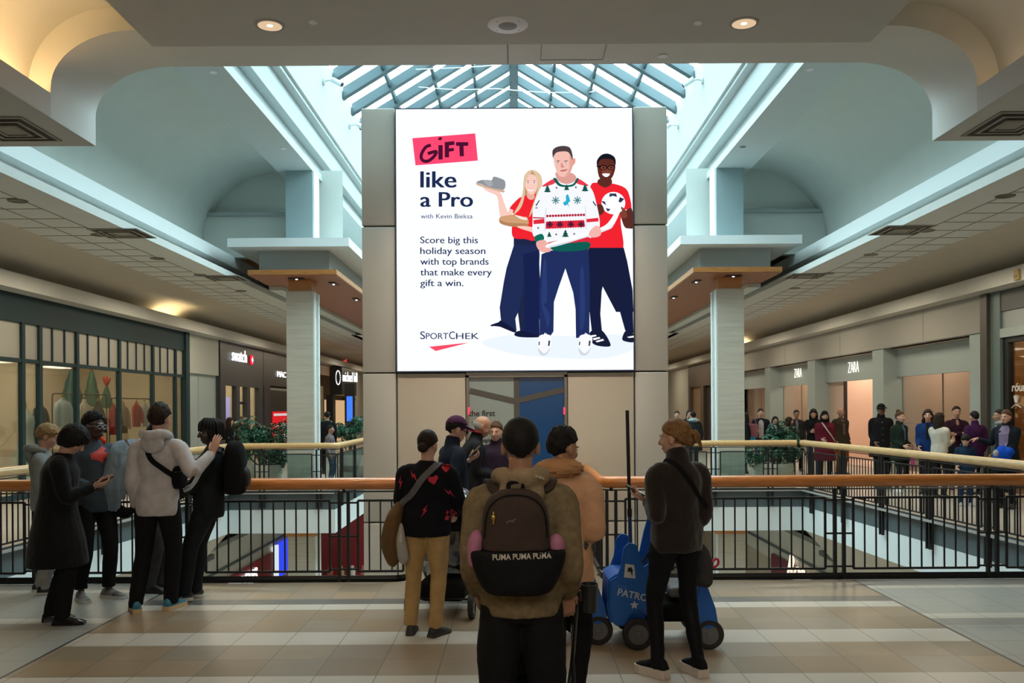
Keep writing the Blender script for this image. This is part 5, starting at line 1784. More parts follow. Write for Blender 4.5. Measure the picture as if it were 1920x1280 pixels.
NPERSON = [0]
def person(label, x, y, rot, H, skin='pale', hair='short', hcol='dark', top=None, hem=0.80, flare=1.0, fat=1.0, thick=1.0, collar='crew', sleeve=1.0,
           legs=None, legw=1.0, shoes=None, sole=None, chunky=0.0, boot=0.0, lean=0.0, side=0.0, hip=(0, 0), head=(0, 0), hr=None, hl=None, er=None, el=None,
           fr=None, fl=None, curl_r=0.4, curl_l=0.4, hd_r=None, hd_l=None, pn_r=None, pn_l=None, face=True, smile=0.0, folds=0.0055, collar_m=None, group=None, z0=0.0, legcut=0.0, cat='person'):
    NPERSON[0] += 1
    seed = NPERSON[0] * 3.37
    rnd = random.Random(NPERSON[0])
    s = H / 1.75
    near = y < 9.2
    W = Matrix.Translation((x, y, z0)) @ Matrix.Rotation(R(rot), 4, 'Z')
    WI = W.inverted()
    def loc(q):
        if q is None:
            return None
        if len(q) == 4:                       # ('w', px, py, Y): a place seen in the photograph
            return WI @ at(q[1], q[2], q[3])
        return V(*q) * s
    # skeleton -----------------------------------------------------
    P0 = V(hip[0], hip[1], 0.95) * s
    up = Matrix.Rotation(R(-lean), 3, 'X') @ Matrix.Rotation(R(side), 3, 'Y') @ V(0, 0, 1)
    up1 = Matrix.Rotation(R(-lean * 0.5), 3, 'X') @ Matrix.Rotation(R(side * 0.5), 3, 'Y') @ V(0, 0, 1)
    P1 = P0 + up1 * 0.17 * s
    P2 = P1 + up * 0.17 * s + V(0, -0.012, 0) * s
    P3 = P2 + up * 0.155 * s + V(0, -0.006, 0) * s
    fwd = Matrix.Rotation(R(-lean), 3, 'X') @ V(0, 1, 0)
    sw = 0.172 * s * (0.9 + 0.1 * fat)
    SR = P3 + V(sw, 0, 0) - up * 0.082 * s
    SL = P3 + V(-sw, 0, 0) - up * 0.082 * s
    hp = lean * 0.35 + head[1]
    HM = Matrix.Rotation(R(head[0]), 3, 'Z') @ Matrix.Rotation(R(-hp), 3, 'X')
    nk = Matrix.Rotation(R(-(lean * 0.7 + head[1] * 0.45)), 3, 'X') @ V(0, 0.032, 0.143)
    HC_ = P3 + nk * s
    HMs = Matrix.Translation(HC_) @ (HM.to_4x4()) @ Matrix.Scale(s * (1.0 if H > 1.4 else 1.12), 4)
    hr_, hl_ = loc(hr) or V(0.215, 0.05, 0.86) * s, loc(hl) or V(-0.215, 0.05, 0.86) * s
    ER, WR = ik(SR, hr_, 0.285 * s, 0.255 * s, V(*(er or (0.22, -1, -0.4))))
    EL, WL = ik(SL, hl_, 0.285 * s, 0.255 * s, V(*(el or (-0.22, -1, -0.4))))
    fr = fr or (0.10, 0.0, -8)
    fl = fl or (-0.10, 0.0, 8)
    JR, JL = P0 + V(0.088, 0, -0.03) * s, P0 + V(-0.088, 0, -0.03) * s
    AR, AL = V(fr[0] * s, fr[1] * s, 0.085 * s + (fr[3] if len(fr) > 3 else 0)), V(fl[0] * s, fl[1] * s, 0.085 * s + (fl[3] if len(fl) > 3 else 0))
    KR, AR = ik(JR, AR, 0.425 * s, 0.425 * s, V(0.15, 1, 0))
    KL, AL = ik(JL, AL, 0.425 * s, 0.425 * s, V(-0.15, 1, 0))
    # body: one continuous skin ---------------------------------------
    mb = MB()
    sd = (1, 0, 0)
    mb.tube([P0 - V(0, 0, 0.06) * s, P0, P1, P2, P3 - up * 0.05 * s, P3], [(0.125 * s, 0.085 * s), (0.14 * s, 0.095 * s), (0.12 * s, 0.085 * s), (0.125 * s, 0.085 * s), (0.075 * s, 0.055 * s), (0.05 * s, 0.048 * s)], 16, sd, sub=3)
    for S_, E_, W_ in ((SR, ER, WR), (SL, EL, WL)):
        mb.tube([P3 - up * 0.09 * s, S_ - up * 0.01 * s, (S_ + E_) / 2, E_, (E_ * 0.6 + W_ * 0.4), W_], [0.04 * s, 0.040 * s, 0.036 * s, 0.032 * s, 0.033 * s, 0.024 * s], 10)
        mb.ell(E_, (0.032 * s,) * 3, 10, 8)
    for J, K, A, f in ((JR, KR, AR, fr), (JL, KL, AL, fl)):
        mb.tube([J + V(0, 0, 0.03), J, (J + K) / 2, K, K * 0.65 + A * 0.35, A], [0.06 * s, 0.062 * s, 0.052 * s, 0.036 * s, 0.036 * s, 0.027 * s], 10)
        yw = R(f[2])
        mb.tube([A + V(0, 0, 0.0), A + V(-math.sin(yw) * 0.03, math.cos(yw) * 0.03, -0.045) * s, A + V(-math.sin(yw) * 0.12, math.cos(yw) * 0.12, -0.055) * s], [0.03 * s, 0.03 * s, 0.022 * s], 8)
    mb.tube([P3 - up * 0.03 * s, P3 + nk * s * 0.35, HC_ + HM @ V(0, -0.02, -0.05) * s], [(0.060 * s, 0.056 * s), (0.053 * s, 0.053 * s), (0.051 * s, 0.056 * s)], 14)
    E = lambda c, r: mb.ell(c, r, 18, 12, M=HMs)
    E((0, -0.012, 0.030), (0.074, 0.094, 0.088))
    E((0, 0.028, -0.020), (0.062, 0.066, 0.085))
    E((0, 0.036, -0.072), (0.046, 0.050, 0.040))
    E((0, 0.078, 0.024), (0.048, 0.016, 0.011))
    mb.tube([HMs @ V(0, 0.088, 0.012), HMs @ V(0, 0.100, -0.008), HMs @ V(0, 0.112, -0.030), HMs @ V(0, 0.100, -0.036)], [0.009 * s, 0.011 * s, 0.0145 * s, 0.011 * s], 8, (1, 0, 0))
    for e in (-1, 1):
        mb.ell((e * 0.076, -0.008, -0.010), (0.011, 0.021, 0.033), 10, 8, M=HMs)
        E((e * 0.038, 0.060, -0.026), (0.022, 0.026, 0.024))
    me = remesh(mb.mesh('person'), 0.0075 if near else (0.011 if y < 20 else 0.014), 2, 0.4)
    hm = MB()
    for side_, E_, W_, cu, hd, pn in ((1, ER, WR, curl_r, hd_r, pn_r), (-1, EL, WL, curl_l, hd_l, pn_l)):
        d = V(*hd) if hd else (W_ - E_)
        n = V(*pn) if pn else (V(-side_, 0, 0) if abs(d.normalized().x) < 0.8 else V(0, 1, 0))
        hand_mesh(hm, W_, d, n, side_, s * 0.98, cu)
    hme = hm.mesh('hands')
    if near:
        hme = remesh(hme, 0.0042, 2, 0.4)
    bm = bmesh.new()
    bm.from_mesh(me)
    bm.from_mesh(hme)
    bpy.data.meshes.remove(hme)
    bm.to_mesh(me)
    bm.free()
    me.polygons.foreach_set('use_smooth', [True] * len(me.polygons))
    me.materials.append(SKIN[skin])
    body = put('person', me)
    body.matrix_world = W
    tag(body, label, cat, group)
    out = dict(o=body, s=s, W=W, WI=WI, P0=P0, P1=P1, P2=P2, P3=P3, SR=SR, SL=SL, ER=ER, EL=EL, WR=WR, WL=WL, HM=HMs, AR=AR, AL=AL, KR=KR, KL=KL, JR=JR, JL=JL, near=near)
    # face -----------------------------------------------------------------
    if face:
        for e in (-1, 1):
            mb = MB()
            mb.ell((e * 0.031, 0.0815, 0.004), (0.0145, 0.009, 0.0085), 12, 8, 0, M=HMs)
            mb.ell((e * 0.031, 0.0875, 0.004), (0.0065, 0.005, 0.0068), 10, 6, 1, M=HMs)
            mb.build('eye', [EYEW, EYED], body, True)
            mb = MB()
            mb.tube([HMs @ V(e * 0.014, 0.093, 0.020), HMs @ V(e * 0.032, 0.091, 0.026), HMs @ V(e * 0.050, 0.077, 0.021)], [(0.004 * s, 0.004 * s), (0.0045 * s, 0.0045 * s), (0.003 * s, 0.003 * s)], 6, sub=2)
            mb.build('eyebrow', HAIRM[hcol if hcol != 'blond' else 'honey'], body, True)
        mb = MB()
        c0 = 0.004 * smile
        mb.tube([HMs @ V(-0.024, 0.076, -0.064 + c0), HMs @ V(-0.010, 0.088, -0.062), HMs @ V(0, 0.090, -0.0635), HMs @ V(0.010, 0.088, -0.062), HMs @ V(0.024, 0.076, -0.064 + c0)], [(0.002 * s, 0.003 * s), (0.005 * s, 0.007 * s), (0.005 * s, 0.007 * s), (0.005 * s, 0.007 * s), (0.002 * s, 0.003 * s)], 8, (0, 1, 0), sub=2)
        mb.build('mouth', LIPS[skin], body, True)
    # hair --------------------------------------------------------------------
    hm_ = HAIRM[hcol]
    def cap_fn(front=0.5, sidez=0.0, back=-0.62, amp=0.03, fr_=4.0, vol=1.0, drop=0.0):
        def f(d):
            zc = sidez + (front - sidez) * max(0, d.y) ** 1.6 if d.y > 0 else sidez + (back - sidez) * (-d.y) ** 0.9
            zc += 0.07 * noise.noise(V(d.x * 9 + seed, d.y * 9, 1.3))
            k = d.z - zc
            q = V(d.x * fr_ + seed, d.y * fr_, d.z * fr_ * 0.6)
            nz = noise.noise(q) * amp + noise.noise(V(d.x * 17, d.y * 17 + seed, d.z * 5)) * 0.022
            t = max(0.0, min(1.0, (k + 0.05) / 0.10))
            t = t * t * (3 - 2 * t)
            w = 0.82 + (0.18 * vol + nz) * t
            if d.z < 0:
                lo = 1.0 + (0.30 * max(0.0, -d.y) + drop * min(1.0, 1.3 - max(d.y, 0.0))) * min(1.0, -d.z / 0.6)
                return (w, w * lo)
            return w
        return f
    if hair != 'bald':
        mb = MB()
        cC, cR = (0, -0.016, 0.034), (0.085, 0.106, 0.100)
        st = hair
        if st in ('short', 'cap', 'flatcap', 'beanie'):
            mb.ell(cC, cR, 48, 32, M=HMs, fn=cap_fn(0.55, 0.0, -0.80, 0.04, 5))
        elif st == 'buzz':
            mb.ell(cC, (0.082, 0.103, 0.097), 48, 32, M=HMs, fn=cap_fn(0.55, -0.02, -0.88, 0.012, 9))
        elif st == 'crop':
            mb.ell(cC, (0.087, 0.108, 0.112), 52, 36, M=HMs, fn=cap_fn(0.46, 0.0, -0.80, 0.09, 6))
        elif st == 'afro':
            mb.ell(cC, (0.090, 0.110, 0.110), 56, 38, M=HMs, fn=cap_fn(0.48, 0.0, -0.75, 0.11, 12))
        elif st == 'ring':     # bald on top, hair at the back and sides
            mb.ell((0, -0.02, 0.0), (0.083, 0.103, 0.085), 36, 24, M=HMs, fn=lambda d: 1.0 if (abs(d.z + 0.05) < 0.35 and d.y < 0.15) else 0.8)
        elif st == 'mop':      # heavy fringe falling round the head
            mb.ell((0, -0.006, 0.030), (0.106, 0.124, 0.114), 56, 38, M=HMs, fn=cap_fn(0.10, -0.80, -0.95, 0.09, 5, drop=0.25))
        elif st == 'bowl':
            mb.ell((0, -0.008, 0.034), (0.093, 0.114, 0.106), 52, 34, M=HMs, fn=cap_fn(0.34, -0.10, -0.72, 0.08, 6))
        elif st in ('bun', 'topbun', 'pony'):
            mb.ell(cC, (0.085, 0.106, 0.100), 48, 32, M=HMs, fn=cap_fn(0.48, -0.12, -0.85, 0.03, 6))
            if st == 'bun':
                mb.ell((0, -0.118, -0.035), (0.045, 0.036, 0.042), 16, 12, M=HMs, fn=lambda d: 1 + 0.08 * noise.noise(d * 5))
            elif st == 'topbun':
                mb.ell((0, -0.06, 0.135), (0.045, 0.045, 0.038), 16, 12, M=HMs, fn=lambda d: 1 + 0.1 * noise.noise(d * 5))
            else:
                mb.tube([HMs @ V(*p) for p in ((0, -0.09, 0.03), (0, -0.135, 0.02), (0, -0.15, -0.04), (0, -0.135, -0.13))], [0.03 * s, 0.036 * s, 0.034 * s, 0.012 * s], 12, sub=4)
        elif st == 'clawed':    # gathered up at the back with loose ends
            mb.ell((0, -0.016, 0.030), (0.090, 0.109, 0.104), 52, 34, M=HMs, fn=cap_fn(0.48, -0.12, -0.85, 0.06, 5))
            mb.ell((0, -0.108, 0.0), (0.040, 0.040, 0.060), 18, 14, M=HMs, fn=lambda d: 1 + 0.16 * noise.noise(d * 6))
            mb.ell((0.01, -0.142, 0.004), (0.030, 0.034, 0.046), 18, 14, M=HMs, fn=lambda d: 1 + 0.2 * noise.noise(d * 5))
            for k in range(7):
                a = -0.6 + k * 0.2
                mb.tube([HMs @ V(*p) for p in ((0.02 * math.sin(a * 3), -0.13, 0.01), (0.04 * math.sin(a * 2.2), -0.158, 0.02 - 0.008 * k), (0.05 * math.sin(a * 2.0), -0.165, -0.025 - 0.008 * k))], [0.014 * s, 0.012 * s, 0.004 * s], 7, sub=3)
        elif st in ('long', 'curlylong', 'bob'):
            a_ = 0.10 if st == 'curlylong' else 0.04
            mb.ell((0, -0.012, 0.032), (0.091, 0.110, 0.103), 40, 26, M=HMs, fn=cap_fn(0.48, -0.30, -0.95, a_, 8 if a_ > 0.05 else 4))
            zl = {'long': -0.30, 'curlylong': -0.26, 'bob': -0.13}[st]
            wv = 0.014 if st == 'curlylong' else 0.004
            for k in range(15):
                th = PI * (1.0 + k / 14.0)
                cx, cy = math.cos(th), math.sin(th)
                pts = []
                for j in range(7):
                    u = j / 6
                    rr = 1.0 + 0.10 * math.sin(u * PI)
                    z = 0.03 + (zl - 0.03 + rnd.uniform(-0.02, 0.02)) * u
                    pts.append(HMs @ V(0.078 * cx * rr + wv * math.sin(j * 2.3 + k), (-0.016 + 0.085 * cy * rr) + wv * math.cos(j * 2.0 + k), z))
                mb.tube(pts, [0.026 * s, 0.029 * s, 0.029 * s, 0.028 * s, 0.025 * s, 0.019 * s, 0.006 * s], 9, sub=2)
        elif st == 'dreads':
            mb.ell(cC, (0.088, 0.108, 0.103), 48, 32, M=HMs, fn=cap_fn(0.42, -0.05, -0.8, 0.10, 11))
            for k in range(34):
                th = 2 * PI * k / 34 + rnd.uniform(-0.1, 0.1)
                cx, cy = math.cos(th), math.sin(th)
                ln = 0.085 if cy > 0.5 else 0.15
                r0 = rnd.uniform(0.5, 0.85)
                pts = [V(0.06 * cx * r0, -0.016 + 0.075 * cy * r0, 0.125), V(0.084 * cx, -0.016 + 0.104 * cy, 0.085), V(0.094 * cx, -0.016 + 0.114 * cy, 0.04), V(0.094 * cx, -0.014 + 0.114 * cy, 0.085 - ln * 0.9), V(0.090 * cx, -0.012 + 0.110 * cy, 0.07 - ln)]
                if cy > 0.55:
                    pts = [V(p.x, p.y, p.z + 0.012) for p in pts[:4]]
                mb.tube([HMs @ p for p in pts], 0.0095 * s, 7, sub=3)
        mb.build('hair', hm_, body, True)
    out['hair'] = hair
    # clothes -----------------------------------------------------------------
    T = thick
    vx = 0.011 if near else 0.017
    if legs:
        mb = MB()
        lw = legw
        wst = min(hem + 0.16, 1.06)
        mb.tube([P0 + V(0, 0, (wst - 0.95)) * s, P0, P0 - V(0, 0, 0.08) * s, P0 - V(0, 0, 0.12) * s], [(0.15 * s * fat, 0.105 * s * fat), (0.165 * s * fat, 0.118 * s * fat), (0.158 * s * fat, 0.112 * s * fat), (0.10 * s, 0.08 * s)], 18, sd, sub=2)
        for J, K, A in ((JR, KR, AR), (JL, KL, AL)):
            b = A + V(0, 0, legcut * s) - V(0, 0, 0.035 * s)
            mb.tube([J + V(0, 0, 0.02), J * 0.75 + K * 0.25, (J + K) / 2, K, K * 0.6 + A * 0.4, b + V(0, 0, 0.06) * s, b],
                    [0.088 * s * fat, (0.090 + 0.004 * lw) * s * fat, 0.080 * s * (0.5 + 0.5 * lw) * fat, 0.064 * s * (0.45 + 0.55 * lw), 0.058 * s * (0.25 + 0.75 * lw), 0.050 * s * lw, 0.050 * s * lw], 14, sub=3)
        me = remesh(mb.mesh('trousers'), vx, 4)
        fold(me, folds, 9.0 / s, seed, (1, 1, 0.8))
        me.materials.append(legs)
        out['legs'] = put('trousers', me, body)
    if top:
        mb = MB()
        hz = V(0, 0, hem - 0.95) * s
        f = fat
        if hem > 0.72:
            pts = [P0 + hz, P0 + hz + V(0, 0, 0.05) * s, P0 + V(0, 0, 0.04) * s, P1, P2, P3 - up * 0.085 * s, P3 - up * 0.02 * s, P3 + up * 0.015 * s]
            rr = [(0.168 * f * flare, 0.122 * f * flare), (0.178 * f * flare, 0.13 * f * flare), (0.178 * f, 0.13 * f), (0.165 * f, 0.122 * f), (0.178 * f, 0.128 * f), (0.150 * f, 0.104 * f), (0.090, 0.078), (0.064, 0.064)]
        else:
            pts = [P0 + hz, P0 + hz * 0.6, P0, P1, P2, P3 - up * 0.085 * s, P3 - up * 0.02 * s, P3 + up * 0.015 * s]
            rr = [(0.215 * f * flare, 0.18 * f * flare), (0.205 * f * flare, 0.165 * f * flare), (0.19 * f, 0.145 * f), (0.17 * f, 0.128 * f), (0.182 * f, 0.13 * f), (0.152 * f, 0.105 * f), (0.090, 0.078), (0.064, 0.064)]
        mb.tube(pts, [(a * s * T, b * s * T) for a, b in rr], 24, sd, sub=3)
        for S_, E_, W_ in ((SR, ER, WR), (SL, EL, WL)):
            q = S_ * 0.35 + P3 * 0.65 - up * 0.045 * s
            cf = W_ + (E_ - W_).normalized() * 0.02 * s
            mb.tube([q, S_ * 0.85 + P3 * 0.15 - up * 0.01 * s, S_ * 0.88 + E_ * 0.12, S_ * 0.5 + E_ * 0.5, E_, E_ * 0.55 + cf * 0.45, cf], [0.056 * s * T, 0.066 * s * T, 0.070 * s * T * sleeve, 0.065 * s * T * sleeve, 0.056 * s * T * sleeve, 0.051 * s * T * sleeve, 0.040 * s * T * (0.5 + 0.5 * sleeve)], 14, sub=3)
        if collar == 'high':
            mb.tube([P3 - up * 0.03 * s, P3 + up * 0.035 * s + fwd * 0.008 * s, P3 + up * 0.075 * s + fwd * 0.016 * s], [(0.085 * s, 0.08 * s), (0.076 * s, 0.074 * s), (0.07 * s, 0.07 * s)], 16, sd)
        me = remesh(mb.mesh('jacket'), vx, 4)
        fold(me, folds, 10.0 / s, seed + 1.7)
        me.materials.append(top)
        out['top'] = put('jacket', me, body)
        if collar == 'hood':
            mb = MB()
            cm = collar_m or top
            c = P3 - fwd * 0.075 * s + up * 0.005 * s
            mb.tube([P3 + V(0.085, 0.05, -0.01) * s, P3 + V(0.10, -0.02, 0.012) * s, c + V(0.075, -0.035, 0.02) * s, c + V(0, -0.062, 0.0) * s, c + V(-0.075, -0.035, 0.02) * s, P3 + V(-0.10, -0.02, 0.012) * s, P3 + V(-0.085, 0.05, -0.01) * s],
                    [(0.022 * s, 0.026 * s), (0.030 * s, 0.034 * s), (0.036 * s, 0.042 * s), (0.040 * s, 0.055 * s), (0.036 * s, 0.042 * s), (0.030 * s, 0.034 * s), (0.022 * s, 0.026 * s)], 14, sub=4)
            mb.ell(c + V(0, -0.035, -0.055) * s, (0.10 * s, 0.048 * s, 0.085 * s), 18, 12)
            hme = remesh(mb.mesh('hood'), 0.010 if near else 0.016, 4)
            fold(hme, folds * 0.8, 14, seed)
            hme.materials.append(cm)
            out['hood'] = put('hood', hme, body)
        elif collar == 'fur':
            mb = MB()
            mb.ell(P3 - fwd * 0.03 * s + up * 0.02 * s, (0.15 * s, 0.13 * s, 0.065 * s), 28, 18, fn=lambda d: 1 + 0.16 * noise.noise(d * 9))
            out['hood'] = mb.build('fur_collar', collar_m, body, True)
    if shoes:
        shoe_build(body, AR, R(fr[2]), s, shoes, sole or shoes, boot, chunky)
        shoe_build(body, AL, R(fl[2]), s, shoes, sole or shoes, boot, chunky)
    return out

def bvh_of(o):
    me = o.data
    return BVHTree.FromPolygons([v.co for v in me.vertices], [p.vertices[:] for p in me.polygons])

def decal(o, polys, M, name, m, off=0.003, parent=None, reach=0.6):
    """flat outlines laid onto the surface of o along -z of M (o's own space)"""
    bv = bvh_of(o)
    out = bmesh.new()
    for poly in polys:
        vs = [out.verts.new((p[0], p[1], 0)) for p in poly]
        try:
            out.faces.new(vs)
        except Exception:
            pass
    bmesh.ops.triangulate(out, faces=out.faces[:])
    for _ in range(2):
        es = [e for e in out.edges if e.calc_length() > 0.025]
        if es:
            bmesh.ops.subdivide_edges(out, edges=es, cuts=1)
            bmesh.ops.triangulate(out, faces=out.faces[:])
    dr = -(M.to_3x3() @ V(0, 0, 1))
    for v in out.verts:
        org = M @ V(v.co.x, v.co.y, reach)
        h = bv.ray_cast(org, dr)
        q = h[0] if h[0] is not None else M @ V(v.co.x, v.co.y, 0)
        v.co = q - dr * off
    me = bpy.data.meshes.new(name)
    out.to_mesh(me)
    out.free()
    me.materials.append(m)
    return put(name, me, parent or o)

def strap(o, pts, width, thick, name, m, parent, off=0.004, sub=8, snap=True):
    """a ribbon that follows the surface of o through pts (same space)"""
    bv = bvh_of(o) if o else None
    rows = catmull([tuple(p) for p in pts], sub)
    C_, N_ = [], []
    for r in rows:
        p = V(*r)
        if bv and snap:
            q, n, i, d = bv.find_nearest(p)
            C_.append(q + n * off)
            N_.append(n)
        else:
            C_.append(p)
            N_.append(V(0, -1, 0))
    if bv and snap:
        for _ in range(3):
            C_ = [C_[0]] + [(C_[i - 1] + C_[i] * 2 + C_[i + 1]) / 4 for i in range(1, len(C_) - 1)] + [C_[-1]]
            N_ = [N_[0]] + [(N_[i - 1] + N_[i] * 2 + N_[i + 1]).normalized() for i in range(1, len(N_) - 1)] + [N_[-1]]
        C_ = [c + n * off for c, n in zip(C_, N_)]
    vs, fs = [], []
    n_ = len(C_)
    for i in range(n_):
        t = (C_[min(i + 1, n_ - 1)] - C_[max(i - 1, 0)]).normalized()
        w = t.cross(N_[i]).normalized() * width / 2
        h = N_[i] * thick
        vs += [C_[i] - w, C_[i] + w, C_[i] + w + h, C_[i] - w + h]
    for i in range(n_ - 1):
        a, b = 4 * i, 4 * i + 4
        for k in range(4):
            fs.append((a + k, a + (k + 1) % 4, b + (k + 1) % 4, b + k))
    fs += [(0, 3, 2, 1), tuple(4 * (n_ - 1) + k for k in range(4))]
    return MB().add(vs, fs).build(name, m, parent, True)

def worn(name, label, cat, p):
    """a carried thing: top-level, placed in the wearer's own frame"""
    t = thing(name, label, cat)
    t.matrix_world = p['W'].copy()
    return t

def soft(mb, vox, it, name, m, parent, amp=0.004, freq=10, seed=1.0):
    me = remesh(mb.mesh(name), vox, it)
    fold(me, amp, freq, seed)
    me.materials.append(m)
    return put(name, me, parent)

def phone(p, hand, label, ang=0.0, size=(0.072, 0.009, 0.150), d=None, n=None):
    """a phone lying in the hand: hand 'R' or 'L'"""
    s = p['s']
    w, e = (p['WR'], p['ER']) if hand == 'R' else (p['WL'], p['EL'])
    dr = (V(*d) if d else (w - e)).normalized()
    nn = V(*n) if n else V(0, 0, 1)
    nn = (nn - dr * nn.dot(dr)).normalized()
    c = w + dr * 0.085 * s + nn * 0.026 * s
    t = worn('phone', label, 'phone', p)
    x = dr.cross(nn)
    M = Matrix(((x.x, nn.x, dr.x, c.x), (x.y, nn.y, dr.y, c.y), (x.z, nn.z, dr.z, c.z), (0, 0, 0, 1)))
    mb = MB()
    mb.rbox((0, 0, 0.01), size, 0.006, M=M)
    mb.build('case', mat('phone_case', (0.012, 0.012, 0.014), 0.3), t, True)
    mb = MB()
    mb.box(-size[0] / 2 + 0.004, size[0] / 2 - 0.004, size[1] / 2, size[1] / 2 + 0.0006, -size[2] / 2 + 0.016, size[2] / 2 + 0.004, M=M)
    mb.build('display', mat('phone_glass', (0.05, 0.06, 0.07), 0.1), t)
    return t

def backpack(p, label, m, m2, w=0.30, h=0.44, d=0.16, c=None, yaw=0.0, straps=True):
    s = p['s']
    t = worn('backpack', label, 'backpack', p)
    c = c or (p['P2'] + V(0, -0.115 - d / 2, -0.04) * s)
    mb = MB()
    B = lambda u: c + V(0, 0, (u - 0.5) * h)
    mb.tube([B(0), B(0.04), B(0.15), B(0.5), B(0.8), B(0.95), B(1.0)], [(w * 0.38, d * 0.36), (w * 0.47, d * 0.46), (w * 0.5, d * 0.52), (w * 0.5, d * 0.5), (w * 0.45, d * 0.45), (w * 0.33, d * 0.33), (w * 0.18, d * 0.2)], 24, sub=3, power=0.7)
    bodyo = soft(mb, 0.012, 3, 'bag', m, t, 0.006, 9, c.x + 2)
    mb = MB()
    mb.tube([c + V(0, -d * 0.40, -h * 0.36), c + V(0, -d * 0.50, -h * 0.30), c + V(0, -d * 0.52, -h * 0.12), c + V(0, -d * 0.42, 0.0)], [(w * 0.3, d * 0.12), (w * 0.36, d * 0.16), (w * 0.34, d * 0.15), (w * 0.26, d * 0.08)], 18, sub=3, power=0.7)
    soft(mb, 0.010, 3, 'front_pocket', m2, t, 0.004, 12, c.z)
    if straps and 'top' in p:
        for e in (-1, 1):
            strap(p['top'], [c + V(e * w * 0.25, d * 0.45, h * 0.42), p['P3'] + V(e * 0.11, -0.07, -0.01) * s, p['P3'] + V(e * 0.125, 0.03, -0.015) * s, p['P2'] + V(e * 0.14, 0.12, 0.02) * s, p['P1'] + V(e * 0.15, 0.10, 0.08) * s, p['P1'] + V(e * 0.17, -0.02, 0.02) * s], 0.05 * s, 0.008, 'shoulder_strap', m2, t)
    mb = MB()
    mb.tube([c + V(-0.03, d * 0.30, h * 0.49), c + V(-0.02, d * 0.30, h * 0.56), c + V(0.02, d * 0.30, h * 0.56), c + V(0.03, d * 0.30, h * 0.49)], 0.008, 8, sub=3)
    mb.build('grab_loop', m2, t, True)
    return t

def glasses(p, m, lens=None, r=0.021):
    HMs = p['HM']
    mb = MB()
    for e in (-1, 1):
        pts = [HMs @ V(e * 0.033 + r * 1.12 * math.cos(a), 0.1005 - 0.006 * abs(math.cos(a)) * 0, 0.002 + r * 0.85 * math.sin(a)) for a in [2 * PI * k / 16 for k in range(17)]]
        mb.tube(pts, 0.0028 * p['s'], 6, cap=False)
        mb.tube([HMs @ V(e * 0.056, 0.099, 0.006), HMs @ V(e * 0.074, 0.06, 0.006), HMs @ V(e * 0.082, 0.0, 0.002)], 0.0024 * p['s'], 6)
    mb.tube([HMs @ V(-0.011, 0.101, 0.006), HMs @ V(0.011, 0.101, 0.006)], 0.0024 * p['s'], 6)
    g = mb.build('glasses', m, p['o'], True)
    mb = MB()
    for e in (-1, 1):
        n = 16
        vs = [HMs @ V(e * 0.033 + r * 1.1 * math.cos(2 * PI * k / n), 0.1005, 0.002 + r * 0.83 * math.sin(2 * PI * k / n)) for k in range(n)]
        mb.add(vs, [list(range(n))])
    mb.build('lens', lens or glass_mat('spectacle_lens', (0.85, 0.88, 0.9), 0.5), g)

def cap_hat(p, m, brim=True, name='cap'):
    HMs = p['HM']
    mb = MB()
    def f(d):
        zc = 0.26 if d.y > 0 else 0.26 + 0.28 * d.y
        return 1.0 if d.z > zc else 0.84
    mb.ell((0, -0.012, 0.036), (0.090, 0.112, 0.106), 36, 24, M=HMs, fn=f)
    o = mb.build(name, m, p['o'], True)
    if brim:
        mb = MB()
        vs, fs = [], []
        n = 12
        for k in range(n + 1):
            a = R(-58 + 116 * k / n)
            for rr, zz in ((0.093, 0.062), (0.135 + 0.04 * math.cos(a), 0.052 - 0.012 * math.cos(a)), (0.135 + 0.04 * math.cos(a), 0.047 - 0.012 * math.cos(a)), (0.093, 0.056)):
                vs.append(HMs @ V(rr * math.sin(a) * 0.88, rr * math.cos(a) * 1.12 - 0.012, zz))
        for k in range(n):
            for j in range(4):
                fs.append((4 * k + j, 4 * k + (j + 1) % 4, 4 * k + 4 + (j + 1) % 4, 4 * k + 4 + j))
        fs += [(0, 1, 2, 3), (4 * n + 3, 4 * n + 2, 4 * n + 1, 4 * n)]
        mb.add(vs, fs)
        mb.build('brim', m, o, True)
    return o

def front(p, m, name='shirt_front', w=0.05, zlo=-0.16):
    """the strip of shirt or scarf that shows in an open coat"""
    M = frame_M(p['P2'] + V(0, 0, -0.02), (-1, 0, 0), (0, 0, 1))
    decal(p['top'], [[(-w * 0.7, zlo), (w * 0.7, zlo), (w, 0.10), (w * 0.75, 0.17), (-w * 0.75, 0.17), (-w, 0.10)]], M, name, m, 0.006, p['o'])
def buttons(p, m, n=4):
    for k in range(n):
        M = frame_M(p['P2'] + V(0.012, 0, 0.05 - 0.13 * k), (-1, 0, 0), (0, 0, 1))
        decal(p['top'], [[(0.012 * math.cos(a), 0.012 * math.sin(a)) for a in (0, 1.05, 2.1, 3.14, 4.19, 5.24)]], M, 'button', m, 0.005, p['o'])
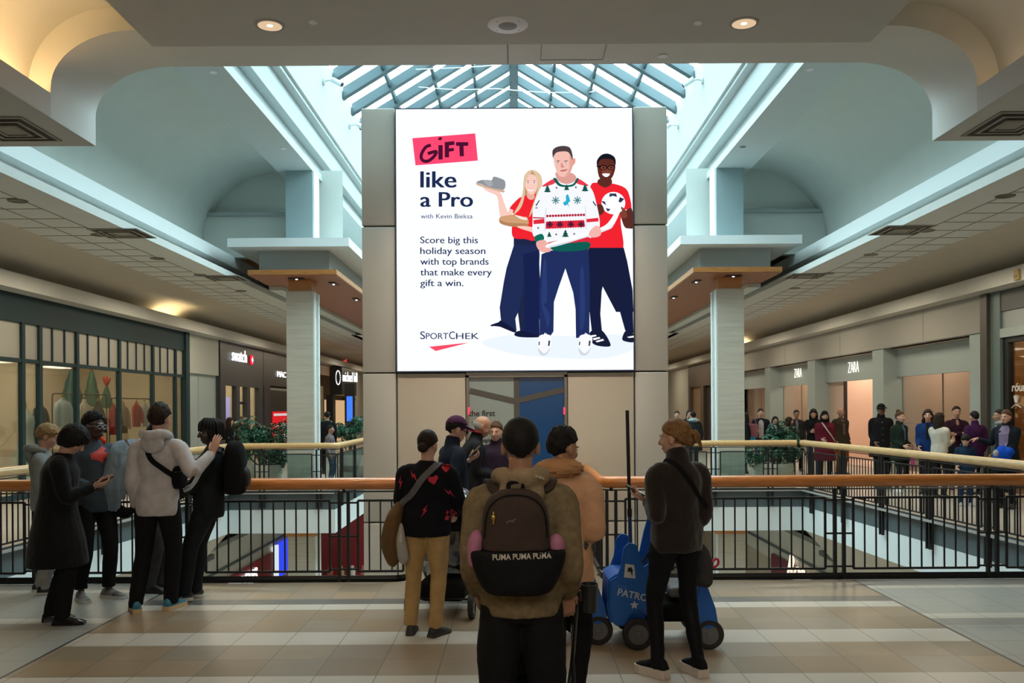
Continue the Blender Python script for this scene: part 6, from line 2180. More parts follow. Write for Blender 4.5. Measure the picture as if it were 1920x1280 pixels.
# ------------------------------------------------------------------ the left group at the railing
WHT = mat('sole_white', (0.60, 0.58, 0.54), 0.6)
BLKS = mat('shoe_black', (0.012, 0.012, 0.013), 0.4)
HGREY = cloth('heather_grey', (0.23, 0.24, 0.23))
blond = person('blond boy in a grey hoodie looking down, at the far left behind the black coat', -4.63, 8.9, -72, 1.69, 'pale', 'bowl', 'blond', HGREY, 0.84, collar='hood',
               legs=cloth('pale_grey_trousers', (0.30, 0.29, 0.28)), shoes=BLKS, sole=WHT, head=(0, 16), hr=(0.16, 0.24, 1.02), hl=(-0.12, 0.26, 1.04), fr=(0.1, 0.02, -5), fl=(-0.1, -0.06, 8))
COATB = cloth('black_wool_coat', (0.0075, 0.0075, 0.008), sheen=0.1)
coat = person('person with long black hair in a long black coat bent over a phone', -3.86, 7.62, -72, 1.72, 'pale', 'mop', 'black', COATB, 0.50, flare=1.18, fat=1.08, thick=1.08,
              legs=CTROU, legw=1.25, shoes=mat('shoe_black_polished', (0.010, 0.010, 0.011), 0.18), lean=9, head=(-6, 34), hr=(0.05, 0.30, 1.16), hl=(-0.09, 0.31, 1.17), er=(0.5, -0.6, -0.8), el=(-0.5, -0.6, -0.8),
              hd_r=(-0.2, 1, 0.25), hd_l=(0.3, 1, 0.2), pn_r=(-0.4, 0.1, 1), pn_l=(0.3, 0.1, 1), curl_r=0.6, curl_l=0.6, fr=(0.09, 0.05, -12), fl=(-0.09, -0.06, 10))
phone(coat, 'R', 'dark phone held by the person in the long black coat', d=(-0.35, 1, 0.3), n=(-0.3, -0.35, 1))
SLATE = cloth('slate_hoodie', (0.055, 0.072, 0.092))
gl = person('young man with glasses in a slate hoodie with an orange hood lining, talking', -4.02, 8.62, -128, 1.80, 'dark', 'afro', 'black', SLATE, 0.80, fat=1.02, thick=1.05, collar='hood',
            collar_m=cloth('hood_orange', (0.62, 0.06, 0.012)), legs=CTROU, legw=1.15, shoes=mat('shoe_grey_white', (0.34, 0.34, 0.33), 0.5, var=0.5, scale=14, col2=(0.02, 0.03, 0.03)), sole=WHT,
            head=(18, 4), hl=('w', 240, 850, 8.78), hr=(0.16, 0.24, 1.06), el=(-0.3, -0.4, -1), fr=(0.12, 0.0, -12), fl=(-0.10, 0.08, 22), legcut=0.05, smile=1.0)
glasses(gl, mat('glasses_clear', (0.45, 0.47, 0.5), 0.2, metal=0.5))
Mf = frame_M(gl['P2'] + V(-0.02, 0, 0.02), (-1, 0, 0), (0, 0, 1))
decal(gl['top'], [[(-0.10, 0.03), (-0.03, 0.06), (0.03, 0.10), (0.07, 0.07), (0.03, 0.05), (0.09, 0.03), (0.11, -0.03), (0.03, -0.02), (0.0, -0.06), (-0.04, -0.03), (-0.10, -0.02)]], Mf, 'chest_print', mat('print_red', (0.50, 0.03, 0.02), 0.7))
# draped puffer jacket over his arm
DEN = cloth('draped_blue_grey', (0.20, 0.26, 0.31))
t = thing('draped_jacket', 'pale blue-grey jacket draped over the arm of the young man with glasses', 'jacket')
mb = MB()
a0, a1 = at(222, 838, 8.68), at(249, 836, 8.78)
for k in range(7):
    u = k / 6
    c = a0.lerp(a1, u)
    ln = (0.58, 0.66, 0.60, 0.62, 0.50, 0.42, 0.30)[k]
    dx = (-0.11, -0.10, -0.08, -0.05, -0.03, 0.0, 0.01)[k]
    mb.tube([c + V(0, 0.10, -0.03), c + V(0, 0.06, 0.02), c + V(0, -0.02, 0.03), c + V(dx * 0.2, -0.08, -0.06), c + V(dx * 0.7, -0.09 - 0.02 * (k % 2), -ln * 0.5), c + V(dx * 1.3, -0.085, -ln)], [(0.03, 0.02), (0.034, 0.028), (0.034, 0.03), (0.036, 0.03), (0.044, 0.034), (0.044, 0.022)], 12, (1, 0, 0), sub=4)
soft(mb, 0.010, 2, 'outer_shell', DEN, t, 0.014, 13, 4.2)
mb = MB()
c = a0.lerp(a1, 0.35) + V(-0.06, 0, 0.03)
mb.tube([c + V(-0.02, -0.06, -0.50), c + V(0.0, -0.06, -0.60), c + V(0.09, -0.05, -0.66), c + V(0.18, -0.04, -0.62)], [(0.05, 0.03), (0.06, 0.035), (0.055, 0.03), (0.03, 0.02)], 12, (0, 0, 1), sub=4)
soft(mb, 0.011, 3, 'dark_lining', CB_, t, 0.006, 12, 1.2)

hid = person('person with black curly hair half hidden behind the man in the white hoodie', -3.56, 8.95, -95, 1.68, 'brown', 'afro', 'black', CNAVY, 0.80, legs=cloth('grey_trousers', (0.05, 0.052, 0.055)), shoes=BLKS, head=(0, 10), hr=(0.1, 0.25, 1.1))
backpack(hid, 'dark navy backpack on the half hidden person beside the draped jacket', CNAVY, CB_, 0.30, 0.46, 0.20)
WHOOD = cloth('white_hoodie', (0.50, 0.48, 0.49), bump=0.15)
tall = person('tall man seen from behind in a white hoodie with a dark crossbody strap', -3.16, 8.02, -4, 1.875, 'pale', 'crop', 'dark', WHOOD, 0.80, fat=1.0, thick=1.0, collar='hood', legs=CTROU, legw=1.2,
              shoes=mat('shoe_blue', (0.04, 0.21, 0.33), 0.55, var=0.4, scale=18), sole=mat('sole_cream', (0.55, 0.42, 0.24), 0.6), chunky=0.012, side=3, head=(-2, 4),
              hr=('w', 399, 848, 8.05), hl=(-0.20, 0.03, 0.85), el=(-0.1, -1, -0.2), er=(0.6, -0.5, -0.9), hd_r=(0.15, 0.3, 0.9), pn_r=(0.2, 1, 0.1), curl_r=0.2, fr=(0.05, 0.10, -10), fl=(-0.19, -0.02, 32), hip=(-0.015, 0))
strap(tall['top'], [tall['P3'] + V(-0.10, 0.03, 0.0), tall['P3'] + V(-0.06, -0.10, -0.06), tall['P2'] + V(0.0, -0.14, -0.02), tall['P1'] + V(0.10, -0.13, 0.08), tall['P1'] + V(0.165, -0.06, 0.01), tall['P1'] + V(0.17, 0.05, -0.02)], 0.045, 0.006, 'crossbody_strap', CB_, tall['o'])
mb = MB()
q = tall['P1'] + V(0.20, 0.0, -0.01)
mb.tube([q + V(0, 0, -0.10), q + V(0, 0, -0.05), q + V(0, 0, 0.05), q + V(0, 0, 0.10)], [(0.035, 0.07), (0.05, 0.09), (0.05, 0.09), (0.03, 0.06)], 16, (1, 0, 0), sub=3, power=0.7)
t = worn('crossbody_bag', 'small black crossbody bag on the hip of the man in the white hoodie', 'bag', tall)
soft(mb, 0.010, 3, 'bag', CB_, t, 0.003, 14)
MB().tube([q + V(0.0, -0.09, 0.05), q + V(0.045, -0.06, 0.055), q + V(0.05, 0.0, 0.055)], 0.004, 6, sub=3).build('zip', mat('zip_grey', (0.1, 0.1, 0.1), 0.4), t)
TRACK = cloth('black_track', (0.010, 0.012, 0.014), rough=0.6)
dr = person('young man with dreadlocks in a black jacket with white sleeve stripes, leaning on the rail', -2.93, 8.55, 98, 1.73, 'dark', 'dreads', 'black', TRACK, 0.78, fat=1.04, thick=1.05, legs=TRACK, legw=1.35,
            shoes=mat('shoe_black_white', (0.012, 0.012, 0.013), 0.45), sole=WHT, chunky=0.006, lean=-4, head=(14, 6), hl=(-0.02, 0.24, 1.02), hr=(0.15, 0.2, 1.0), el=(-0.9, -0.5, -0.4), fr=(0.1, 0.12, -6), fl=(-0.12, 0.18, 20), hip=(0, -0.03))
for k in (-1, 0, 1):
    pts = []
    for u in (0.12, 0.35, 0.6, 0.85, 1.0):
        pts.append(dr['SL'].lerp(dr['EL'], u) + V(-0.10, k * 0.024 + 0.0, 0.0))
    pts += [dr['EL'].lerp(dr['WL'], u) + V(-0.10, -0.02, k * 0.022) for u in (0.25, 0.5, 0.75)]
    strap(dr['top'], pts, 0.013, 0.0015, 'sleeve_stripe', mat('stripe_white', (0.62, 0.62, 0.60), 0.7), dr['top'], off=0.0016, sub=5)
for sh in [c for c in dr['o'].children if c.name.startswith('shoe')]:
    bb = [V(*v.co) for v in sh.data.vertices]
    c = sum(bb, V(0, 0, 0)) / len(bb)
    for k in range(3):
        yy = c.y - 0.03 + 0.034 * k
        Ms = frame_M((c.x, yy, c.z), (0, 1, 0), (0, 0, 1))
        decal(sh, [[(-0.008, -0.02), (0.004, -0.02), (0.022, 0.025), (0.010, 0.025)]], Matrix.Translation((0, 0, 0)) @ frame_M((c.x, yy, c.z), (0, -1, 0), (0, 0, 1)), 'shoe_stripe', mat('stripe_white'), 0.002, sh)
backpack(dr, 'black backpack on the back of the young man with dreadlocks', CB_, cloth('backpack_black', (0.013, 0.013, 0.015), rough=0.5), 0.32, 0.50, 0.20)

# ------------------------------------------------------------------ the group before the lift
KNIT = cloth('black_knit', (0.009, 0.009, 0.012), bump=0.5, bscale=140)
kn = person('woman from behind in a black jumper with red hearts and bolts and tan trousers', -0.70, 7.17, -4, 1.645, 'pale', 'bun', 'dark', KNIT, 0.83, fat=1.08, thick=1.06, sleeve=1.15, legs=cloth('tan_twill', (0.44, 0.29, 0.125)), legw=1.18,
            shoes=mat('shoe_charcoal', (0.028, 0.028, 0.03), 0.6), sole=mat('sole_dark', (0.04, 0.038, 0.035), 0.7), head=(-12, 10), hr=(0.20, 0.30, 0.98), hl=(-0.18, 0.30, 0.98), er=(0.7, -0.9, -0.5), el=(-0.7, -0.9, -0.5),
            fr=(0.07, -0.07, -28), fl=(-0.15, 0.0, 4), hip=(-0.01, 0), side=1.5, legcut=0.03)
HEART = mat('motif_red', (0.50, 0.018, 0.045), 0.8)
def zz2(x, y, Y=7.05):
    p = kn['WI'] @ at(700 + x * 0.4217, 740 + y * 0.4217, Y)
    return p
heart = [(0, -0.036), (0.02, -0.016), (0.038, 0.006), (0.036, 0.026), (0.020, 0.034), (0.004, 0.024), (0, 0.016), (-0.004, 0.024), (-0.020, 0.034), (-0.036, 0.026), (-0.038, 0.006), (-0.02, -0.016)]
bolt = [(0.02, 0.055), (-0.018, 0.0), (0.0, 0.004), (-0.02, -0.055), (0.022, 0.012), (0.004, 0.010)]
for x_, y_, sh, a, nm in ((320, 326, heart, 0, 'heart'), (268, 378, heart, 12, 'heart'), (180, 362, bolt, 55, 'bolt'), (335, 440, bolt, 62, 'bolt'), (228, 515, bolt, -10, 'bolt'), (336, 540, heart, 80, 'heart'), (112, 395, bolt, 10, 'bolt')):
    q = zz2(x_, y_)
    M = frame_M(q, (1, 0, 0), (0, 0, 1)) @ Matrix.Rotation(R(a), 4, 'Z')
    decal(kn['top'], [sh], M, nm, HEART, 0.003)
GSTR = cloth('grey_webbing', (0.12, 0.12, 0.125))
strap(kn['top'], [kn['P3'] + V(0.10, 0.05, 0.0), kn['P3'] + V(0.07, -0.08, -0.03), kn['P2'] + V(0.0, -0.13, 0.04), kn['P1'] + V(-0.10, -0.13, 0.06), kn['P1'] + V(-0.18, -0.06, 0.0), kn['P1'] + V(-0.19, 0.0, -0.06)], 0.05, 0.005, 'bag_strap', GSTR, kn['o'])
t = worn('shoulder_bag', 'brown slouchy shoulder bag on the left hip of the woman in the heart jumper', 'bag', kn)
q = kn['P0'] + V(-0.245, 0.0, -0.06)
mb = MB()
mb.tube([q + V(0.0, 0, -0.28), q + V(-0.015, 0, -0.25), q + V(-0.03, 0, -0.12), q + V(-0.005, 0, 0.08), q + V(0.03, 0, 0.17), q + V(0.05, 0, 0.20)], [(0.03, 0.05), (0.06, 0.10), (0.085, 0.14), (0.07, 0.12), (0.05, 0.07), (0.03, 0.04)], 18, (1, 0, 0), sub=3)
soft(mb, 0.011, 3, 'bag', cloth('bag_brown', (0.13, 0.075, 0.03), rough=0.6), t, 0.010, 10, 3.3)
MB().tube([q + V(0.03, -0.04, 0.16), q + V(0.06, -0.02, 0.22), q + V(0.09, 0.0, 0.25)], 0.02, 8, sub=3).build('strap_end', GSTR, t, True)
mb = MB()
mb.tube([q + V(0.075, -0.06, -0.26), q + V(0.07, -0.08, -0.22), q + V(0.06, -0.10, -0.10), q + V(0.055, -0.07, 0.05)], [(0.02, 0.02), (0.045, 0.035), (0.04, 0.03), (0.015, 0.012)], 14, (1, 0, 0), sub=3)
soft(mb, 0.009, 2, 'plastic_pouch', mat('pouch_clear_grey', (0.36, 0.35, 0.32), 0.25), t, 0.008, 16, 7.7)

cp = person('man in a purple cap and sunglasses holding a phone beyond the heart jumper', -0.60, 8.75, -62, 1.74, 'pale', 'cap', 'black', CNAVY, 0.78, fat=1.02, collar='high', legs=CTROU, shoes=BLKS,
            head=(-6, 16), hr=('w', 866, 930, 8.65), hl=('w', 880, 862, 8.85), er=(0.6, -0.8, -0.5), el=(-0.5, -0.3, -1), hd_l=(0.3, 0.9, 0.5), pn_l=(0.2, -0.3, 1), curl_l=0.7)
cap_hat(cp, cloth('cap_purple', (0.060, 0.018, 0.050)))
glasses(cp, BLACK, mat('sunglass_lens', (0.010, 0.010, 0.012), 0.1))
phone(cp, 'L', 'black phone held up by the man in the purple cap', d=(0.4, 0.7, 0.75), n=(-0.2, -0.6, 0.8))
bd = person('bald older man in a dark jacket with red collar bending by the lift door', -0.52, 10.25, -84, 1.76, 'tan', 'ring', 'grey', cloth('dark_jacket', (0.012, 0.013, 0.016)), 0.78, fat=1.10, collar='high', legs=CTROU, shoes=BLKS, lean=12, head=(-4, 22),
            hr=(0.10, 0.30, 1.0), hl=(-0.10, 0.32, 1.02))
mb = MB()
mb.tube([bd['P3'] + V(0.055, 0.055, 0.05), bd['P3'] + V(0.07, -0.01, 0.075), bd['P3'] + V(0.0, -0.075, 0.085), bd['P3'] + V(-0.07, -0.01, 0.075), bd['P3'] + V(-0.055, 0.055, 0.05)], [(0.008, 0.022)] * 5, 8, (0, 0, 1), sub=4)
mb.build('inner_collar', cloth('collar_red', (0.28, 0.012, 0.03)), bd['o'], True)
eld = person('older woman with short brown hair in a plum jacket facing us beside the lift door', -0.236, 10.85, 168, 1.645, 'pale', 'crop', 'brown', cloth('plum', (0.022, 0.014, 0.028)), 0.74, fat=1.08, collar='high', legs=CTROU, shoes=BLKS, head=(0, 2), hr=(0.06, 0.22, 1.0), hl=(-0.06, 0.24, 1.02))

# foreground man with backpack
KHAKI = cloth('khaki_fleece', (0.19, 0.145, 0.080), bump=0.6, bscale=110, var=0.22, scale=30)
fg = person('man in the foreground seen from behind in a khaki fleece hoodie with a backpack', 0.02, 4.0, 0, 1.775, 'tan', 'buzz', 'black', KHAKI, 0.865, fat=0.98, thick=1.02, sleeve=1.06, collar='hood', collar_m=cloth('hood_sand', (0.30, 0.225, 0.135), bump=0.6, bscale=110),
            legs=CTROU, legw=1.5, shoes=BLKS, sole=WHT, folds=0.007, hr=(0.205, 0.12, 0.92), hl=(-0.195, 0.12, 0.93), er=(0.10, -1, -0.1), el=(-0.10, -1, -0.1), hd_r=(0.05, 0.25, -1), pn_r=(-0.4, 0.9, 0.2), curl_r=0.75, fr=(0.11, 0.0, -10), fl=(-0.11, 0.0, 10), head=(0, 0))
def zf2(x, y, Y):
    return fg['WI'] @ at(700 + x * 0.4217, 740 + y * 0.4217, Y)
BPK = cloth('pack_brown', (0.050, 0.035, 0.028), rough=0.7)
BPB = cloth('pack_black', (0.008, 0.008, 0.009), rough=0.7)
PAL = mat('label_white', (0.50, 0.46, 0.38), 0.7)
t = worn('backpack', 'brown and black backpack with a white lettered band worn by the foreground man', 'backpack', fg)
YB = 3.66
def ring_z(zoomy):
    return zf2(640, zoomy, YB).z
cxb = zf2(634, 700, YB).x
mb = MB()
rows = [(700, 0.142, 0.085), (640, 0.140, 0.086), (560, 0.136, 0.086), (500, 0.126, 0.080), (455, 0.100, 0.066), (430, 0.055, 0.04)]
mb.tube([V(cxb, -0.245, ring_z(y_)) for y_, a, b in rows], [(a, b) for y_, a, b in rows], 28, (1, 0, 0), sub=4, power=0.62)
up_ = soft(mb, 0.008, 2, 'upper_bag', BPK, t, 0.003, 9, 2.2)
mb = MB()
rows = [(905, 0.105, 0.060), (890, 0.135, 0.078), (840, 0.165, 0.092), (760, 0.192, 0.096), (715, 0.198, 0.096), (700, 0.192, 0.092)]
mb.tube([V(cxb + 0.008, -0.245, ring_z(y_)) for y_, a, b in rows], [(a, b) for y_, a, b in rows], 28, (1, 0, 0), sub=4, power=0.62)
lo_ = soft(mb, 0.008, 2, 'lower_bag', BPB, t, 0.003, 9, 5.2)
# zip, pocket seam, band and lettering
mb = MB()
pts = [V(cxb - 0.135, -0.31, ring_z(640)), V(cxb - 0.125, -0.315, ring_z(530)), V(cxb - 0.07, -0.305, ring_z(470)), V(cxb, -0.30, ring_z(458)), V(cxb + 0.07, -0.305, ring_z(470)), V(cxb + 0.125, -0.315, ring_z(530)), V(cxb + 0.135, -0.31, ring_z(640))]
strap(up_, pts, 0.008, 0.002, 'zip', CB_, t, off=0.001, sub=6)
zb_ = [V(cxb - 0.19, -0.34, ring_z(708)), V(cxb - 0.1, -0.36, ring_z(712)), V(cxb, -0.36, ring_z(714)), V(cxb + 0.1, -0.36, ring_z(710)), V(cxb + 0.19, -0.34, ring_z(704))]
Mb = frame_M(V(cxb + 0.004, -0.33, ring_z(720)), (1, 0, 0), (0, 0, 1)) @ Matrix.Rotation(R(1.5), 4, 'Z')
tmp = MB()
for k in range(-1, 2):
    add_text(tmp, 'PUMA', Matrix.Translation((k * 0.082 - 0.030 + 0.012, -0.010, 0)) @ Matrix.Diagonal((1.0, 1.15, 1, 1)), 0.028, bold=0.0006)
decal(lo_, [[tuple(tmp.v[i][:2]) for i in f] for f in tmp.f], Mb, 'band_lettering', PAL, 0.002, t)
decal(lo_, [[(0.131, -0.010), (0.136, -0.010), (0.136, 0.014), (0.131, 0.014)]], Mb, 'band_end_mark', PAL, 0.002, t)
cat_ = [(-0.022, -0.004), (-0.008, 0.004), (0.006, 0.005), (0.016, 0.011), (0.022, 0.010), (0.016, 0.004), (0.010, -0.001), (0.012, -0.008), (0.004, -0.003), (-0.008, -0.002), (-0.016, -0.010)]
decal(up_, [cat_], frame_M(V(cxb - 0.02, -0.33, ring_z(563)), (1, 0, 0), (0, 0, 1)), 'emblem', mat('emblem_brown', (0.09, 0.06, 0.045), 0.5), 0.002, t)
for e, y0_ in ((-1, 0), (1, 0)):
    top_ = V(cxb + e * (0.075 if e < 0 else 0.055), -0.20, ring_z(445))
    pts = [top_, top_ + V(e * 0.02, 0.01, 0.05), fg['P3'] + V(e * 0.115, -0.085, -0.01), fg['P3'] + V(e * 0.13, 0.0, 0.01), fg['P2'] + V(e * 0.145, 0.13, 0.03), fg['P1'] + V(e * 0.16, 0.12, 0.06), fg['P1'] + V(e * 0.2, -0.05, 0.0)]
    so = strap(fg['top'], pts, 0.058, 0.010, 'shoulder_strap', BPK, t, off=0.006, sub=6)
    a = fg['P3'] + V(e * 0.095, -0.12, -0.03)
    c0, c1 = V(*pts[1]), V(*pts[2])
    ax = (c1 - c0).normalized()
    Ms = frame_M((c0 + c1) / 2 + V(0, -0.05, 0.02), ax.cross(V(0, -0.8, 0.6)).normalized(), ax)
    tmp = MB()
    add_text(tmp, 'PUMA', Matrix.Translation((0.010, -0.045, 0)) @ Matrix.Rotation(R(90), 4, 'Z'), 0.026, bold=0.0006)
    decal(so, [[tuple(tmp.v[i][:2]) for i in f] for f in tmp.f], Ms, 'strap_lettering', PAL, 0.002, so, reach=0.2)
mb = MB()
mb.tube([V(cxb - 0.03, -0.19, ring_z(436)), V(cxb - 0.025, -0.19, ring_z(405)), V(cxb + 0.025, -0.19, ring_z(405)), V(cxb + 0.03, -0.19, ring_z(436))], 0.009, 8, sub=4)
mb.build('grab_loop', BPB, t, True)
MB().ell(V(cxb - 0.09, -0.338, ring_z(545)), (0.010, 0.006, 0.012), 12, 8).build('keyring', BRASS, t, True)
mb = MB()
mb.tube([V(cxb - 0.09, -0.338, ring_z(520)), V(cxb - 0.088, -0.34, ring_z(545)), V(cxb - 0.09, -0.338, ring_z(575))], 0.004, 6, sub=2)
mb.build('key_fob', BRASS, t, True)
PINK = cloth('pink_fleece', (0.42, 0.17, 0.27))
for e, lb in ((-1, 'left'), (1, 'right')):
    mb = MB()
    q = V(cxb + e * 0.168, -0.235, ring_z(690))
    mb.tube([q + V(0, 0, -0.08), q, q + V(-e * 0.01, 0, 0.045 - 0.015 * (e > 0)), q + V(-e * 0.02, 0, 0.062 - 0.02 * (e > 0))], [(0.026, 0.05), (0.034, 0.055), (0.030, 0.05), (0.012, 0.02)], 16, (1, 0, 0), sub=3)
    b_ = worn('rolled_cloth', 'pink rolled cloth tucked in the %s side pocket of the brown backpack' % lb, 'cloth', fg)
    soft(mb, 0.007, 2, 'roll', PINK, b_, 0.004, 22, e)

# peach coat
PEA = cloth('peach_puffer', (0.58, 0.34, 0.20), rough=0.7)
pc = person('person with dark hair in a peach padded coat, right of the foreground man', 0.262, 5.35, -24, 1.70, 'tan', 'crop', 'black', PEA, 0.77, fat=1.06, thick=1.08, sleeve=1.14, collar='fur', collar_m=cloth('scarf_tan', (0.44, 0.235, 0.115)), legs=CTROU, shoes=BLKS, folds=0.010, flare=1.02, lean=3, head=(-24, 10),
            hr=('w', 1098, 955, 5.45), hl=(-0.12, 0.26, 1.05), er=(0.5, -0.7, -0.8), hd_r=(-0.5, 0.8, 0.2), curl_r=0.8)
t = worn('shoulder_bag', 'dark patterned shoulder bag at the right side of the peach coat', 'bag', pc)
q = pc['WI'] @ at(1096, 1012, 5.30)
mb = MB()
mb.tube([q + V(0, 0, -0.11), q + V(0, 0, -0.08), q + V(0, 0, 0.05), q + V(0, 0, 0.11)], [(0.03, 0.05), (0.055, 0.09), (0.05, 0.085), (0.02, 0.03)], 16, (1, 0, 0), sub=3, power=0.7)
soft(mb, 0.010, 2, 'bag', mat('bag_pattern', (0.012, 0.012, 0.012), 0.6, var=0.9, scale=60, col2=(0.10, 0.09, 0.08)), t, 0.004, 14)
MB().tube([q + V(0, -0.05, 0.09), q + V(0.01, -0.02, 0.17), q + V(0, 0.05, 0.09)], 0.008, 8, sub=4).build('handle', CB_, t, True)

# woman with the phone at the right
DKBR = cloth('dark_brown_fleece', (0.022, 0.017, 0.015), sheen=0.3)
LEG = cloth('leggings', (0.0085, 0.0085, 0.010), rough=0.6, bump=0.1)
wr = person('woman with pinned up honey hair in a dark brown fleece and black leggings', 1.06, 6.0, 24, 1.735, 'pale', 'clawed', 'honey', DKBR, 0.84, fat=1.02, thick=1.02, sleeve=1.0, collar='high', legs=LEG, legw=0.86, shoes=LEG, sole=mat('sole_bone', (0.58, 0.50, 0.42), 0.6), chunky=0.034, boot=0.02,
            head=(34, 4), hl=('w', 1212, 938, 6.12), hr=(0.13, 0.14, 0.94), el=(-0.15, -0.5, -1), er=(0.2, -1, -0.3), hd_l=(-0.6, 0.7, 0.35), pn_l=(0.1, 0.1, 1), curl_l=0.75, fr=(0.14, -0.04, -4), fl=(-0.12, 0.05, 16), folds=0.009)
phone(wr, 'L', 'dark phone in the left hand of the woman with honey hair', d=(-0.65, 0.55, 0.45), n=(0.4, -0.3, 0.9))
strap(wr['top'], [wr['P3'] + V(-0.09, 0.04, 0.0), wr['P3'] + V(-0.05, -0.09, -0.04), wr['P2'] + V(0.04, -0.14, -0.02), wr['P1'] + V(0.13, -0.13, 0.05), wr['P1'] + V(0.19, -0.04, -0.03)], 0.03, 0.004, 'bag_strap', CB_, wr['o'])
t = worn('shoulder_bag', 'small dark grey bag with a red loop behind the woman with honey hair', 'bag', wr)
q = wr['WI'] @ at(1316, 1060, 6.2)
mb = MB()
mb.tube([q + V(0, 0, -0.14), q + V(0, 0, -0.10), q + V(0, 0, 0.05), q + V(-0.02, 0, 0.15)], [(0.035, 0.05), (0.06, 0.085), (0.06, 0.08), (0.025, 0.03)], 16, (1, 0, 0), sub=3)
soft(mb, 0.010, 2, 'bag', cloth('bag_grey', (0.05, 0.045, 0.045)), t, 0.006, 14, 2.9)
mb = MB()
mb.tube([q + V(0.05, -0.03, 0.02), q + V(0.10, -0.03, 0.045), q + V(0.115, -0.03, 0.015), q + V(0.09, -0.03, -0.01), q + V(0.05, -0.03, 0.0)], 0.009, 8, sub=4)
mb.build('loop', mat('loop_red', (0.5, 0.02, 0.04), 0.5), t, True)
# ------------------------------------------------------------------ strollers and carts
RUB = mat('rubber', (0.020, 0.019, 0.018), 0.7)
BLUEP = mat('cart_blue', (0.008, 0.115, 0.48), 0.32)
GREYP = mat('plastic_grey', (0.14, 0.14, 0.145), 0.5)
def wheel(mb_parent, c, r, w, hub, name='wheel', axis='x'):
    M = Matrix.Translation(c) @ (Matrix.Rotation(R(90), 4, 'Y') if axis == 'x' else Matrix.Rotation(R(90), 4, 'X'))
    o = MB().lathe([(r * 0.66, -w / 2), (r * 0.92, -w / 2), (r, -w * 0.3), (r, w * 0.3), (r * 0.92, w / 2), (r * 0.66, w / 2), (r * 0.66, -w / 2)], seg=28, M=M).build(name, RUB, mb_parent, True)
    MB().lathe([(0.0, -w * 0.42), (r * 0.2, -w * 0.42), (r * 0.24, -w * 0.25), (r * 0.60, -w * 0.22), (r * 0.68, -w * 0.40), (r * 0.68, w * 0.40), (r * 0.60, w * 0.22), (r * 0.24, w * 0.25), (r * 0.2, w * 0.42), (0, w * 0.42)], seg=28, M=M).build('hub', hub, o, True)
    return o
